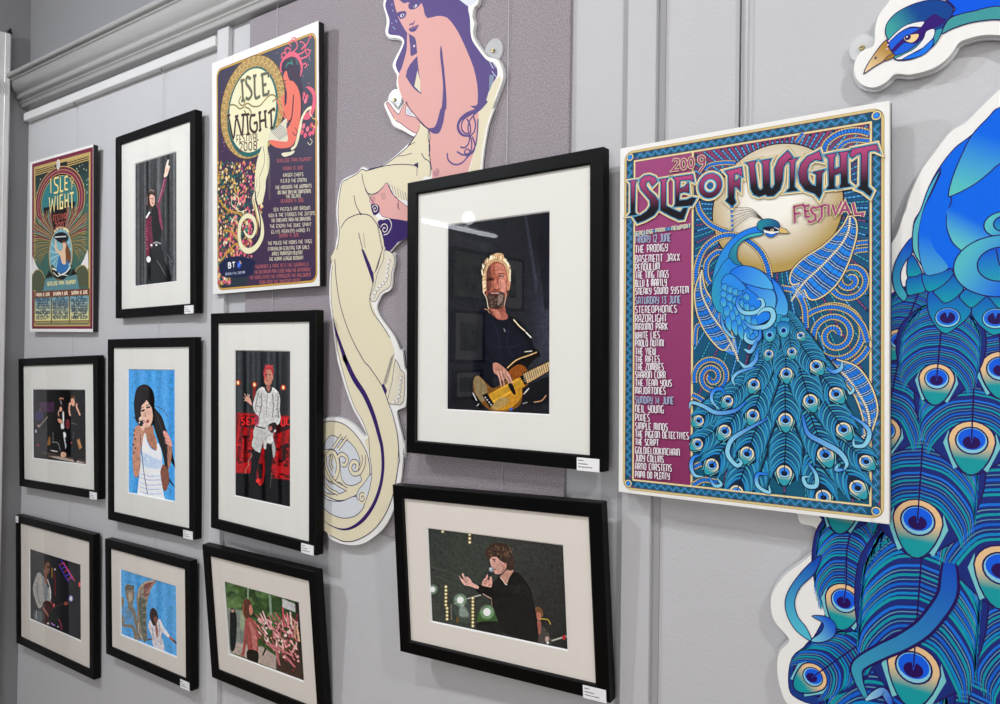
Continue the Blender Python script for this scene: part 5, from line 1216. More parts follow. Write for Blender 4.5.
    for (ex, ey) in ((470, 645), (552, 620)):
        shp(q((ex-38, ey-35), (ex, ey-55), (ex+38, ey-35), (ex+30, ey+20), (ex, ey+42), (ex-30, ey+20)), '2f9fb8', g=(q((ex, ey-50))[0], q((ex, ey+40))[0], '1470c0', '49b7c0'), sm=4, wd=.7)
        c = it.loc(q((ex, ey)))[0]; a.ell(c, 3.4*S, 3.4*S, '9fdcea'); a.ell(c, 2.8*S, 2.8*S, '1c70e0'); a.ell(c, 1.8*S, 1.8*S, '0b1230')
    def curl(pts, w_, c0='1f80f0', c1='8fd6f0', tp=(.35, .9, 1, .8, .2)): hook(a, cr(it.loc(pts), 6), w_*S, c0, c1, taper=tp)
    curl(q((330, 380), (280, 450), (310, 510), (380, 515), (430, 480), (425, 440), (395, 435)), 4.4)
    curl(q((310, 560), (370, 600), (450, 595), (490, 550), (480, 500), (430, 500), (400, 530)), 5.5, c0='2a8cf4')
    curl(q((415, 610), (410, 660), (370, 690), (330, 670), (330, 630)), 4.6)
    curl(q((185, 520), (200, 600), (240, 650), (270, 665)), 3)
    curl(Z(690, 340, 4.4, [(300, 40), (290, 90), (250, 120), (215, 90)]), 4.5); curl(Z(690, 340, 4.4, [(300, 0), (270, 50), (240, 40)]), 4.0)
    curl(Z(690, 340, 4.4, [(290, 120), (220, 140), (190, 170), (200, 200)]), 3.4)
    curl(Z(690, 340, 4.4, [(345, 345), (250, 395), (185, 440), (168, 500), (205, 550), (228, 540), (215, 520)]), 5, c0='1a74e4')
    curl(Z(690, 340, 4.4, [(250, 270), (200, 310), (120, 320), (60, 290), (10, 275), (0, 300)]), 4.6, c0='1a74e4')
    curl(Z(690, 340, 4.4, [(155, 240), (140, 215), (105, 225), (98, 265), (130, 305)]), 4)
    curl(Z(690, 340, 4.4, [(45, 505), (15, 520), (8, 560), (25, 595), (60, 600)]), 4.4)
    curl(Z(690, 340, 4.4, [(85, 600), (110, 640), (140, 635), (120, 605)]), 3.6); curl(Z(690, 340, 4.4, [(345, 590), (300, 590), (300, 640), (350, 670), (350, 640)]), 4.2)
    curl(Z(780, 340, 4.4, [(100, 330), (125, 410), (190, 450), (260, 490), (295, 540), (285, 570)]), 5.4, c0='1a74e4')
    curl(Z(780, 340, 4.4, [(285, 570), (250, 570), (258, 545)]), 3.4)
    curl(Z(780, 340, 4.4, [(125, 540), (160, 590), (160, 640), (120, 640), (105, 605), (130, 600)]), 4.4)
    curl(Z(780, 340, 4.4, [(310, 330), (370, 370), (395, 410), (375, 460), (330, 465), (325, 435)]), 4.2)
    curl(Z(780, 340, 4.4, [(210, 125), (240, 140), (270, 125), (275, 95)]), 4)
    curl(Z(780, 340, 4.4, [(300, 190), (325, 215), (310, 235), (298, 215)]), 2.6)
    # head
    hq = lambda *p: Z(735, 130, 6.452, p)
    for i in range(6):
        ex, ey = Z(620, 150, 8.333, [(985-i*0, 490)])[0] if False else (735+(-3+i*.2), 207+i*4.6)
        P_ = cr(it.loc([(764, 220), (752, 209+i*1.5), (742, 208+i*2.8), (ex, ey)]), 5); a.stroke(P_, .45*S, '3a3020')
        a.ell(P_[-1], 1.5*S, 1.5*S, ln_); a.ell(P_[-1], 1.1*S, 1.1*S, '2f86f2')
    shp(hq((150, 600), (180, 580), (230, 575), (280, 595), (295, 640), (280, 665), (230, 670), (190, 660), (150, 640)), '14608f', g=(hq((160, 600))[0], hq((280, 640))[0], '1c8fa0', '14508c'))
    shp(hq((190, 640), (240, 625), (290, 640), (285, 665), (230, 690), (195, 670)), 'f4f4ee', sm=4, wd=.6)
    shp(hq((185, 632), (235, 625), (285, 650), (235, 655), (195, 645)), '101030', sm=4, wd=.4)
    shp(hq((200, 665), (240, 675), (275, 665), (250, 690), (215, 690)), '1c70e0', sm=3, wd=.5)
    c = it.loc(hq((243, 648)))[0]; a.ell(c, 1.7*S, 1.3*S, 'f2e2b0'); a.ell(c, .8*S, .8*S, '101020')
    shp(hq((290, 625), (330, 640), (355, 668), (310, 668), (288, 665)), 'e0c070', sm=0, wd=.6)
    a.build('poster_print', M['poster'], t)
    # ---- lettering
    a = Art(it, -.0021, 3e-6)
    T7 = (620, 150, 8.333); T8 = (735, 130, 6.452); P4 = (610, 90, 4.693)
    letters = [(T7, [(85, 262), (145, 255), (128, 275), (125, 525), (138, 540), (80, 545), (98, 525), (100, 275)]),
      (T7, [(312, 262), (292, 232), (250, 216), (210, 222), (180, 245), (170, 285), (182, 328), (222, 375), (258, 418), (262, 468), (230, 515), (180, 550), (125, 565), (152, 605), (215, 582), (285, 542), (322, 490), (322, 430), (292, 385), (245, 345), (216, 305), (220, 268), (250, 256), (275, 300)]),
      (T7, [(335, 250), (402, 240), (383, 265), (385, 470), (440, 498), (508, 528), (536, 490), (562, 488), (532, 575), (500, 578), (420, 542), (345, 500), (352, 265)]),
      (T7, [(450, 232), (606, 210), (618, 262), (590, 246), (502, 252), (497, 328), (540, 315), (572, 282), (578, 355), (540, 345), (496, 362), (492, 428), (560, 422), (602, 402), (634, 408), (602, 460), (460, 470), (470, 450), (470, 255)]),
      (P4, [(546, 383), (618, 366), (624, 406), (600, 391), (585, 394), (583, 430), (598, 428), (612, 413), (612, 470), (597, 452), (583, 455), (583, 510), (590, 528), (576, 545), (548, 520), (560, 505), (560, 400)]),
      (T8, [(78, 215), (137, 203), (125, 225), (146, 375), (165, 398), (188, 380), (185, 222), (172, 203), (232, 192), (220, 215), (225, 375), (246, 385), (265, 350), (262, 250), (288, 192), (342, 140), (372, 178), (345, 192), (312, 240), (306, 330), (290, 385), (252, 422), (215, 425), (200, 412), (160, 428), (125, 415), (108, 380), (98, 230)]),
      (T8, [(340, 200), (407, 183), (386, 207), (382, 370), (402, 390), (338, 398), (360, 375), (362, 212)]),
      (T8, [(545, 140), (562, 198), (520, 190), (482, 215), (464, 260), (468, 320), (492, 358), (528, 372), (533, 285), (508, 275), (578, 260), (560, 285), (558, 410), (545, 438), (520, 408), (460, 388), (425, 340), (414, 280), (430, 220), (470, 175), (528, 150)]),
      (T8, [(588, 165), (652, 152), (640, 180), (638, 262), (684, 242), (684, 165), (672, 150), (738, 140), (722, 165), (725, 345), (747, 362), (680, 372), (690, 345), (690, 272), (640, 292), (640, 370), (657, 378), (598, 382), (612, 360), (610, 185)]),
      (T8, [(758, 128), (912, 97), (934, 145), (905, 128), (862, 135), (856, 160), (855, 370), (884, 398), (872, 424), (830, 390), (798, 378), (815, 360), (820, 160), (814, 147), (790, 155), (760, 178), (745, 165)])]
    P_ = [it.loc(Z(*z, p)) for z, p in letters]
    oc = it.loc([Z(*T7, [(755, 300)])[0]])[0]; ang = np.linspace(0, 2*math.pi, 40, endpoint=False)
    ring = lambda rx, ry: np.stack([oc[0]+rx*np.cos(ang), oc[1]+ry*np.sin(ang)], -1)
    cx_ = 1/8.333*S
    O1 = ring(72*cx_*1.12, 84*cx_)
    for wd, c in ((7.6, '8a7440'), (6.9, 'f2dfae'), (3.9, '3c3a50'), (3.3, '6cc0ea')):
        for q in P_: a.stroke(q, wd*S, c, closed=True, up=False)
        a.stroke(O1, (wd+5.4)*S, c, closed=True, up=False)
        if c in ('8a7440', 'f2dfae'):
            for q in P_: a.poly(q, c, up=False)
        a.up(3)
    for q in P_: dashes(a, np.vstack([q, q[:1]]), 3.3*S, 1.5*S, .25, '3a7fae')
    for q in P_: a.stroke(q, 1.7*S, '1a1830', closed=True, up=False)
    a.stroke(O1, 6.8*S, '1a1830', closed=True, up=False)
    a.up()
    allz = np.vstack(P_)
    def lg(x, z):
        return tuple(np.array(lin('b8497f'))*(1-min(1,max(0,(oc[1]+.02-z)/.04)))+np.array(lin('100e18'))*min(1,max(0,(oc[1]+.02-z)/.04)))
        # magenta at the head of the word running to black at its foot
        zt = .520+(x+.19)*-.02+max(0, x-.0)*.11; zb = zt-.082
        t = min(1, max(0, (zt-z)/(zt-zb)))*1.05; c0_, c1_ = np.array(lin('b0467c')), np.array(lin('15121f')); t = min(1, t)**1.1
        return tuple(c0_*(1-t)+c1_*t)
    for q in P_:
        zt, zb = q[:, 1].max(), q[:, 1].min()
        a.poly(q, None, up=False, sub=.006, grad=((q[0, 0], zt-.004, 'b8497f'), (q[0, 0], zt-(zt-zb)*.72, '100e18')))
    a.stroke(O1, 5.4*S, lg, closed=True, up=False)
    a.up(); a.ell(oc, 62*cx_, 64*cx_, '3c3a50'); a.ell(oc, 58*cx_, 60*cx_, '6cc0ea'); a.ell(oc, 46*cx_, 48*cx_, 'f2dfae'); a.ell(oc, 32*cx_, 34*cx_, '123a70')
    for i in range(4): a.stroke([oc+np.array([-24*cx_, (i-1.5)*14*cx_]), oc+np.array([24*cx_, (i-1.5)*14*cx_])], 4*cx_, '49a0e0')
    # FESTIVAL and the year, drawn as strokes
    fest = [[(385, 498), (388, 600)], [(376, 498), (442, 484), (446, 500)], [(385, 545), (425, 538)], [(452, 497), (458, 562)], [(445, 495), (484, 488)], [(452, 528), (478, 522)], [(456, 564), (486, 560)],
            [(528, 505), (505, 500), (492, 515), (500, 535), (522, 552), (522, 580), (492, 597), (472, 588)], [(530, 500), (595, 482)], [(562, 492), (562, 560), (540, 592)], [(606, 484), (606, 550)], [(632, 482), (650, 548), (690, 462)],
            [(680, 545), (712, 470), (745, 545)], [(695, 520), (730, 516)], [(762, 470), (780, 545), (828, 540), (822, 562)]]
    fp = [it.loc(Z(*T8, p)) for p in fest]
    yr = [[(445, 105), (458, 82), (488, 84), (492, 108), (448, 165), (440, 174), (498, 165)], [(535+22*math.cos(x), 120+40*math.sin(x)) for x in np.linspace(0, 6.28, 13)], [(597+22*math.cos(x), 108+40*math.sin(x)) for x in np.linspace(0, 6.28, 13)],
          [(684+24*math.cos(x), 82+28*math.sin(x)) for x in np.linspace(0, 6.28, 13)], [(709, 88), (705, 130), (662, 190)]]
    yp = [it.loc(Z(*T7, p)) for p in yr]
    for wd, c in ((4.3, '6a5a50'), (3.7, 'f0dfb0'), (2.3, '5a2048'), (1.9, 'a8487e')):
        for q in fp: a.stroke(q, wd*S, c, up=False)
        for q in yp: a.stroke(q, wd*S*.95, c, up=False)
        a.up(2)
    # the bill
    rows = [('FRIDAY 12 JUNE', 236, 243.2, 671, -2, 1), ('THE PRODIGY', 246, 253, 668, -2, 0), ('BASEMENT JAXX', 255.8, 262.6, 680, -1.8, 0), ('PENDULUM', 264.4, 271, 660, -1.4, 0), ('THE TING TINGS', 272, 278.6, 669, -1.2, 0),
            ('BLLU & MARTLY', 280.2, 286.8, 667, -1.1, 0), ('SNEAKY SOUND SYSTEM', 288.4, 294.6, 689, -1.6, 0), ('SATURDAY 13 JUNE', 297.4, 304, 681, -1, 1), ('STEREOPHONICS', 306.4, 313, 677, -.8, 0), ('RAZORLIGHT', 315, 322, 667, -.5, 0),
            ('MAXIMO PARK', 323.6, 330, 668, -.4, 0), ('WHITE LIES', 332, 338.4, 660, -.3, 0), ('PAOLO NUTINI', 340, 346.4, 664, -.2, 0), ('THE VIEW', 348, 354.4, 656, 0, 0), ('THE RIFLES', 356, 362, 660, 0, 0), ('THE ZOMBIES', 363.4, 370, 664, .2, 0),
            ('SHARON CORR', 371.4, 377.8, 666, .4, 0), ('THE TEAM YOUS', 379.6, 385.6, 672, .6, 0), ('MAJORTONES', 387.2, 393.6, 666, .6, 0), ('SUNDAY 14 JUNE', 396.4, 403, 674, 1, 1), ('NEIL YOUNG', 405, 412, 664, .9, 0), ('PIXIES', 413.8, 420.6, 650, .5, 0),
            ('SIMPLE MINDS', 422.6, 429, 668, 1.3, 0), ('THE PIGEON DETECTIVES', 430.6, 436.8, 689, 2.2, 0), ('THE SCRIPT', 438.6, 444.6, 659, 1.1, 0), ('GOLDIELOOKINCHAIN', 446.8, 453, 680, 2.4, 0), ('JUDY COLLINS', 454.6, 460.8, 664, 1.5, 0),
            ('ARNO CARSTENS', 462.8, 469, 672, 2.1, 0), ('PAPA DO PLENTY', 471, 477.2, 670, 2.1, 0)]
    for txt, y0, y1, xe, sl, day in rows:
        p = it.loc([(636, y1), (xe, y1+sl), (636, y0)]); W_ = p[1, 0]-p[0, 0]; Hh = p[2, 1]-p[0, 1]; slope = (p[1, 1]-p[0, 1])/W_
        for dx, dz, wd, c in ((.0004, -.0005, 1.4, '6a2c58'), (0, 0, .95, 'a3bcd8' if day else 'f6f2f6')):
            a.text(txt, p[0, 0]+dx, p[0, 1]+dz, W_, Hh, wd*S, c, slope=slope)
    p = it.loc([(635, 234), (691, 226)]); a.stroke(p, 3.6*S, '3f7fae')
    a.text('SEACLOSE PARK - NEWPORT', p[0, 0], p[0, 1]-.003, p[1, 0]-p[0, 0], .0062, .9*S, 'e8d6b0', slope=(p[1, 1]-p[0, 1])/(p[1, 0]-p[0, 0]))
    a.build('lettering', M['poster'], t)
    return it
peacock_poster()
# ------------------------------------------------------------------ shaped cutout boards
def slab(b, p, y0, y1, m_front, m_side):
    """outline p (x,z) given depth; front towards -y"""
    p = [tuple(q) for q in p]
    tri = tessellate_polygon([[Vector((a, c, 0)) for a, c in p]]); n = len(p)
    b.add([(a, y0, c) for a, c in p], [tuple(t) for t in tri], m_front)
    b.add([(a, y1, c) for a, c in p], [tuple(t) for t in tri], m_side)
    b.add([(a, y0, c) for a, c in p]+[(a, y1, c) for a, c in p], [(i, (i+1) % n, n+(i+1) % n, n+i) for i in range(n)], m_side)
def flat_item(th): return Hung([0, -1.0, 1, 1, 0, 0, 0], th)
def offset(p, d):
    p = np.asarray(p, float); a = np.roll(p, 1, 0); b_ = np.roll(p, -1, 0); t = b_-a; t /= np.maximum(np.hypot(*t.T), 1e-9)[:, None]
    area_ = np.sum(p[:, 0]*np.roll(p[:, 1], -1)-np.roll(p[:, 0], -1)*p[:, 1])
    n = np.stack([t[:, 1], -t[:, 0]], -1)*(1 if area_ > 0 else -1)
    return p+n*d
def mount_tab(parent, it, c, r, y, hole=True, ang=0):
    """round clear tab with its screw"""
    C_ = it.loc([c])[0]; b = MB(); t = np.linspace(0, 2*math.pi, 24, endpoint=False)
    slab(b, [(C_[0]+r*math.cos(x), C_[1]+r*math.sin(x)*1.1) for x in t], y, y+.004, 'acryl', 'acryl'); o = b.build('mounting_tab', parent)
    b = MB(); b.tube([(C_[0], y-.004, C_[1]), (C_[0], y-.0015, C_[1]), (C_[0], y+.0035, C_[1])], [.0035, .0042, .0022], 'brass', 10); b.box(C_[0]-.0026, C_[0]+.0026, y-.0045, y-.0038, C_[1]-.0005, C_[1]+.0005, 'board_black')
    b.build('screw', o)

def peacock_cutout():
    it = flat_item(.022)
    t = empty('peacock_cutout', 'giant blue peacock shaped cutout board with white edge, cropped by the photo edge', 'cutout', None, it.mat)
    S = .00132   # metres per photo pixel here
    L = lambda *z: it.loc(Z(*z))
    K1 = (840, 0, 6.25); K2 = (870, 80, 5.415); K3 = (870, 205, 5.415); K4 = (870, 330, 5.415); K5 = (870, 455, 5.415); K6 = (870, 574, 5.415); K7 = (750, 500, 3.451)
    head = Z(*K1, [(1000, 218), (900, 218), (820, 235), (745, 265), (700, 330), (640, 390), (560, 435), (440, 465), (345, 462), (290, 510), (220, 545), (150, 535), (102, 490), (88, 420), (110, 350), (150, 312), (205, 290), (218, 250), (220, 180), (240, 100), (290, 30), (330, -20), (420, -90), (560, -140), (760, -120), (1000, -70)])
    out = cr(head, 5)
    body_l = Z(*K2, [(704, 50), (620, 130), (520, 230), (440, 280), (360, 380), (280, 490), (220, 620), (195, 704)])+Z(*K3, [(180, 60), (150, 150), (110, 220), (60, 310), (20, 430), (10, 520), (-20, 640)])+[(858, 400), (846, 450), (830, 490)]
    low = Z(*K7, [(160, 40), (175, 80), (222, 92), (240, 125), (235, 162), (180, 215), (118, 262), (78, 320), (72, 370), (86, 420), (130, 472), (132, 492), (100, 530), (94, 590), (105, 650), (130, 704), (190, 735), (260, 780)])
    right = [(900, 770), (1040, 775), (1110, 700), (1130, 560), (1120, 400), (1110, 240), (1105, 120), (1090, 60), (1060, 0), (1030, -10)]
    # neck comes round outside the picture, so the whole outline is one sweep
    neck_low = [(1000, 35), (1022, 40), (1035, 52), (1030, 66), (1012, 80)]
    outline = np.vstack([cr(head[::-1][:] , 5)[::-1] if False else cr(head[:12][::-1] if False else head, 5)])
    top = np.array(head)          # from (1000,35) round the beak to the crown, back to the right edge above
    ring_px = list(map(tuple, cr(top, 5)))+[(1040, -2), (1085, 20)]+[(1110, 120), (1125, 240), (1130, 400), (1130, 560), (1110, 700), (1040, 775), (900, 770)]+[tuple(q) for q in cr(low, 5)[::-1]]+[tuple(q) for q in cr(body_l, 5)[::-1]]+[(1012, 80), (1026, 68), (1030, 54), (1018, 42)]
    P = it.loc(ring_px)
    b = MB(); slab(b, P, 0, .0075, 'board', 'board'); b.build('board', t)
    b = MB(); slab(b, offset(P, .0035), .0080, .0120, 'acryl', 'acryl'); b.build('backing_sheet', t)
    mount_tab(t, it, (861, 46), .0175, .0085)
    a = Art(it, -.00004, 3e-6)
    dk = '26125c'
    def shp(pts, c, g=None, sm=5, wd=1.1, line=dk):
        q = cr(it.loc(pts), sm, True) if sm else it.loc(pts)
        gr = None
        if g:
            A_ = it.loc([g[0]])[0]; B_ = it.loc([g[1]])[0]; gr = ((A_[0], A_[1], g[2]), (B_[0], B_[1], g[3]))
        a.poly(q, c, grad=gr, sub=.012 if g else 0)
        if wd: a.stroke(q, wd*S, line, closed=True)
    # --- tail feathers, lowest first
    pal = ['1c2f80', '0fa0ae', '5f96a8', '1268d8', '5f96a8', '0c8fd0', '12a6b0', '2a2a78', '1a78e8', '6fa6b0']
    def big(E, R, r, W, nb=34, bend=0.0, pale=False):
        a_ = it.loc([E])[0]; b_ = it.loc([R])[0]
        feather(a, b_, a_, W*S, r*S, pal, nb=nb, bend=bend, dark=dk, ring='f4cc98', lw=S*1.25, thin=.5, var=True, droop=.10)
    # ground of the train so no board shows between feathers
    body = Z(*K3, [(300, 380), (230, 430), (130, 520), (60, 600)])+[(872, 340), (856, 400), (842, 470), (834, 530), (830, 565), (828, 605), (812, 640), (792, 658), (789, 688), (800, 700), (830, 712), (900, 760), (1100, 760), (1120, 500), (1100, 330), (1000, 320)]
    shp(body, '1c3f8f', sm=4)
    big((1075, 735), (1040, 600), 20, 52); big((960, 790), (975, 640), 22, 56)
    big((868, 790), (905, 610), 20, 60)
    big((812.5, 677), (868, 638), 14.5, 29, nb=22)
    big((1085, 560), (1050, 420), 20, 52); big((1040, 690), (1010, 560), 22, 55)
    big((844, 601), (858, 500), 18, 33, bend=-.15)
    big((913.5, 668), (925, 510), 23, 58)
    big((842, 508), (858, 400), 16, 40)
    big((1002, 569), (1012, 400), 22, 60)
    big((917.6, 521), (926, 395), 21.5, 54)
    big((884, 431), (905, 330), 15, 40)
    big((1075, 440), (1060, 300), 18, 48)
    big((971.6, 441), (976, 335), 19, 50)
    big((899, 341), (922, 285), 12, 26)
    big((1001, 369), (998, 290), 16.5, 40)
    big((936.7, 379), (944, 300), 15, 38)
    def shk(pts, w_, c0='0f5fd8', c1='5cc4d0', tp=(.3, .9, 1, .9, .25)): hook(a, cr(it.loc(pts), 6), w_*S, c0, c1, dark=dk, edge=.18, taper=tp)
    shk(Z(*K6, [(430, -60), (430, 0), (420, 110), (360, 210), (280, 300), (170, 370), (60, 420)])+Z(*K7, [(375, 570), (375, 620), (400, 680)]), 15, c0='1250c8', c1='3fa8c0', tp=(.7, 1, 1, 1, .9, .7, .3))
    shk(Z(*K7, [(400, 690), (430, 672), (460, 660), (480, 690), (490, 720)]), 8, c0='a0dcec', c1='1a60d8')
    # curls at the left edge of the train
    shp(Z(*K7, [(245, 190), (190, 235), (140, 300), (122, 350), (130, 400), (160, 450), (212, 486), (195, 440), (165, 400), (155, 350), (175, 300), (225, 250)]), '1a70e8', g=(Z(*K7, [(220, 210)])[0], Z(*K7, [(180, 460)])[0], '1250c0', '58c8e0'), sm=5)
    shp(Z(*K7, [(215, 400), (265, 402), (296, 430), (290, 470), (250, 490), (210, 485), (245, 455), (252, 425)]), '2f88ea', g=(Z(*K7, [(290, 440)])[0], Z(*K7, [(215, 485)])[0], '1a60d8', '7fd8ec'), sm=4)
    # --- scale feathers
    def sc_(pts, y0=None):
        ys = [q[1] for q in pts]; xs = [q[0] for q in pts]; m_ = sum(xs)/len(xs)
        shp(Z(*K3, pts), '1790b8', g=(Z(*K3, [(m_, min(ys))])[0], Z(*K3, [(m_, max(ys))])[0], '0c58c8', '12a6b4'), sm=3)
    sc_([(205, 300), (235, 275), (285, 375), (262, 385), (205, 390)])
    sc_([(205, 395), (250, 388), (282, 375), (292, 430), (300, 468), (250, 482), (205, 488), (196, 440)])
    for c_ in ((430, 300), ):
        pass
    def escale(pts, c):
        sc_(pts); C_ = it.loc(Z(*K3, [c]))[0]
        a.ell(C_, 11.6*S, 10.4*S, dk); a.ell(C_, 10.6*S, 9.4*S, '8fdce8'); a.ell(C_+np.array([0, .6*S]), 9.8*S, 8.3*S, '2272ee'); a.ell(C_, 6.8*S, 5.8*S, dk)
        a.poly([C_+np.array([-2.2*S, 7*S]), C_+np.array([2.2*S, 7*S]), C_+np.array([0, -.5*S])], '2272ee')
    escale([(550, 560), (632, 485), (704, 475), (800, 560), (760, 660), (680, 704), (640, 690), (575, 630)], (680, 615))
    escale([(315, 480), (350, 465), (410, 530), (485, 490), (548, 558), (530, 610), (470, 662), (405, 697), (345, 640), (312, 560)], (420, 610))
    sc_([(485, 490), (560, 430), (632, 480), (600, 520), (550, 557), (505, 525)])
    sc_([(632, 480), (720, 470), (800, 480), (760, 540), (700, 560), (660, 520)])
    sc_([(348, 462), (452, 375), (508, 440), (480, 490), (410, 532), (365, 495)])
    sc_([(285, 375), (350, 378), (440, 345), (457, 367), (400, 432), (320, 472), (290, 430)])
    sc_([(455, 367), (520, 325), (532, 380), (558, 430), (530, 452), (480, 412)])
    # --- left curl
    shp(Z(*K3, [(230, 178), (180, 232), (138, 310), (122, 390), (138, 470), (180, 520), (202, 490), (172, 430), (166, 370), (190, 310), (228, 262)]), '1a80e0', g=(Z(*K3, [(200, 220)])[0], Z(*K3, [(160, 480)])[0], '0a56d0', '3fb0c4'))
    # --- body
    blue = '006cf4'
    shp(Z(*K2, [(704, 150), (640, 210), (550, 300), (460, 370), (380, 470), (320, 580), (275, 704)])+Z(*K3, [(240, 90), (232, 200), (245, 270), (295, 340), (300, 376), (350, 378), (400, 352), (442, 345), (458, 366), (520, 326), (620, 440), (800, 440), (1100, 400), (1250, 100)])+[(1105, 150), (1090, 90), (1040, 85)], blue, sm=4)
    a.stroke(cr(it.loc(Z(*K3, [(300, 376), (272, 280), (262, 180), (275, 90), (300, 0)])+Z(*K2, [(330, 620), (385, 500)])), 6), 1.1*S, dk)
    shp(Z(*K2, [(385, 480), (320, 580), (275, 704)])+Z(*K3, [(240, 100), (230, 190), (240, 262), (292, 345), (294, 370), (268, 270), (262, 180), (275, 90), (300, 0)])+Z(*K2, [(335, 600)]), '56bfcc', g=(Z(*K3, [(280, -60)])[0], Z(*K3, [(250, 250)])[0], '49b4d8', '66cccc'), sm=4)
    shp(Z(*K3, [(300, 10), (275, 90), (264, 180), (272, 280), (300, 370), (350, 375), (420, 345), (400, 300), (350, 240), (320, 150), (310, 60)]), blue, g=(Z(*K3, [(345, 170)])[0], Z(*K3, [(290, 330)])[0], '006cf4', '49a6dc'), wd=0)
    shp(Z(*K2, [(704, 150), (640, 205), (552, 300), (500, 400), (450, 520), (427, 610), (438, 630), (560, 570), (650, 500), (704, 455), (900, 350), (860, 150)]), blue, g=(Z(*K2, [(470, 600)])[0], Z(*K2, [(640, 300)])[0], '5fcfc8', '006cf4'), sm=4)
    a.stroke(cr(it.loc(Z(*K2, [(438, 630), (440, 660), (425, 704)])+Z(*K3, [(415, 60), (418, 130), (445, 200), (485, 240), (522, 266)])), 6), 1.1*S, dk)
    shp(Z(*K3, [(430, 15), (417, 70), (421, 130), (450, 200), (490, 240), (525, 264), (560, 200), (640, 170), (704, 160), (660, 60), (560, 10)]), blue, g=(Z(*K3, [(440, 200)])[0], Z(*K3, [(540, 70)])[0], '66cfcc', '006cf4'), wd=0)
    # loops of the wing
    for (cx, cy, R_, r_, g0, g1) in ((725, 105, 78, 40, '5fcfd0', '2a8ae8'), (705, 330, 186, 90, '58c4d0', '005cf0')):
        C_ = it.loc(Z(*K3, [(cx, cy)]))[0]; kk = 1/5.415*S
        an = np.linspace(0, 2*math.pi, 48, endpoint=False)
        o_ = np.stack([C_[0]+R_*1.14*kk*np.cos(an), C_[1]+R_*.88*kk*np.sin(an)], -1)
        a.poly(o_, g1, grad=((C_[0]-R_*kk, C_[1], g0), (C_[0]+R_*kk*.3, C_[1]-R_*kk*.6, g1)), sub=.012); a.stroke(o_, 1.2*S, dk, closed=True)
        i_ = np.stack([C_[0]+r_*1.14*kk*np.cos(an), C_[1]+r_*kk*np.sin(an)+.1*r_*kk], -1)
        a.poly(i_, '0d62d8', grad=((C_[0], C_[1]+r_*kk, '0d5ce0'), (C_[0], C_[1]-r_*kk, '27a8b8')), sub=.012); a.stroke(i_, 1.2*S, dk, closed=True)
        a.stroke(cr([(C_[0]-r_*.2*kk, C_[1]+r_*kk), (C_[0], C_[1]), (C_[0]+r_*.5*kk, C_[1]-r_*.8*kk)], 5), 1.1*S, dk)
    # --- neck and head
    shp(Z(*K1, [(700, 102), (720, 60), (690, 20), (640, -40), (1000, -60), (1200, -30), (1500, 130), (1600, 500), (1400, 560), (1250, 200), (1100, 60), (1000, 42), (850, 68)]), '005ef0', sm=4)
    shp(Z(*K1, [(637, 212), (655, 160), (690, 115), (760, 88), (850, 68), (920, 50), (1000, 42), (1150, 70), (1290, 200), (1400, 560), (1330, 560), (1180, 220), (1080, 150), (1000, 126), (900, 130), (800, 148), (700, 182)]), '45a0a4', sm=4)
    shp(Z(*K1, [(303, 255), (285, 205), (297, 145), (350, 85), (430, 40), (510, 12), (600, 0), (680, 22), (708, 60), (695, 105), (655, 150), (632, 215), (592, 280), (520, 340), (450, 370), (375, 379), (340, 368), (328, 330)]), '14509c', sm=5, g=(Z(*K1, [(310, 200)])[0], Z(*K1, [(480, 90)])[0], '45b0a8', '10489a'))
    shp(Z(*K1, [(600, 190), (640, 180), (625, 230), (590, 282), (572, 262), (590, 225)]), '3a9fb0', sm=3, wd=.7)
    shp(Z(*K1, [(303, 255), (350, 205), (420, 156), (526, 134), (516, 172), (440, 171), (370, 208), (322, 252)]), 'f4f4f8', sm=3, wd=.9)
    shp(Z(*K1, [(306, 270), (322, 252), (372, 208), (440, 176), (516, 185), (502, 250), (435, 312), (350, 348), (318, 322)]), '1f66e8', sm=4, wd=.9)
    shp(Z(*K1, [(322, 318), (380, 255), (440, 215), (500, 180), (540, 128), (590, 92), (630, 112), (662, 125), (625, 162), (545, 192), (510, 250), (460, 275), (400, 270), (345, 322)]), '38187a', sm=3, wd=.4)
    shp(Z(*K1, [(398, 240), (422, 222), (492, 212), (486, 245), (452, 270), (415, 262)]), 'ffdca0', sm=4, wd=.9)
    c = it.loc(Z(*K1, [(424, 236)]))[0]; a.ell(c, 3.0*S, 2.8*S, dk); a.ell(c+np.array([-.8*S, .9*S]), .9*S, .8*S, 'ffffff')
    shp(Z(*K1, [(590, 182), (586, 232), (532, 292), (442, 342), (392, 373), (345, 370), (398, 342), (470, 302), (520, 245), (540, 197)]), 'f6f6fa', sm=4, wd=.9)
    shp(Z(*K1, [(583, 245), (574, 295), (505, 352), (392, 376), (432, 347), (505, 312)]), '1a7cf4', sm=4, wd=.9)
    shp(Z(*K1, [(150, 462), (170, 410), (205, 355), (250, 292), (292, 250), (303, 290), (330, 332), (342, 352), (320, 368), (275, 384), (200, 428)]), 'e0b058', g=(Z(*K1, [(160, 455)])[0], Z(*K1, [(290, 300)])[0], 'ffe2b0', 'b88a38'), sm=2, wd=1.1)
    shp(Z(*K1, [(272, 384), (300, 352), (338, 336), (342, 354), (318, 370)]), 'a87c2c', sm=2, wd=.8)
    a.ell(it.loc(Z(*K1, [(224, 364)]))[0], 1.0*S, 1.6*S, dk, rot=-.5)
    for q_ in ((300, 282), (296, 308), (308, 258)): a.ell(it.loc(Z(*K1, [q_]))[0], 1.0*S, 1.0*S, 'e8c8f0')
    a.build('printed_art', M['cutout'], t)

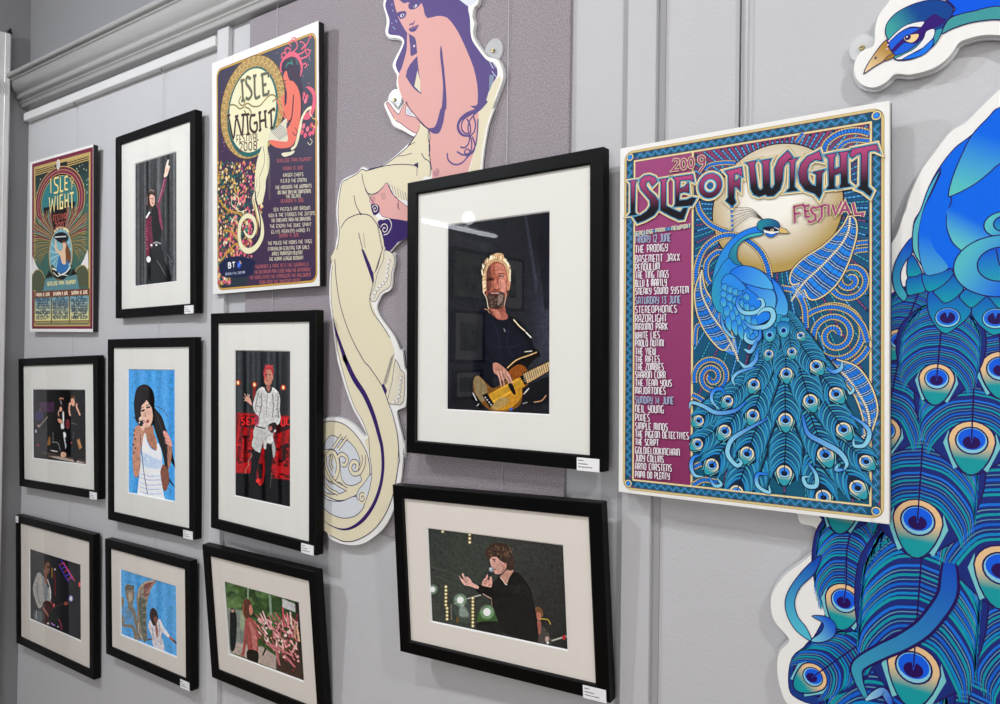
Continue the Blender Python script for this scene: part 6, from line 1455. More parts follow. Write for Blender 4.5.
def mermaid_cutout():
    it = flat_item(.019)
    t = empty('mermaid_cutout', 'tall pink and cream mermaid shaped cutout board, tail curled', 'cutout', None, it.mat)
    S = .00218
    V1 = (370, 0, 6.4); V2 = (370, 100, 6.4); V3 = (315, 150, 6.4); V4 = (315, 250, 6.4); V5 = (315, 350, 6.4); V6 = (310, 440, 6.4)
    left = Z(*V1, [(560, -90), (300, -150), (150, -100), (100, -30), (85, 35), (103, 100), (106, 150), (98, 205), (118, 236), (185, 247), (206, 268), (195, 305), (148, 400), (150, 440), (172, 480), (170, 540), (190, 600), (220, 650)])
    hand = Z(*V2, [(195, 45), (183, 70), (160, 45), (135, 12), (108, 8), (90, 28), (105, 70), (130, 125), (150, 165), (200, 190), (268, 228), (285, 240), (235, 290), (170, 350), (90, 410), (0, 440)])
    knee = Z(*V3, [(330, 122), (300, 110), (268, 145), (205, 175), (168, 205), (145, 300), (136, 400), (146, 520), (136, 590), (115, 704)])
    tailL = Z(*V4, [(104, 90), (92, 200), (94, 330), (110, 450), (122, 560), (140, 690)])+Z(*V5, [(155, 110), (190, 230), (240, 370), (290, 460), (330, 545), (300, 540), (250, 485), (180, 443), (110, 432), (50, 445), (0, 490)])
    coilL = [(313, 470), (310, 500), (314, 525)]+Z(*V6, [(75, 572), (110, 592), (125, 628), (180, 657), (260, 674), (340, 662), (420, 612), (480, 552), (530, 455), (572, 300), (592, 160), (602, 0)])
    right = Z(*V5, [(575, 690), (560, 560), (532, 450), (525, 390), (560, 372), (582, 340), (592, 160), (572, 110), (560, 0)])+Z(*V4, [(545, 640), (510, 560), (462, 490), (412, 420), (395, 365), (410, 320), (432, 282), (472, 262), (492, 230), (497, 150), (512, 80), (502, 20)])+Z(*V3, [(470, 672), (520, 608), (590, 556), (700, 520)])
    up_ = [(432, 225), (455, 205), (480, 190)]+Z(*V2, [(720, 500), (718, 430), (728, 330), (742, 240), (760, 150), (795, 50)])+Z(*V1, [(775, 704), (802, 640), (832, 560), (852, 490), (842, 430), (812, 380), (750, 360), (708, 310), (668, 250), (658, 200), (668, 150), (655, 110), (665, 50), (690, 20), (690, -60)])
    px = left+hand+knee+tailL+coilL+right+up_
    P = cr(it.loc(px), 3, True)
    b = MB(); slab(b, P, 0, .0045, 'board', 'board'); b.build('board', t)
    b = MB(); slab(b, offset(P, .0026), .0048, .0078, 'acryl', 'acryl'); b.build('backing_sheet', t)
    mount_tab(t, it, (492, 50), .0215, .0048); mount_tab(t, it, (393, 99), .0200, .0048)
    a = Art(it, -.00004, 3e-6)
    pink = 'ecb3ae'; hair = '62528e'; deep = '3a2468'; cream = 'efe6c8'; ln = '3a2a58'
    L = lambda *z: it.loc(Z(*z))
    def pg(pts, c, sm=4, wd=0, line=ln):
        q = cr(it.loc(pts), sm, True) if sm else it.loc(pts)
        a.poly(q, c)
        if wd: a.stroke(q, wd*S, line, closed=True)
    def ls(pts, w_, c=ln, tp=None): a.stroke(cr(it.loc(pts), 6), w_*S, c, taper=tp)
    # hair
    pg(Z(*V1, [(560, -80), (300, -130), (160, -90), (115, -20), (98, 40), (122, 115), (124, 150), (116, 205), (132, 222), (190, 230), (218, 258), (210, 300), (168, 395), (168, 430), (186, 470), (230, 520), (330, 610), (500, 700), (700, 704), (740, 650), (770, 560), (815, 480), (800, 412), (745, 382), (690, 312), (648, 240), (640, 120), (628, 40), (660, -40)]), hair, sm=3)
    pg(Z(*V1, [(560, -20), (640, -40), (690, -20), (665, 20), (630, 38), (600, 20)]), 'e8eef6', sm=3)
    pg(Z(*V1, [(828, 488), (785, 540), (752, 620), (712, 704)])+Z(*V2, [(690, 100), (680, 250), (650, 400), (632, 470), (600, 640), (660, 640), (705, 440), (716, 330), (748, 160), (790, 30)])+Z(*V1, [(800, 620), (835, 520)]), cream, sm=3)
    pg(Z(*V1, [(765, 480), (792, 480), (790, 520), (762, 590)]), '8f9fb4', sm=0)
    for q_ in (((765, 395), (790, 440)), ((785, 395), (805, 430)), ((780, 455), (805, 490))): a.stroke(L(*V1, list(q_)), .8*S, 'c8d0e4')
    # back, face, arm
    pg(Z(*V1, [(150, -60), (152, 0), (165, 60), (185, 120), (215, 175), (240, 212), (285, 238), (298, 290), (306, 400), (318, 500), (328, 600), (320, 704)])+Z(*V2, [(340, 150), (375, 190), (385, 240), (378, 300), (385, 400), (398, 500), (420, 620), (600, 620), (630, 455), (655, 370), (682, 250), (692, 130), (692, 70), (640, 40)])+Z(*V1, [(680, 675), (690, 640), (686, 540), (662, 430), (622, 330), (582, 240), (542, 170), (492, 112), (430, 102), (366, 116), (345, 70), (330, 20), (240, 16), (190, -20)]), pink, sm=2)
    pg(Z(*V1, [(238, 215), (236, 300), (230, 340), (205, 430), (180, 490), (184, 560), (212, 640), (250, 704)])+Z(*V2, [(300, 110), (360, 175), (376, 182), (420, 150), (440, 80)])+Z(*V1, [(400, 690), (327, 602), (280, 560), (230, 485), (258, 410), (300, 362), (302, 340), (262, 360), (258, 300), (250, 228)]), pink, sm=2)
    pg(Z(*V1, [(232, 484), (260, 412), (302, 372), (306, 440), (292, 500), (284, 552)]), hair, sm=0)
    pg(Z(*V1, [(304, 450), (284, 552), (325, 594), (322, 520)]), cream, sm=0)
    ls(Z(*V1, [(230, 485), (280, 560), (326, 598)]), 1.1, hair)
    pg(Z(*V1, [(252, 228), (286, 245), (296, 300), (298, 338), (264, 356), (258, 300)]), hair, sm=2)
    a.ell(L(*V1, [(283, 294)])[0], 1.2*S, 1.3*S, 'f2d8d4')
    # hair over the brow, features
    pg(Z(*V1, [(186, -40), (195, 5), (225, 22), (248, 5), (300, -10), (330, 18), (372, 110), (430, 60), (420, -60)]), hair, sm=2)
    pg(Z(*V1, [(248, 25), (275, 8), (318, 8), (326, 22), (300, 50), (268, 62), (248, 52)]), hair, sm=3); a.ell(L(*V1, [(290, 38)])[0], 2.2*S, 1.5*S, 'eef2fa'); a.ell(L(*V1, [(286, 38)])[0], .8*S, 1.2*S, deep)
    pg(Z(*V1, [(172, 82), (222, 70), (232, 90), (222, 112), (196, 122), (184, 108)]), hair, sm=3); a.ell(L(*V1, [(206, 99)])[0], 2.6*S, 1.6*S, 'eef2fa'); a.ell(L(*V1, [(208, 99)])[0], 1.1*S, 1.3*S, deep)
    ls(Z(*V1, [(252, 162), (266, 152), (276, 155), (286, 132)]), 1.3, hair)
    pg(Z(*V1, [(248, 184), (275, 170), (290, 166), (312, 156), (302, 182), (285, 202), (258, 202)]), hair, sm=2); ls(Z(*V1, [(255, 184), (285, 176), (305, 166)]), .5, 'c08890')
    for q_ in ((140, 30), (146, 68), (165, 130), (150, 175), (140, 150), (160, 185), (170, 140)): a.ell(L(*V1, [q_])[0], .7*S, .7*S, 'a8c8f4')
    # purple band between arm and torso
    pg(Z(*V1, [(455, 290), (462, 330), (474, 430), (484, 540), (490, 640), (488, 704)])+Z(*V2, [(482, 60), (470, 140), (452, 195), (432, 216), (400, 212), (370, 182), (410, 176), (432, 130), (450, 60)])+Z(*V1, [(460, 680), (468, 560), (458, 440), (448, 340)]), hair, sm=2)
    # lower hand
    pg(Z(*V2, [(104, 22), (122, 20), (150, 58), (184, 92), (202, 50), (236, 12), (228, 50), (232, 95), (284, 108), (318, 140), (316, 172), (300, 212), (250, 190), (202, 152), (165, 130), (140, 92)]), pink, sm=2, wd=.7, line='8a4a70')
    a.ell(L(*V2, [(160, 122)])[0], 1.3*S, 1.3*S, 'f0d890')
    pg(Z(*V2, [(232, 60), (250, 50), (275, 100), (238, 92)]), 'd8dce8', sm=0)
    ls(Z(*V2, [(232, 10), (255, 55), (300, 110), (350, 165), (378, 185)]), .8)
    # curls
    for q_ in ([(745, 0), (690, 62), (620, 92), (575, 132), (564, 180), (590, 222), (640, 232)],): ls(Z(*V2, q_), 3.4, hair, tp=(1.6, 1.2, 1, .8, .5))
    for q_ in ([(650, 90), (600, 125), (585, 175), (605, 210), (640, 218)], [(690, 70), (640, 130), (628, 190), (650, 260), (645, 330), (610, 350)], [(660, 100), (675, 150), (668, 200), (640, 235)], [(620, 120), (640, 160), (645, 215)],
               [(640, 230), (630, 280), (605, 305), (578, 300)], [(655, 235), (672, 290), (655, 340), (600, 352), (556, 330)], [(692, 120), (688, 200), (676, 290), (640, 350), (615, 365)], [(625, 365), (585, 405), (540, 412), (502, 385), (494, 340)], [(620, 310), (605, 335), (625, 355), (640, 330), (625, 312)]):
        ls(Z(*V2, q_), 1.5, hair)
    # robe
    pg(Z(*V2, [(320, 140), (345, 165), (376, 192), (384, 240), (378, 300), (386, 390), (396, 450), (382, 495)])+Z(*V3, [(700, 170), (640, 260), (590, 320), (530, 310), (500, 262), (462, 208), (440, 228), (400, 272), (350, 300), (352, 350), (400, 440), (432, 540), (450, 704), (126, 704), (150, 590), (156, 520), (148, 400), (156, 300), (174, 212), (202, 190), (266, 155), (300, 124), (330, 134), (440, 104), (480, 70)])+Z(*V2, [(190, 345), (250, 290), (300, 218), (318, 175)]), cream, sm=2, wd=0)
    ls(Z(*V2, [(300, 215), (250, 290), (190, 345), (90, 415), (0, 443)])+Z(*V3, [(330, 134), (300, 124), (266, 155), (202, 190), (174, 212), (156, 300), (148, 400), (156, 520), (150, 590), (128, 700)]), .9)
    ls(Z(*V2, [(320, 140), (345, 165), (376, 192), (384, 240), (378, 300), (386, 390), (396, 450)]), .9)
    pg(Z(*V3, [(462, 210), (440, 232), (400, 275), (350, 302), (360, 350), (410, 372), (430, 425), (600, 458), (640, 400), (600, 370), (530, 315), (500, 285)]), pink, sm=2, wd=.6, line='8a4a70')
    pg(Z(*V3, [(400, 458), (462, 436), (600, 456), (640, 460), (600, 556), (530, 592), (462, 668), (448, 620), (420, 505)]), deep, sm=2)
    pg(Z(*V3, [(358, 352), (390, 344), (414, 368), (408, 402), (380, 418), (366, 395)]), deep, sm=3)
    for c_, r_ in (((385, 378), 30), ((445, 505), 36), ((437, 300), 26), ((375, 318), 18)):
        C_ = L(*V3, [c_])[0]; col_ = 'f0e8dc' if c_[1] > 330 else 'c09090'
        a.stroke(C_+spiral((0, 0), r_/6.4*S, 1.4, 160, -1, .1, 30), 1.0*S, col_)
    ls(Z(*V3, [(390, 430), (430, 445), (470, 440), (490, 480), (470, 530), (440, 545)]), .9, 'f4eee4')
    for i in range(11):
        x, y = 475+i*17, 225+i*9; ls(Z(*V3, [(x, y-10), (x+6, y+25), (x+12, y+50)]), .45)
    ls(Z(*V3, [(462, 208), (475, 240), (500, 285), (530, 315), (535, 370)]), .6); ls(Z(*V3, [(545, 380), (530, 370), (530, 340)]), .5)
    ls(Z(*V3, [(300, 150), (308, 200), (330, 262), (368, 330), (400, 380)]), .8); ls(Z(*V3, [(320, 250), (345, 285), (400, 272)]), .6); ls(Z(*V3, [(330, 270), (360, 282), (400, 270), (440, 232)]), .6)
    ls(Z(*V3, [(250, 290), (262, 350), (290, 405)]), .9); ls(Z(*V3, [(165, 500), (200, 448), (250, 420), (292, 410), (350, 420), (390, 465), (430, 530), (446, 620)]), .9)
    pg(Z(*V3, [(282, 400), (292, 418), (305, 410), (295, 404)]), ln, sm=0)
    ls(Z(*V3, [(280, 530), (296, 600), (328, 704)]), .9); ls(Z(*V3, [(312, 530), (318, 600), (330, 660)]), .5)
    for i in range(14): x, y = 396+i*3.2, 480+i*16; a.stroke(L(*V3, [(x, y), (x+14, y+22)]), .6*S, ln)
    ls(Z(*V3, [(330, 134), (440, 104), (550, 92), (660, 100)]), .8); ls(Z(*V3, [(655, 100), (652, 165)]), .6)
    pg(Z(*V3, [(628, 96), (660, 78), (662, 115), (648, 108)]), ln, sm=0)
    ls(Z(*V2, [(300, 215), (270, 260), (245, 292), (290, 270)]), .6); ls(Z(*V2, [(180, 360), (230, 352), (270, 340)]), .6); ls(Z(*V2, [(330, 340), (350, 375), (378, 392), (388, 430), (384, 490)]), .8); ls(Z(*V2, [(376, 190), (372, 240), (384, 300), (378, 360)]), .9)
    for r_ in (24, 16, 8): a.stroke(L(*V2, [(424, 465)])[0]+spiral((0, 0), r_/6.4*S, .9, 90, -1, .8, 20), .5*S, '9a6a84')
    # tail: one long cream form, then its lines
    tl = Z(*V4, [(128, 0), (112, 100), (104, 200), (106, 330), (120, 450), (135, 560), (150, 660)])+Z(*V5, [(168, 90), (205, 225), (255, 365), (305, 455), (345, 560)])+Z(*V6, [(350, 0), (380, 90), (392, 200), (380, 300), (340, 420), (260, 500), (180, 490), (75, 420), (20, 380), (20, 520), (75, 555), (128, 612), (220, 648), (300, 642), (400, 585), (480, 485), (530, 350), (562, 150), (568, 0)])
    tr = Z(*V5, [(538, 704), (532, 600), (515, 500), (488, 400), (470, 335), (500, 190), (510, 80), (500, 0)])+Z(*V4, [(515, 690), (495, 600), (460, 520), (400, 430), (362, 335), (352, 270), (400, 250), (440, 120), (445, 0)])
    pg(tl+tr, cream, sm=2, wd=0)
    ls(Z(*V4, [(112, 100), (104, 200), (106, 330), (120, 450), (135, 560), (150, 660)])+Z(*V5, [(205, 225), (255, 365), (305, 455), (345, 560)]), .6)
    # frills
    def frill(pts, n_, d):
        q = resample(cr(it.loc(pts), 5), .0005); m_ = len(q)
        for i in range(n_):
            c_ = q[int((i+.5)/n_*(m_-1))]; a.ell(c_, 3.0*S, 1.9*S, 'f2eee6', rot=-.9); a.stroke([(c_[0]+2.8*S*math.cos(x)*.8-d*0, c_[1]+1.8*S*math.sin(x)) for x in np.linspace(-1.6, 1.9, 8)], .55*S, '4a3f50')
    pg(Z(*V4, [(445, 0), (500, 25), (508, 80), (490, 150), (486, 225), (460, 250), (420, 275), (395, 320), (370, 332), (352, 300), (380, 240), (400, 150), (440, 60)]), 'e9e2cc', sm=2, wd=.6)
    frill(Z(*V4, [(478, 60), (465, 110), (462, 160), (450, 200), (420, 230), (390, 265), (368, 310)]), 10, 1)
    for i in range(12): a.stroke(L(*V4, [(380+i*4, 150-i*12), (405+i*3, 110-i*12)]), .5*S, ln)
    pg(Z(*V5, [(515, 60), (550, 130), (575, 160), (568, 330), (522, 350), (482, 345), (465, 320), (495, 200)]), 'e9e2cc', sm=2, wd=.6)
    frill(Z(*V5, [(555, 165), (545, 220), (540, 270), (530, 320), (495, 335)]), 7, 1)
    for i in range(16): a.stroke(L(*V5, [(430+i*3.6, 235-i*12), (462+i*3.2, 205-i*12)]), .5*S, ln)
    pg(Z(*V5, [(425, 225), (440, 215), (462, 260), (452, 290)]), deep, sm=0)
    # lines along the tail
    pg(Z(*V4, [(298, -5), (312, 0), (335, 50), (370, 140), (374, 230), (360, 180), (325, 80)]), deep, sm=2)
    ls(Z(*V4, [(372, 140), (376, 200), (358, 270), (352, 330), (372, 400), (430, 480), (480, 560)]), .8)
    ls(Z(*V4, [(128, 60), (138, 200), (165, 360), (225, 540), (310, 704)])+Z(*V5, [(350, 110), (430, 230), (468, 330), (500, 420), (528, 540), (540, 700)])+Z(*V6, [(568, 150), (535, 340), (480, 480), (400, 582), (300, 640), (215, 648), (130, 610)]), .9)
    stripe = Z(*V4, [(118, 440), (135, 520), (175, 640), (195, 704)])+Z(*V5, [(195, 60), (250, 180), (320, 290), (375, 420), (415, 560)])+Z(*V6, [(463, 60), (468, 180), (450, 300), (410, 410), (350, 500), (280, 555), (210, 572), (130, 545), (70, 500)])
    a.stroke(cr(it.loc(stripe), 6), 5.2*S, deep, taper=(.1, .7, 1.1, 1.1, 1.2, 1.1, .9, .8, .75, .8, .8, .5, .2, .1))
    ls(Z(*V5, [(345, 560), (350, 640)])+Z(*V6, [(382, 90), (396, 200), (380, 300), (340, 400)]), .7)
    # coil
    disc = Z(*V5, [(20, 490), (60, 462), (120, 456), (190, 478), (260, 540), (320, 630), (345, 700)])+Z(*V6, [(375, 120), (385, 200), (365, 290), (300, 350), (200, 388), (110, 360), (40, 300), (0, 200), (0, 80)])
    pg(disc, cream, sm=4, wd=.9)
    pg(Z(*V6, [(60, 330), (110, 380), (200, 392), (290, 360), (350, 410), (300, 480), (215, 500), (130, 470), (70, 410)]), 'dfe4ea', sm=4, wd=.8)
    pg(Z(*V6, [(395, 215), (385, 300), (365, 370), (345, 410), (300, 370), (312, 320), (345, 280)]), 'dfe4ea', sm=3, wd=.7)
    C_ = L(*V6, [(335, 370)])[0]; a.ell(C_, 5.6*S, 6.6*S, cream); a.stroke(C_+spiral((0, 0), 5.6*S, 1.5, 60, 1, .1, 40), .8*S, ln)
    pg(Z(*V6, [(190, -10), (250, 10), (300, 70), (322, 140), (310, 190), (330, 260), (260, 292), (205, 250), (190, 120), (150, 60), (90, 60), (100, 10), (140, -30)]), 'dfe4ea', sm=4, wd=.8)
    pg(Z(*V6, [(60, 60), (20, 120), (10, 200), (50, 290), (110, 340), (180, 345), (230, 320), (190, 270), (140, 280), (90, 230), (75, 150), (90, 95)]), 'dfe4ea', sm=4, wd=.8)
    def ring_(c, rx, ry, w_):
        C0 = L(*V6, [c])[0]; an = np.linspace(0, 2*math.pi, 40, endpoint=False); q = np.stack([C0[0]+rx/6.4*S*np.cos(an), C0[1]+ry/6.4*S*np.sin(an)], -1)
        a.stroke(q, (w_+1.7)*S, ln, closed=True); a.stroke(q, w_*S, cream, closed=True)
    ring_((140, 165), 62, 92, 4.2)
    a.poly(L(*V6, [(112, 110), (140, 105), (170, 160), (160, 230), (130, 235), (105, 180)]), 'dfe4ea')
    def bar(p, w_):
        q = cr(it.loc(Z(*V6, p)), 6) if len(p) > 2 else it.loc(Z(*V6, p)); a.stroke(q, (w_+1.7)*S, ln); a.stroke(q, w_*S, cream)
    bar([(205, -30), (150, 50)], 2.6); bar([(240, -20), (180, 60)], 2.6); bar([(178, 110), (205, 90), (240, 120), (225, 160), (205, 155)], 3.2)
    bar([(345, 95), (345, 150), (320, 205), (280, 215), (258, 180), (275, 140), (305, 150), (300, 190)], 3.8)
    bar([(100, 100), (105, 170), (150, 260), (240, 318)], 2.6); bar([(140, 100), (130, 150), (150, 190)], 2.2); bar([(80, 250), (120, 310), (180, 345)], 2.4)
    a.build('printed_art', M['cutout'], t)
peacock_cutout(); mermaid_cutout()
# ------------------------------------------------------------------ the two smaller festival posters
def poster_body(it, label, name='mounted_poster'):
    t = empty(name, label, 'poster', 'festival posters', it.mat); w2, h = it.w/2, it.h
    b = MB(); b.box(-w2, w2, 0, .0016, 0, h, 'board', .0003); b.build('board', t)
    b = MB(); b.box(-w2+.0006, w2, .0017, it.th, .0004, h-.0004, 'board_black', .0006); b.build('backing', t)
    return t
def moon_poster():
    it = Hung(POSE['B'], .018, .012)
    t = poster_body(it, 'tall purple festival poster with a gold ring and cream mermaid tail')
    a = Art(it, -.00003, 3e-6); S = it.h/245
    B1 = (210, 40, 6.4); B2 = (210, 150, 4.855); B3 = (205, 105, 7.04); B4 = (205, 200, 7.04)
    P = lambda *p: it.loc(list(p)); L = lambda *z: it.loc(Z(*z))
    c = P((216.6, 71), (316.6, 29), (317.2, 282.3), (217.4, 290.6))
    x0, x1, z1, z0 = (c[0, 0]+c[3, 0])/2, (c[1, 0]+c[2, 0])/2, (c[0, 1]+c[1, 1])/2, (c[2, 1]+c[3, 1])/2
    gold = 'd0a44c'
    a.poly(rrect(x0, z0, x1, z1, .022), '9a7434'); a.poly(rrect(x0+.0012, z0+.0012, x1-.0012, z1-.0012, .021), gold)
    a.poly(rrect(x0+.0055, z0+.0055, x1-.0055, z1-.0055, .018), '2a1c38')
    fx0, fx1, fz0, fz1 = x0+.0068, x1-.0068, z0+.0068, z1-.0068
    a.poly(rrect(fx0, fz0, fx1, fz1, .017), '44304f', grad=((fx1, fz1, '3c4a5c'), (fx0+.15, fz0+.25, '43304f')), sub=.03)
    rs = random.Random(11); a.up()
    for i in range(170):
        u, v = rs.uniform(fx0+.01, fx1-.01), rs.uniform(.36, fz1-.008); r_ = rs.uniform(.3, .9)*S*(1.5 if rs.random() < .08 else 1)
        a.ell((u, v), r_, r_, rs.choice(['e87a96', 'c8607e', 'f0a0b0', 'a87aa0']), n=7, up=False)
    # flowers and leaves down the left side
    a.poly(rrect(fx0, fz0, fx0+.125, .30, .01), '2c3844'); a.up()
    cols = [['e0b050', 'f0d080', 'b8862c'], ['ec6480', 'f08c94', 'c43c60'], ['1f6a68', '2f8a80', '17504f'], ['f2e6c0', 'e0c890', 'd8b060']]
    for i in range(950):
        y = rs.uniform(162, 284); x = 218+rs.uniform(0, 1)*(45 if y < 215 else 34 if y < 262 else 12)
        if y > 262 and x > 232 and rs.random() < .7: continue
        k_ = 2 if rs.random() < .28 else (0 if (x < 240 and y < 190) or rs.random() < .3 else 1)
        if rs.random() < .15: k_ = 3
        p = P((x, y))[0]; r_ = rs.uniform(.8, 2.3)*S
        a.ell(p, r_, r_*rs.uniform(.5, 1), rs.choice(cols[k_]), rot=rs.uniform(0, 3), n=8, up=(i % 20 == 0))
    for q in ([(219, 200), (228, 210), (240, 214), (246, 224)], [(220, 262), (228, 252), (236, 244), (246, 246)], [(224, 230), (232, 232), (238, 240)]): a.stroke(cr(P(*q), 5), 2.2*S, 'c89a3c'); 
    # lattice ring
    oc = P((251.5, 107.5))[0]; e = P((219, 107), (284, 105), (251.5, 57), (251.5, 159.5)); RX = (e[1, 0]-e[0, 0])/2; RZ = (e[2, 1]-e[3, 1])/2
    a.ell(oc, RX, RZ, '6a4a2c', n=60); a.ell(oc, RX*.98, RZ*.985, 'cfae6c', n=60); a.up()
    n_ = 40
    for i in range(n_):
        for dr in (0, .12, .24):
            t0 = 2*math.pi*(i+(.5 if dr == .12 else 0))/n_; r0 = .70+dr*.95
            pt = lambda r, tt: (oc[0]+RX*r*math.cos(tt), oc[1]+RZ*r*math.sin(tt))
            a.stroke([pt(r0, t0-.05), pt(r0+.05, t0), pt(r0, t0+.05), pt(r0-.05, t0), pt(r0, t0-.05)], .5*S, '5e4a3a', up=False)
            a.ell(pt(r0, t0), .8*S, .8*S, 'e88a4c' if (i+int(dr*8)) % 3 == 0 else '8a7440', n=6, up=False)
        a.stroke([pt(.68, t0), pt(.97, t0+.03)], .35*S, '6a5236', up=False)
    a.ell(oc, RX*.70, RZ*.70, '6a4a2c', n=50); a.ell(oc, RX*.69, RZ*.69, '35283f', n=50)
    ic = P((252, 112))[0]; e = P((227.5, 112), (277, 112), (252, 69), (252, 155.5)); rx = (e[1, 0]-e[0, 0])/2; rz = (e[2, 1]-e[3, 1])/2
    a.ell(ic, rx*1.03, rz*1.03, '1f6668', n=50); a.ell(ic+np.array([0, rz*.03]), rx*.95, rz*.96, 'f3efc9', n=50)
    # lettering of the medallion
    def st(lines, w_, col, out='b39a62', ow=1.1, org=B1):
        qs = [cr(L(*org, p), 4) if len(p) > 2 else L(*org, p) for p in lines]
        a.up()
        for q in qs: a.stroke(q, (w_+ow)*S, out, up=False)
        a.up()
        for q in qs: a.stroke(q, w_*S, col, up=False)
    st([[(205, 268), (212, 385)], [(195, 262), (222, 256)], [(200, 390), (222, 386)],
        [(262, 250), (238, 238), (232, 275), (255, 310), (268, 345), (250, 378), (228, 370)],
        [(285, 232), (290, 365), (322, 360)], [(275, 232), (298, 228)],
        [(335, 225), (342, 355)], [(325, 225), (372, 212), (374, 240)], [(340, 290), (362, 284)], [(338, 355), (372, 345), (376, 320)]], 2.3, '56645e', ow=1.3)
    st([[(115, 440), (135, 415), (165, 420), (190, 440), (215, 430), (240, 405), (275, 425), (320, 420), (360, 375), (395, 350), (425, 370), (400, 395)],
        [(200, 360), (185, 395), (205, 420), (225, 400), (215, 370)], [(220, 450), (240, 480), (265, 470), (250, 440), (225, 430)]], .9, '7a7448', ow=.7)
    st([[(118, 485), (150, 630), (170, 500), (205, 605), (215, 480)], [(108, 485), (130, 480)], [(160, 492), (182, 486)], [(200, 482), (228, 476)],
        [(238, 478), (245, 600)], [(228, 480), (250, 474)], [(236, 604), (256, 600)],
        [(292, 480), (262, 490), (258, 560), (280, 590), (300, 575), (300, 530), (280, 535)],
        [(318, 465), (322, 575)], [(352, 458), (358, 565)], [(320, 520), (355, 512)], [(310, 468), (328, 462)], [(345, 460), (364, 455)], [(312, 580), (332, 576)], [(350, 570), (368, 565)],
        [(372, 470), (408, 440), (412, 458)], [(390, 452), (395, 560)], [(385, 565), (406, 560)]], 2.3, '33222f', ow=.8)
    q = L(*B1, [(172, 655), (312, 640)]); a.text('FESTIVAL', q[0, 0], q[0, 1], q[1, 0]-q[0, 0], 7.2*S, 1.1*S, '5e3832', slope=(q[1, 1]-q[0, 1])/(q[1, 0]-q[0, 0]))
    q = L(*B1, [(188, 712), (300, 700)]); a.text('2008', q[0, 0], q[0, 1], q[1, 0]-q[0, 0], 8*S, 1.4*S, '5e3832', slope=(q[1, 1]-q[0, 1])/(q[1, 0]-q[0, 0]))
    # pink halo and curls
    pk = 'ea6480'
    def ls(pts, w_, c, org=B1, tp=None): a.stroke(cr(L(*org, pts), 5), w_*S, c, taper=tp)
    ls([(452, 205), (455, 160), (480, 115), (520, 92), (555, 100), (580, 140), (588, 190), (575, 240)], 3.2, pk, tp=(.5, 1, 1.3, 1.4, 1.1, .8, .5))
    for p in ([(470, 120), (458, 100), (470, 82), (488, 92), (480, 108)], [(490, 95), (480, 65), (500, 50), (515, 68), (500, 85)], [(510, 85), (540, 70), (560, 40), (550, 10), (520, 5), (505, 20), (520, 40)],
              [(560, 95), (595, 80), (612, 50), (600, 20), (575, 10)], [(580, 120), (620, 105), (640, 80), (630, 60), (612, 72), (620, 92)], [(585, 60), (625, 20), (640, -25), (650, -10)], [(590, 160), (610, 150), (620, 165), (605, 178)], [(520, 5), (535, -15), (560, -5)]):
        ls(p, 1.35, pk, tp=(1.3, 1, .8))
    a.poly(cr(L(*B1, [(620, 300), (660, 310), (680, 370), (672, 440), (640, 500), (605, 510), (590, 480), (630, 460), (655, 410), (655, 350)]), 5, True), pk)
    for c_ in ((600, 350), (620, 365), (590, 375), (612, 390), (600, 550), (625, 570), (650, 545), (670, 560), (590, 590), (610, 610), (660, 590), (580, 560), (640, 600)): a.ell(L(*B1, [c_])[0], 2.6*S, 2.3*S, rs.choice([pk, 'f08094', 'd84a6c']), rot=1)
    ls([(655, 500), (680, 510), (690, 540), (670, 560), (650, 540)], 1.2, 'd8b060'); ls([(625, 655), (640, 670), (655, 650), (640, 630)], .8, 'd8d8c0')
    # the girl
    def pg(pts, c_, org=B1, wd=0, line='2a1c34', sm=3):
        q = cr(L(*org, pts), sm, True); a.poly(q, c_)
        if wd: a.stroke(q, wd*S, line, closed=True)
    pg([(465, 210), (460, 160), (480, 125), (520, 112), (560, 130), (572, 180), (580, 250), (596, 320), (590, 420), (585, 500), (570, 520), (560, 420), (500, 250)], '372944')
    ls([(485, 175), (500, 150), (530, 150)], 1.6, '2f8a80'); ls([(520, 125), (530, 160)], 1.4, '2f8a80'); ls([(550, 125), (562, 160)], 1.0, '2f8a80')
    pg([(478, 205), (492, 200), (500, 235), (515, 262), (530, 262), (560, 300), (578, 360), (582, 440), (575, 520), (560, 600), (540, 660), (500, 690), (430, 690), (385, 660), (380, 610), (430, 600), (500, 560), (520, 500), (500, 520), (470, 450), (455, 380), (468, 350), (488, 330), (480, 280), (470, 250)], 'ef7a68')
    ls([(535, 350), (530, 440), (520, 510), (500, 522)], 1.6, '3a2438'); ls([(468, 255), (478, 262), (490, 258)], .8, '3a2438'); ls([(475, 285), (490, 280)], .9, '7a2a3a'); pg([(480, 330), (492, 330), (490, 400), (478, 420)], '372944')
    ls([(430, 380), (445, 430), (470, 480), (500, 530)], 1.6, 'ef7a68'); ls([(545, 560), (560, 590), (545, 610), (530, 590)], .8, '3a2438')
    pg([(385, 590), (430, 560), (490, 500), (490, 560), (500, 640), (470, 650), (400, 640), (370, 640)], 'e4e0cc')
    for i in range(9): ls([(395+i*6, 585-i*6), (420+i*7, 612-i*6), (450+i*6, 640-i*4)], .5, '7a7484')
    # gloved arm
    ls([(650, 430), (618, 450), (590, 500), (575, 570), (560, 640), (545, 680), (520, 700)], 3.6, 'f0ecc8', tp=(.8, .7, .9, 1.1, 1.1, .9, .7)); ls([(650, 430), (640, 470), (655, 490)], 1, 'f0ecc8')
    pg([(540, 340), (600, 330), (630, 320), (620, 345), (560, 365)], 'efe8cc', org=B3)
    # tail
    cr_ = 'f1ecc6'
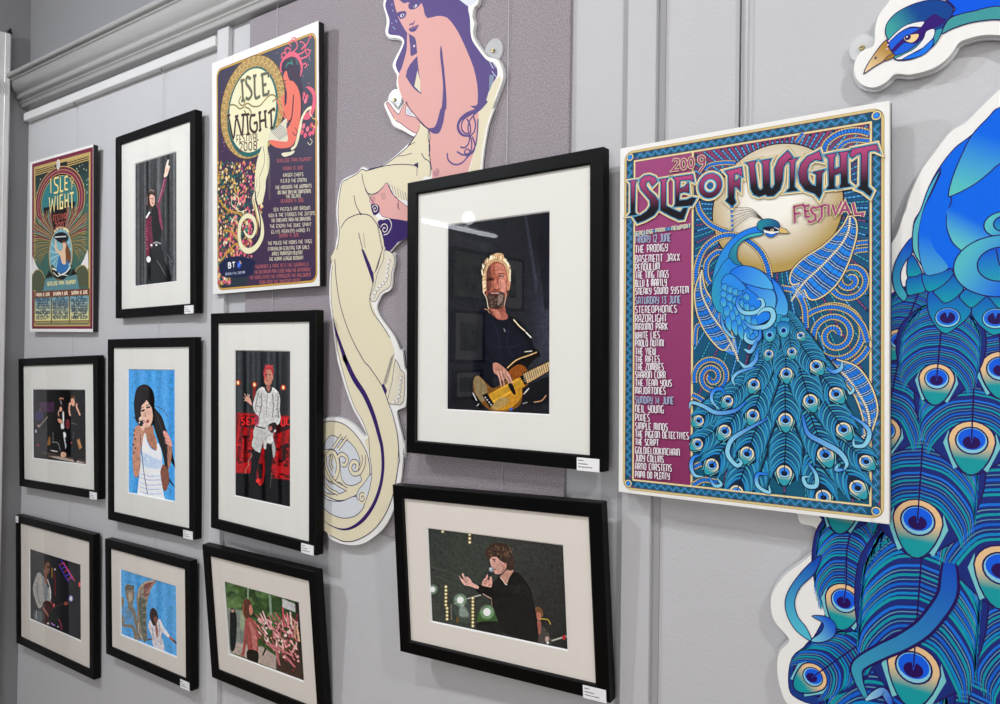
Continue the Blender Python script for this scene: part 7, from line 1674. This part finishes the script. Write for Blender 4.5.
    pg([(400, 170), (440, 165), (450, 220), (440, 300), (455, 380), (450, 460), (430, 530), (425, 600), (400, 690), (352, 700), (350, 600), (355, 480), (370, 380), (400, 290), (385, 240)], cr_, org=B3)
    for i in range(20): ls([(438+i*.6, 330+i*17), (462, 345+i*17)], .5, '8a8070', org=B3)
    ls([(410, 290), (420, 400), (380, 520)], .6, '5a4a58', org=B3)
    body = [(228, 0), (225, 60), (230, 130), (232, 190), (215, 240), (232, 300), (250, 360), (252, 420), (225, 470), (185, 490), (152, 465), (142, 410), (150, 350), (180, 320), (212, 335), (222, 380), (205, 420), (180, 415), (165, 390)]
    ls([(236, 130)]+body[3:], 7.0, '4a3434', org=B2, tp=(.6, 1.1, 1.1, 1.1, 1.0, 1, .9, .9, .85, .8, .7, .5, .4)); ls([(236, 130)]+body[3:], 6.0, cr_, org=B2, tp=(.6, 1.1, 1.1, 1.1, 1.0, 1, .9, .9, .85, .8, .7, .5, .4))
    ls([(222, 200), (222, 240), (238, 300), (246, 360), (240, 420), (215, 455)], 1.8, '2a2034', org=B2); ls([(212, 240), (222, 300), (232, 360), (225, 410)], 1.6, 'c89a3c', org=B2)
    ls([(115, 210), (140, 240), (130, 280), (150, 300), (180, 290)], 1.0, cr_, org=B2); ls([(110, 230), (105, 260), (140, 300)], .9, cr_, org=B2); ls([(100, 330), (130, 350), (150, 390)], .9, cr_, org=B2)
    for c_, col_ in (((180, 355), 'e8e0b8'), ((195, 370), 'ec6480'), ((178, 385), '2f8a80'), ((190, 345), 'd04060')): a.ell(L(*B2, [c_])[0], 2.0*S, 2.4*S, col_)
    # sponsor patch
    pg([(45, 560), (70, 530), (130, 515), (190, 525), (225, 545), (205, 570), (235, 585), (170, 615), (100, 620), (55, 610)], '1b2447', org=B2, sm=2)
    q = L(*B2, [(90, 573), (122, 569)]); a.text('BT', q[0, 0], q[0, 1], q[1, 0]-q[0, 0], 5.2*S, 1.3*S, 'ffffff')
    g = L(*B2, [(142, 557)])[0]; a.ell(g, 3.4*S, 3.6*S, '2c5ad8'); a.stroke(cr([g+np.array([-2*S, -2*S]), g, g+np.array([2.4*S, 2.8*S])], 4), 1.0*S, '7fb0f4'); a.stroke([g+np.array([1*S, 4*S]), g+np.array([4*S, .5*S])], 1.2*S, 'e8b060')
    q = L(*B2, [(76, 608), (170, 602)]); a.text('BRINGING IT ALL TOGETHER', q[0, 0], q[0, 1], q[1, 0]-q[0, 0], 2.2*S, .45*S, 'b8c0d8')
    # the bill, centred lines
    bill = [(410, 48, 84, 'SEACLOSE PARK-NEWPORT', 1), (404, 88, 48, 'FRIDAY 13 JUNE', 1), (405, 120, 48, 'KAISER CHIEFS', 0), (407, 148, 62, 'N.E.R.D-THE ENEMY', 0), (406, 178, 88, 'THE HOOSIERS-THE WOMBATS', 0), (410, 203, 80, 'ONE NIGHT ONLY-THE COURTEENERS', 0), (405, 224, 36, 'THE DELAYS', 0),
            (400, 246, 55, 'SATURDAY 14 JUNE', 1), (398, 285, 88, 'SEX PISTOLS-IAN BROWN', 0), (398, 312, 112, 'IGGY & THE STOOGES-THE ZUTONS', 0), (394, 338, 95, 'THE CRIBS-KATE NASH-THE DRAYTONS', 0), (392, 366, 100, 'THE ENEMY-THE DUKE SPIRIT', 0), (392, 393, 92, 'ELVIS PERKINS-HARD FI', 0),
            (384, 414, 48, 'SUNDAY 15 JUNE', 1), (388, 448, 106, 'THE POLICE-THE KOOKS-THE TINGS', 0), (382, 476, 100, 'STARSAILOR-SCOUTING FOR GIRLS', 0), (374, 501, 74, 'JAMES MORRISON-NEWTON', 0), (370, 526, 82, 'THE HUMAN LEAGUE-BEDOUIN', 0),
            (350, 560, 128, 'SUGABABES & MORE ACTS-THE SUGARHILLS', 1), (352, 586, 136, 'THE AUSTRALIAN PINK FLOYD SHOW-THE WATERBOYS', 1), (342, 612, 148, 'THE YOUNG KNIVES-THE STRANGLERS-THE HOLLOWAYS', 1), (340, 638, 100, 'TERRY REID-THE DYKEENIES-MGMT', 1)]
    for xc, y, hw, txt, red in bill:
        sl = -hw*.10
        q = L(*B2, [(xc-hw, y+8-sl*.5), (xc+hw, y+8+sl*.5)])
        a.text(txt, q[0, 0], q[0, 1], q[1, 0]-q[0, 0], 3.1*S, .55*S, 'b86a72' if red else 'e4dcc4', slope=(q[1, 1]-q[0, 1])/(q[1, 0]-q[0, 0]))
    a.build('poster_print', M['poster'], t)

def winged_poster():
    it = Hung(POSE['C'], .016, .004)
    t = poster_body(it, 'narrow teal and maroon festival poster with spread wings, nearest the corner')
    a = Art(it, -.00003, 3e-6); S = it.h/178
    C1 = (25, 140, 7.04); C2 = (25, 235, 7.04); L = lambda *z: it.loc(Z(*z))
    c = it.loc([(32.3, 163.6), (92.6, 147.4), (92.8, 328.4), (31.8, 329.2)])
    x0, x1, z1, z0 = (c[0, 0]+c[3, 0])/2, (c[1, 0]+c[2, 0])/2, (c[0, 1]+c[1, 1])/2, (c[2, 1]+c[3, 1])/2; W = x1-x0; Hh = z1-z0
    Wv = .324*Hh
    U = lambda u, v: (x0+u*W, z1-v*Hh)
    gold = 'c8ac6a'; mar = '6e1c3c'
    a.poly([U(0, 0), U(1, 0), U(1, 1), U(0, 1)], '7a2440'); a.poly([U(.035, .022), U(.965, .022), U(.965, .985), U(.035, .985)], gold); a.poly([U(.06, .04), U(.94, .04), U(.94, .975), U(.06, .975)], '1c2a2c', grad=((x0, U(0, .05)[1], '151d20'), (x0, U(0, .35)[1], '3c6a60')), sub=.03)
    for k_ in range(3): a.stroke([U(.04, .05+k_*.012), U(.40, .045+k_*.012)], 1.0*S, gold); a.stroke([U(.60, .045+k_*.012), U(.96, .04+k_*.012)], 1.0*S, gold)
    rs = random.Random(3); a.up()
    for i in range(60): a.ell(U(rs.choice([rs.uniform(.07, .25), rs.uniform(.75, .93)]), rs.uniform(.08, .40)), .8*S, .8*S, rs.choice(['f0ead0', '8fb0a0']), n=6, up=False)
    cx, cz = U(.47, .26)
    for i, (r, c_) in enumerate(((.405, gold), (.395, mar), (.365, gold), (.358, '8a1c50'), (.325, gold), (.318, '141416'), (.30, gold), (.292, '2f7f84'))):
        rr = r*W*1.02; ol = [(cx+rr*math.cos(x), cz+rr*.66*math.sin(x)) for x in np.linspace(-.35, math.pi+.35, 30)]+[(cx-r*W*.42, cz-.48*Wv), (cx+r*W*.42, cz-.48*Wv)]
        a.poly(ol, c_)
    a.poly([(cx-.27*W, cz-.06*Wv), (cx+.27*W, cz-.06*Wv), (cx+.16*W, cz-.62*Wv), (cx-.16*W, cz-.62*Wv)], '151316')
    a.ell(U(.455, .045), 3.6*S, 5.2*S, 'f4f0e8'); a.ell(U(.455, .045), 2.0*S, 4.0*S, '8a8a90'); a.ell(U(.455, .045), .8*S, 3.6*S, 'f4f0e8')
    a.stroke([U(.46, .075), U(.46, .14)], 1.0*S, '8a7444')
    # wings: long feathers sweeping from the middle
    for sd in (-1, 1):
        ox, oz = cx+sd*.02*W, cz-.60*Wv
        for i in range(26):
            f = i/25; an = math.radians(78-f*128); Lw = W*(.40+.12*math.sin(f*3.1)); base = (cx+sd*(.10+.03*f)*W, cz-(.50+.36*f)*Wv)
            tip = (cx+sd*min(.45*W, abs(.05*W+math.cos(an)*Lw)), base[1]+math.sin(an)*Lw*.42+.01*W)
            mid = (base[0]*.45+tip[0]*.55+sd*.03*W, base[1]*.5+tip[1]*.5+.012*W)
            q = cr([base, mid, tip], 6); wd = (4.2-2.0*f)*S
            a.stroke(q, wd, gold if i % 2 == 0 else '8a7a48', taper=(.4, 1, .5)); a.stroke(q, wd*.62, ('8a1c50', '2f7f84', '3c3a2c', '8a1c50', '6d7a50')[i % 5] if f < .55 else ('4a5238', '2c5a60', '6d6a44')[i % 3], taper=(.4, 1, .5))
    # white gaps and olive arches
    for sd in (-1, 1):
        a.poly([(cx+sd*.46*W, cz-.92*Wv), (cx+sd*.47*W+.0, cz-1.25*Wv), (cx+sd*.40*W, cz-1.28*Wv), (cx+sd*.33*W, cz-1.22*Wv), (cx+sd*.40*W, cz-1.08*Wv)], 'ece8e8')
        q = cr([(cx+sd*.47*W, cz-1.30*Wv), (cx+sd*.40*W, cz-1.19*Wv), (cx+sd*.30*W, cz-1.22*Wv), (cx+sd*.24*W, cz-1.36*Wv)], 5)
        a.poly(list(q)+[(cx+sd*.20*W, cz-1.56*Wv), (cx+sd*.47*W, cz-1.56*Wv)], '545a44'); a.stroke(q, .9*S, gold)
    a.poly([U(.24, .705), U(.76, .695), U(.80, .775), U(.20, .775)], '5f8f98'); a.poly([U(.24, .70), U(.30, .655), U(.37, .69)], '181414'); a.poly([U(.64, .70), U(.70, .655), U(.76, .69)], '181414')
    # oval with the figure
    oc = L(*C2, [(252, 130)])[0]; e = L(*C2, [(165, 130), (340, 130), (252, -55), (252, 322)]); rx = (e[1, 0]-e[0, 0])/2; rz = (e[2, 1]-e[3, 1])/2; oc = np.array([(e[0, 0]+e[1, 0])/2, (e[2, 1]+e[3, 1])/2])
    a.ell(oc, rx*1.0, rz, '2a2418', n=36); a.ell(oc, rx*.97, rz*.98, gold, n=36); a.ell(oc, rx*.90, rz*.94, '79b4c4', n=36); a.up()
    for i in range(36):
        t_ = 2*math.pi*i/36; a.stroke([(oc[0]+rx*.2*math.cos(t_), oc[1]+rz*.2*math.sin(t_)), (oc[0]+rx*.86*math.cos(t_), oc[1]+rz*.9*math.sin(t_))], .55*S, 'cfe4dc' if i % 2 else '3c8ca4', up=False)
    def pg(pts, c_, org=C2): a.poly(cr(L(*org, pts), 3, True), c_)
    pg([(200, 10), (230, -15), (270, -20), (300, 0), (305, 30), (280, 55), (250, 55), (215, 30)], '14161c'); a.stroke(cr(L(*C2, [(205, -25), (230, -45), (260, -50), (290, -40), (310, -20)]), 4), 2.4*S, 'e8e0b0'); a.stroke(L(*C2, [(210, 15), (290, 10)]), 1.2*S, 'd8e0e0')
    pg([(188, 210), (220, 240), (260, 265), (310, 240), (330, 200), (320, 260), (290, 300), (252, 316), (212, 300), (190, 255)], '11161a'); a.stroke(cr(L(*C2, [(192, 235), (225, 250), (250, 280), (290, 262), (322, 225)]), 4), 1.6*S, 'eef0e4'); a.stroke(cr(L(*C2, [(200, 262), (230, 290), (260, 280), (300, 285)]), 4), 1.0*S, 'dfe8d8')
    a.stroke(cr(L(*C2, [(190, 205), (210, 230), (240, 250)]), 4), 1.0*S, '6a8a54')
    pg([(262, 50), (285, 42), (300, 70), (318, 110), (325, 150), (318, 195), (295, 200), (280, 170), (275, 110)], '7a4a28')
    pg([(212, 40), (222, 38), (225, 90), (250, 115), (268, 90), (265, 60), (285, 55), (290, 75), (285, 110), (288, 160), (285, 205), (262, 210), (248, 170), (240, 130), (215, 110)], 'ecc8a4')
    pg([(240, 150), (250, 150), (262, 200), (290, 205), (300, 170), (308, 215), (285, 262), (235, 265), (222, 240)], '3474b4')
    # title
    def word(lines, w_, col, org=C1):
        a.up()
        for p in lines: a.stroke(L(*org, p), w_*S*1.45, '1a1214', up=False)
        a.up()
        for p in lines: a.stroke(L(*org, p), w_*S, col, up=False)
    cream = 'f3e6a0'
    word([[(182, 272), (184, 375)], [(238, 264), (212, 268), (207, 292), (213, 312), (230, 322), (236, 345), (230, 368), (204, 374)], [(250, 262), (250, 362), (270, 358)], [(282, 258), (282, 350)], [(282, 260), (302, 256)], [(282, 305), (300, 301)], [(282, 350), (304, 346)]], 2.2, cream)
    word([[(330, 262), (320, 275), (322, 290), (334, 296), (342, 280), (338, 265), (330, 262)], [(330, 300), (330, 352)], [(330, 305), (342, 302)], [(330, 326), (340, 323)]], 1.1, 'e0c878')
    word([[(172, 405), (180, 505), (194, 420), (206, 498), (214, 395)], [(230, 392), (232, 490)], [(266, 385), (248, 392), (248, 482), (266, 478), (266, 435), (258, 437)], [(282, 380), (284, 478)], [(304, 376), (306, 474)], [(282, 428), (305, 424)], [(316, 376), (344, 370)], [(330, 374), (332, 480)]], 2.2, cream)
    q = L(*C1, [(200, 572), (302, 562)]); a.text('FESTIVAL', q[0, 0], q[0, 1], q[1, 0]-q[0, 0], 5.8*S, 1.2*S, 'b0584c')
    q = L(*C1, [(212, 632), (292, 626)]); a.text('2007', q[0, 0], q[0, 1], q[1, 0]-q[0, 0], 6.6*S, 1.5*S, 'b0584c')
    q = L(*C2, [(158, 356), (360, 344)]); a.text('SEACLOSE PARK NEWPORT', q[0, 0], q[0, 1], q[1, 0]-q[0, 0], 3.4*S, .9*S, 'e8dc9c')
    # three days
    names = [('FRIDAY 8 JUNE', ['SNOW PATROL', 'GROOVE', 'ARMADA', 'THE FEELING', 'THE', 'AMPHICAR BAND', 'KOLAS', 'BEDOUIN']), ('SATURDAY 9 JUNE', ['MUSE', 'KASABIAN', 'AMY WINEHOUSE', 'WOLFMOTHER', 'DONOVAN', 'ASH-THE VIEW', 'COUNTRY JOE', 'MELANIE-KOOKS']), ('SUNDAY 10 JUNE', ['THE', 'ROLLING STONES', 'KEANE', 'THE FRATELLIS', 'PAOLO NUTINI', 'JAMES MORRISON', 'THE ORB', 'BLAKE', 'CARBON SILICON'])]
    for (u0, u1), (day, acts) in zip(((.055, .335), (.355, .635), (.655, .945)), names):
        ma, mb = U(u0, .792), U(u1, .792)
        v0 = .775+(.0 if u0 < .3 else 0)
        a.poly([U(u0-.012, v0), U(u1+.012, v0), U(u1+.012, .968), U(u0-.012, .968)], '6d5a34'); a.poly([U(u0, v0+.004), U(u1, v0+.004), U(u1, v0+.034), U(u0, v0+.034)], '7a2030')
        p0, p1 = U(u0+.02, v0+.029), U(u1-.02, v0+.029); a.text(day, p0[0], p0[1], p1[0]-p0[0], 3.0*S, .9*S, 'f0e4c4')
        a.poly([U(u0, v0+.040), U(u1, v0+.040), U(u1, .952), U(u0, .952)], '8ab0b4', grad=((x0, U(0, v0+.04)[1], '6fa0b8'), (x0, U(0, .945)[1], 'ece49a')), sub=.02)
        for k_, tx in enumerate(acts):
            v = v0+.058+k_*(.955-v0-.055)/len(acts); hw = min(.125, .013*len(tx)+.02); uc = (u0+u1)/2; p0, p1 = U(uc-hw, v), U(uc+hw, v)
            a.text(tx, p0[0], p0[1], p1[0]-p0[0], 2.7*S, .9*S, '23405c')
        a.poly([U(u0, .957), U(u1, .957), U(u1, .968), U(u0, .968)], 'b09a68')
    a.build('poster_print', M['poster'], t)
moon_poster(); winged_poster()
# ------------------------------------------------------------------ things on the side wall that the glass mirrors
def side_print(name, label, y0, y1, z0, z1, inner, mat_, cat='picture', group=None):
    t = empty(name, label, cat, group, Matrix.Translation((XL+.018, (y0+y1)/2, EYE+z0)))
    hy = (y1-y0)/2; h = z1-z0; b = MB()
    for bx in ((0, .018, -hy, -hy+.02, 0, h), (0, .018, hy-.02, hy, 0, h), (0, .018, -hy+.02, hy-.02, 0, .02), (0, .018, -hy+.02, hy-.02, h-.02, h)): b.box(bx[0]-.018, bx[1]-.004, *bx[2:], 'black', .0015)
    b.build('moulding', t)
    b = MB(); b.box(-.016, .004, -hy+.019, hy-.019, .019, h-.019, mat_); b.build('mat_board', t)
    b = MB(); k_ = inner; b.box(.0041, .0046, -hy+k_, hy-k_, k_, h-k_, 'side_art'); b.build('print', t)
M['side_art'] = material('landscape_print', 'a8bc8c', .6, noise=(14, .8))
M['bluewall'] = material('poster_art', '3a4a78', .6, noise=(20, .9))
side_print('landscape_picture', 'large green aerial landscape picture on the side wall', -1.62, -1.24, .34, .66, .021, 'dark')
side_print('picture_frame', 'black framed print beside the landscape picture on the side wall', -2.02, -1.70, .30, .66, .09, 'mat')
side_print('picture_frame', 'tall white matted print below the landscape picture', -1.58, -1.26, -.05, .28, .075, 'mat')
side_print('picture_frame', 'small black framed print low on the side wall', -1.56, -1.28, -.28, -.09, .05, 'mat')
t = empty('strip_light', 'long white strip light on the side wall', 'light', None, Matrix.Translation((XL+.04, -1.30, EYE+.77)))
b = MB(); b.box(-.04, .0, -.36, .36, -.012, .03, 'trim', .003); b.build('housing', t)
b = MB(); b.tube([(.012, -.35, 0), (.012, .35, 0)], .014, 'lamp', 10); b.build('tube', t)
t = empty('globe_lamp', 'round white globe lamp above the strip light', 'light', None, Matrix.Translation((XL+.06, -1.36, EYE+.845)))
b = MB(); b.tube([(0, 0, -.04), (0, 0, -.03), (0, 0, -.012), (0, 0, .012), (0, 0, .03), (0, 0, .04)], [.012, .028, .04, .04, .028, .012], 'lamp', 14); b.build('globe', t)
b = MB(); b.tube([(-.06, 0, 0), (-.03, 0, 0)], .015, 'metal', 8); b.build('bracket', t)
for n in OPEN: framed(n, PHOTOS.get(n,blank) if 'PHOTOS' in globals() else blank, n in('F6','F7','F8','F9'), 'TL' if n=='F6' else 'BR')
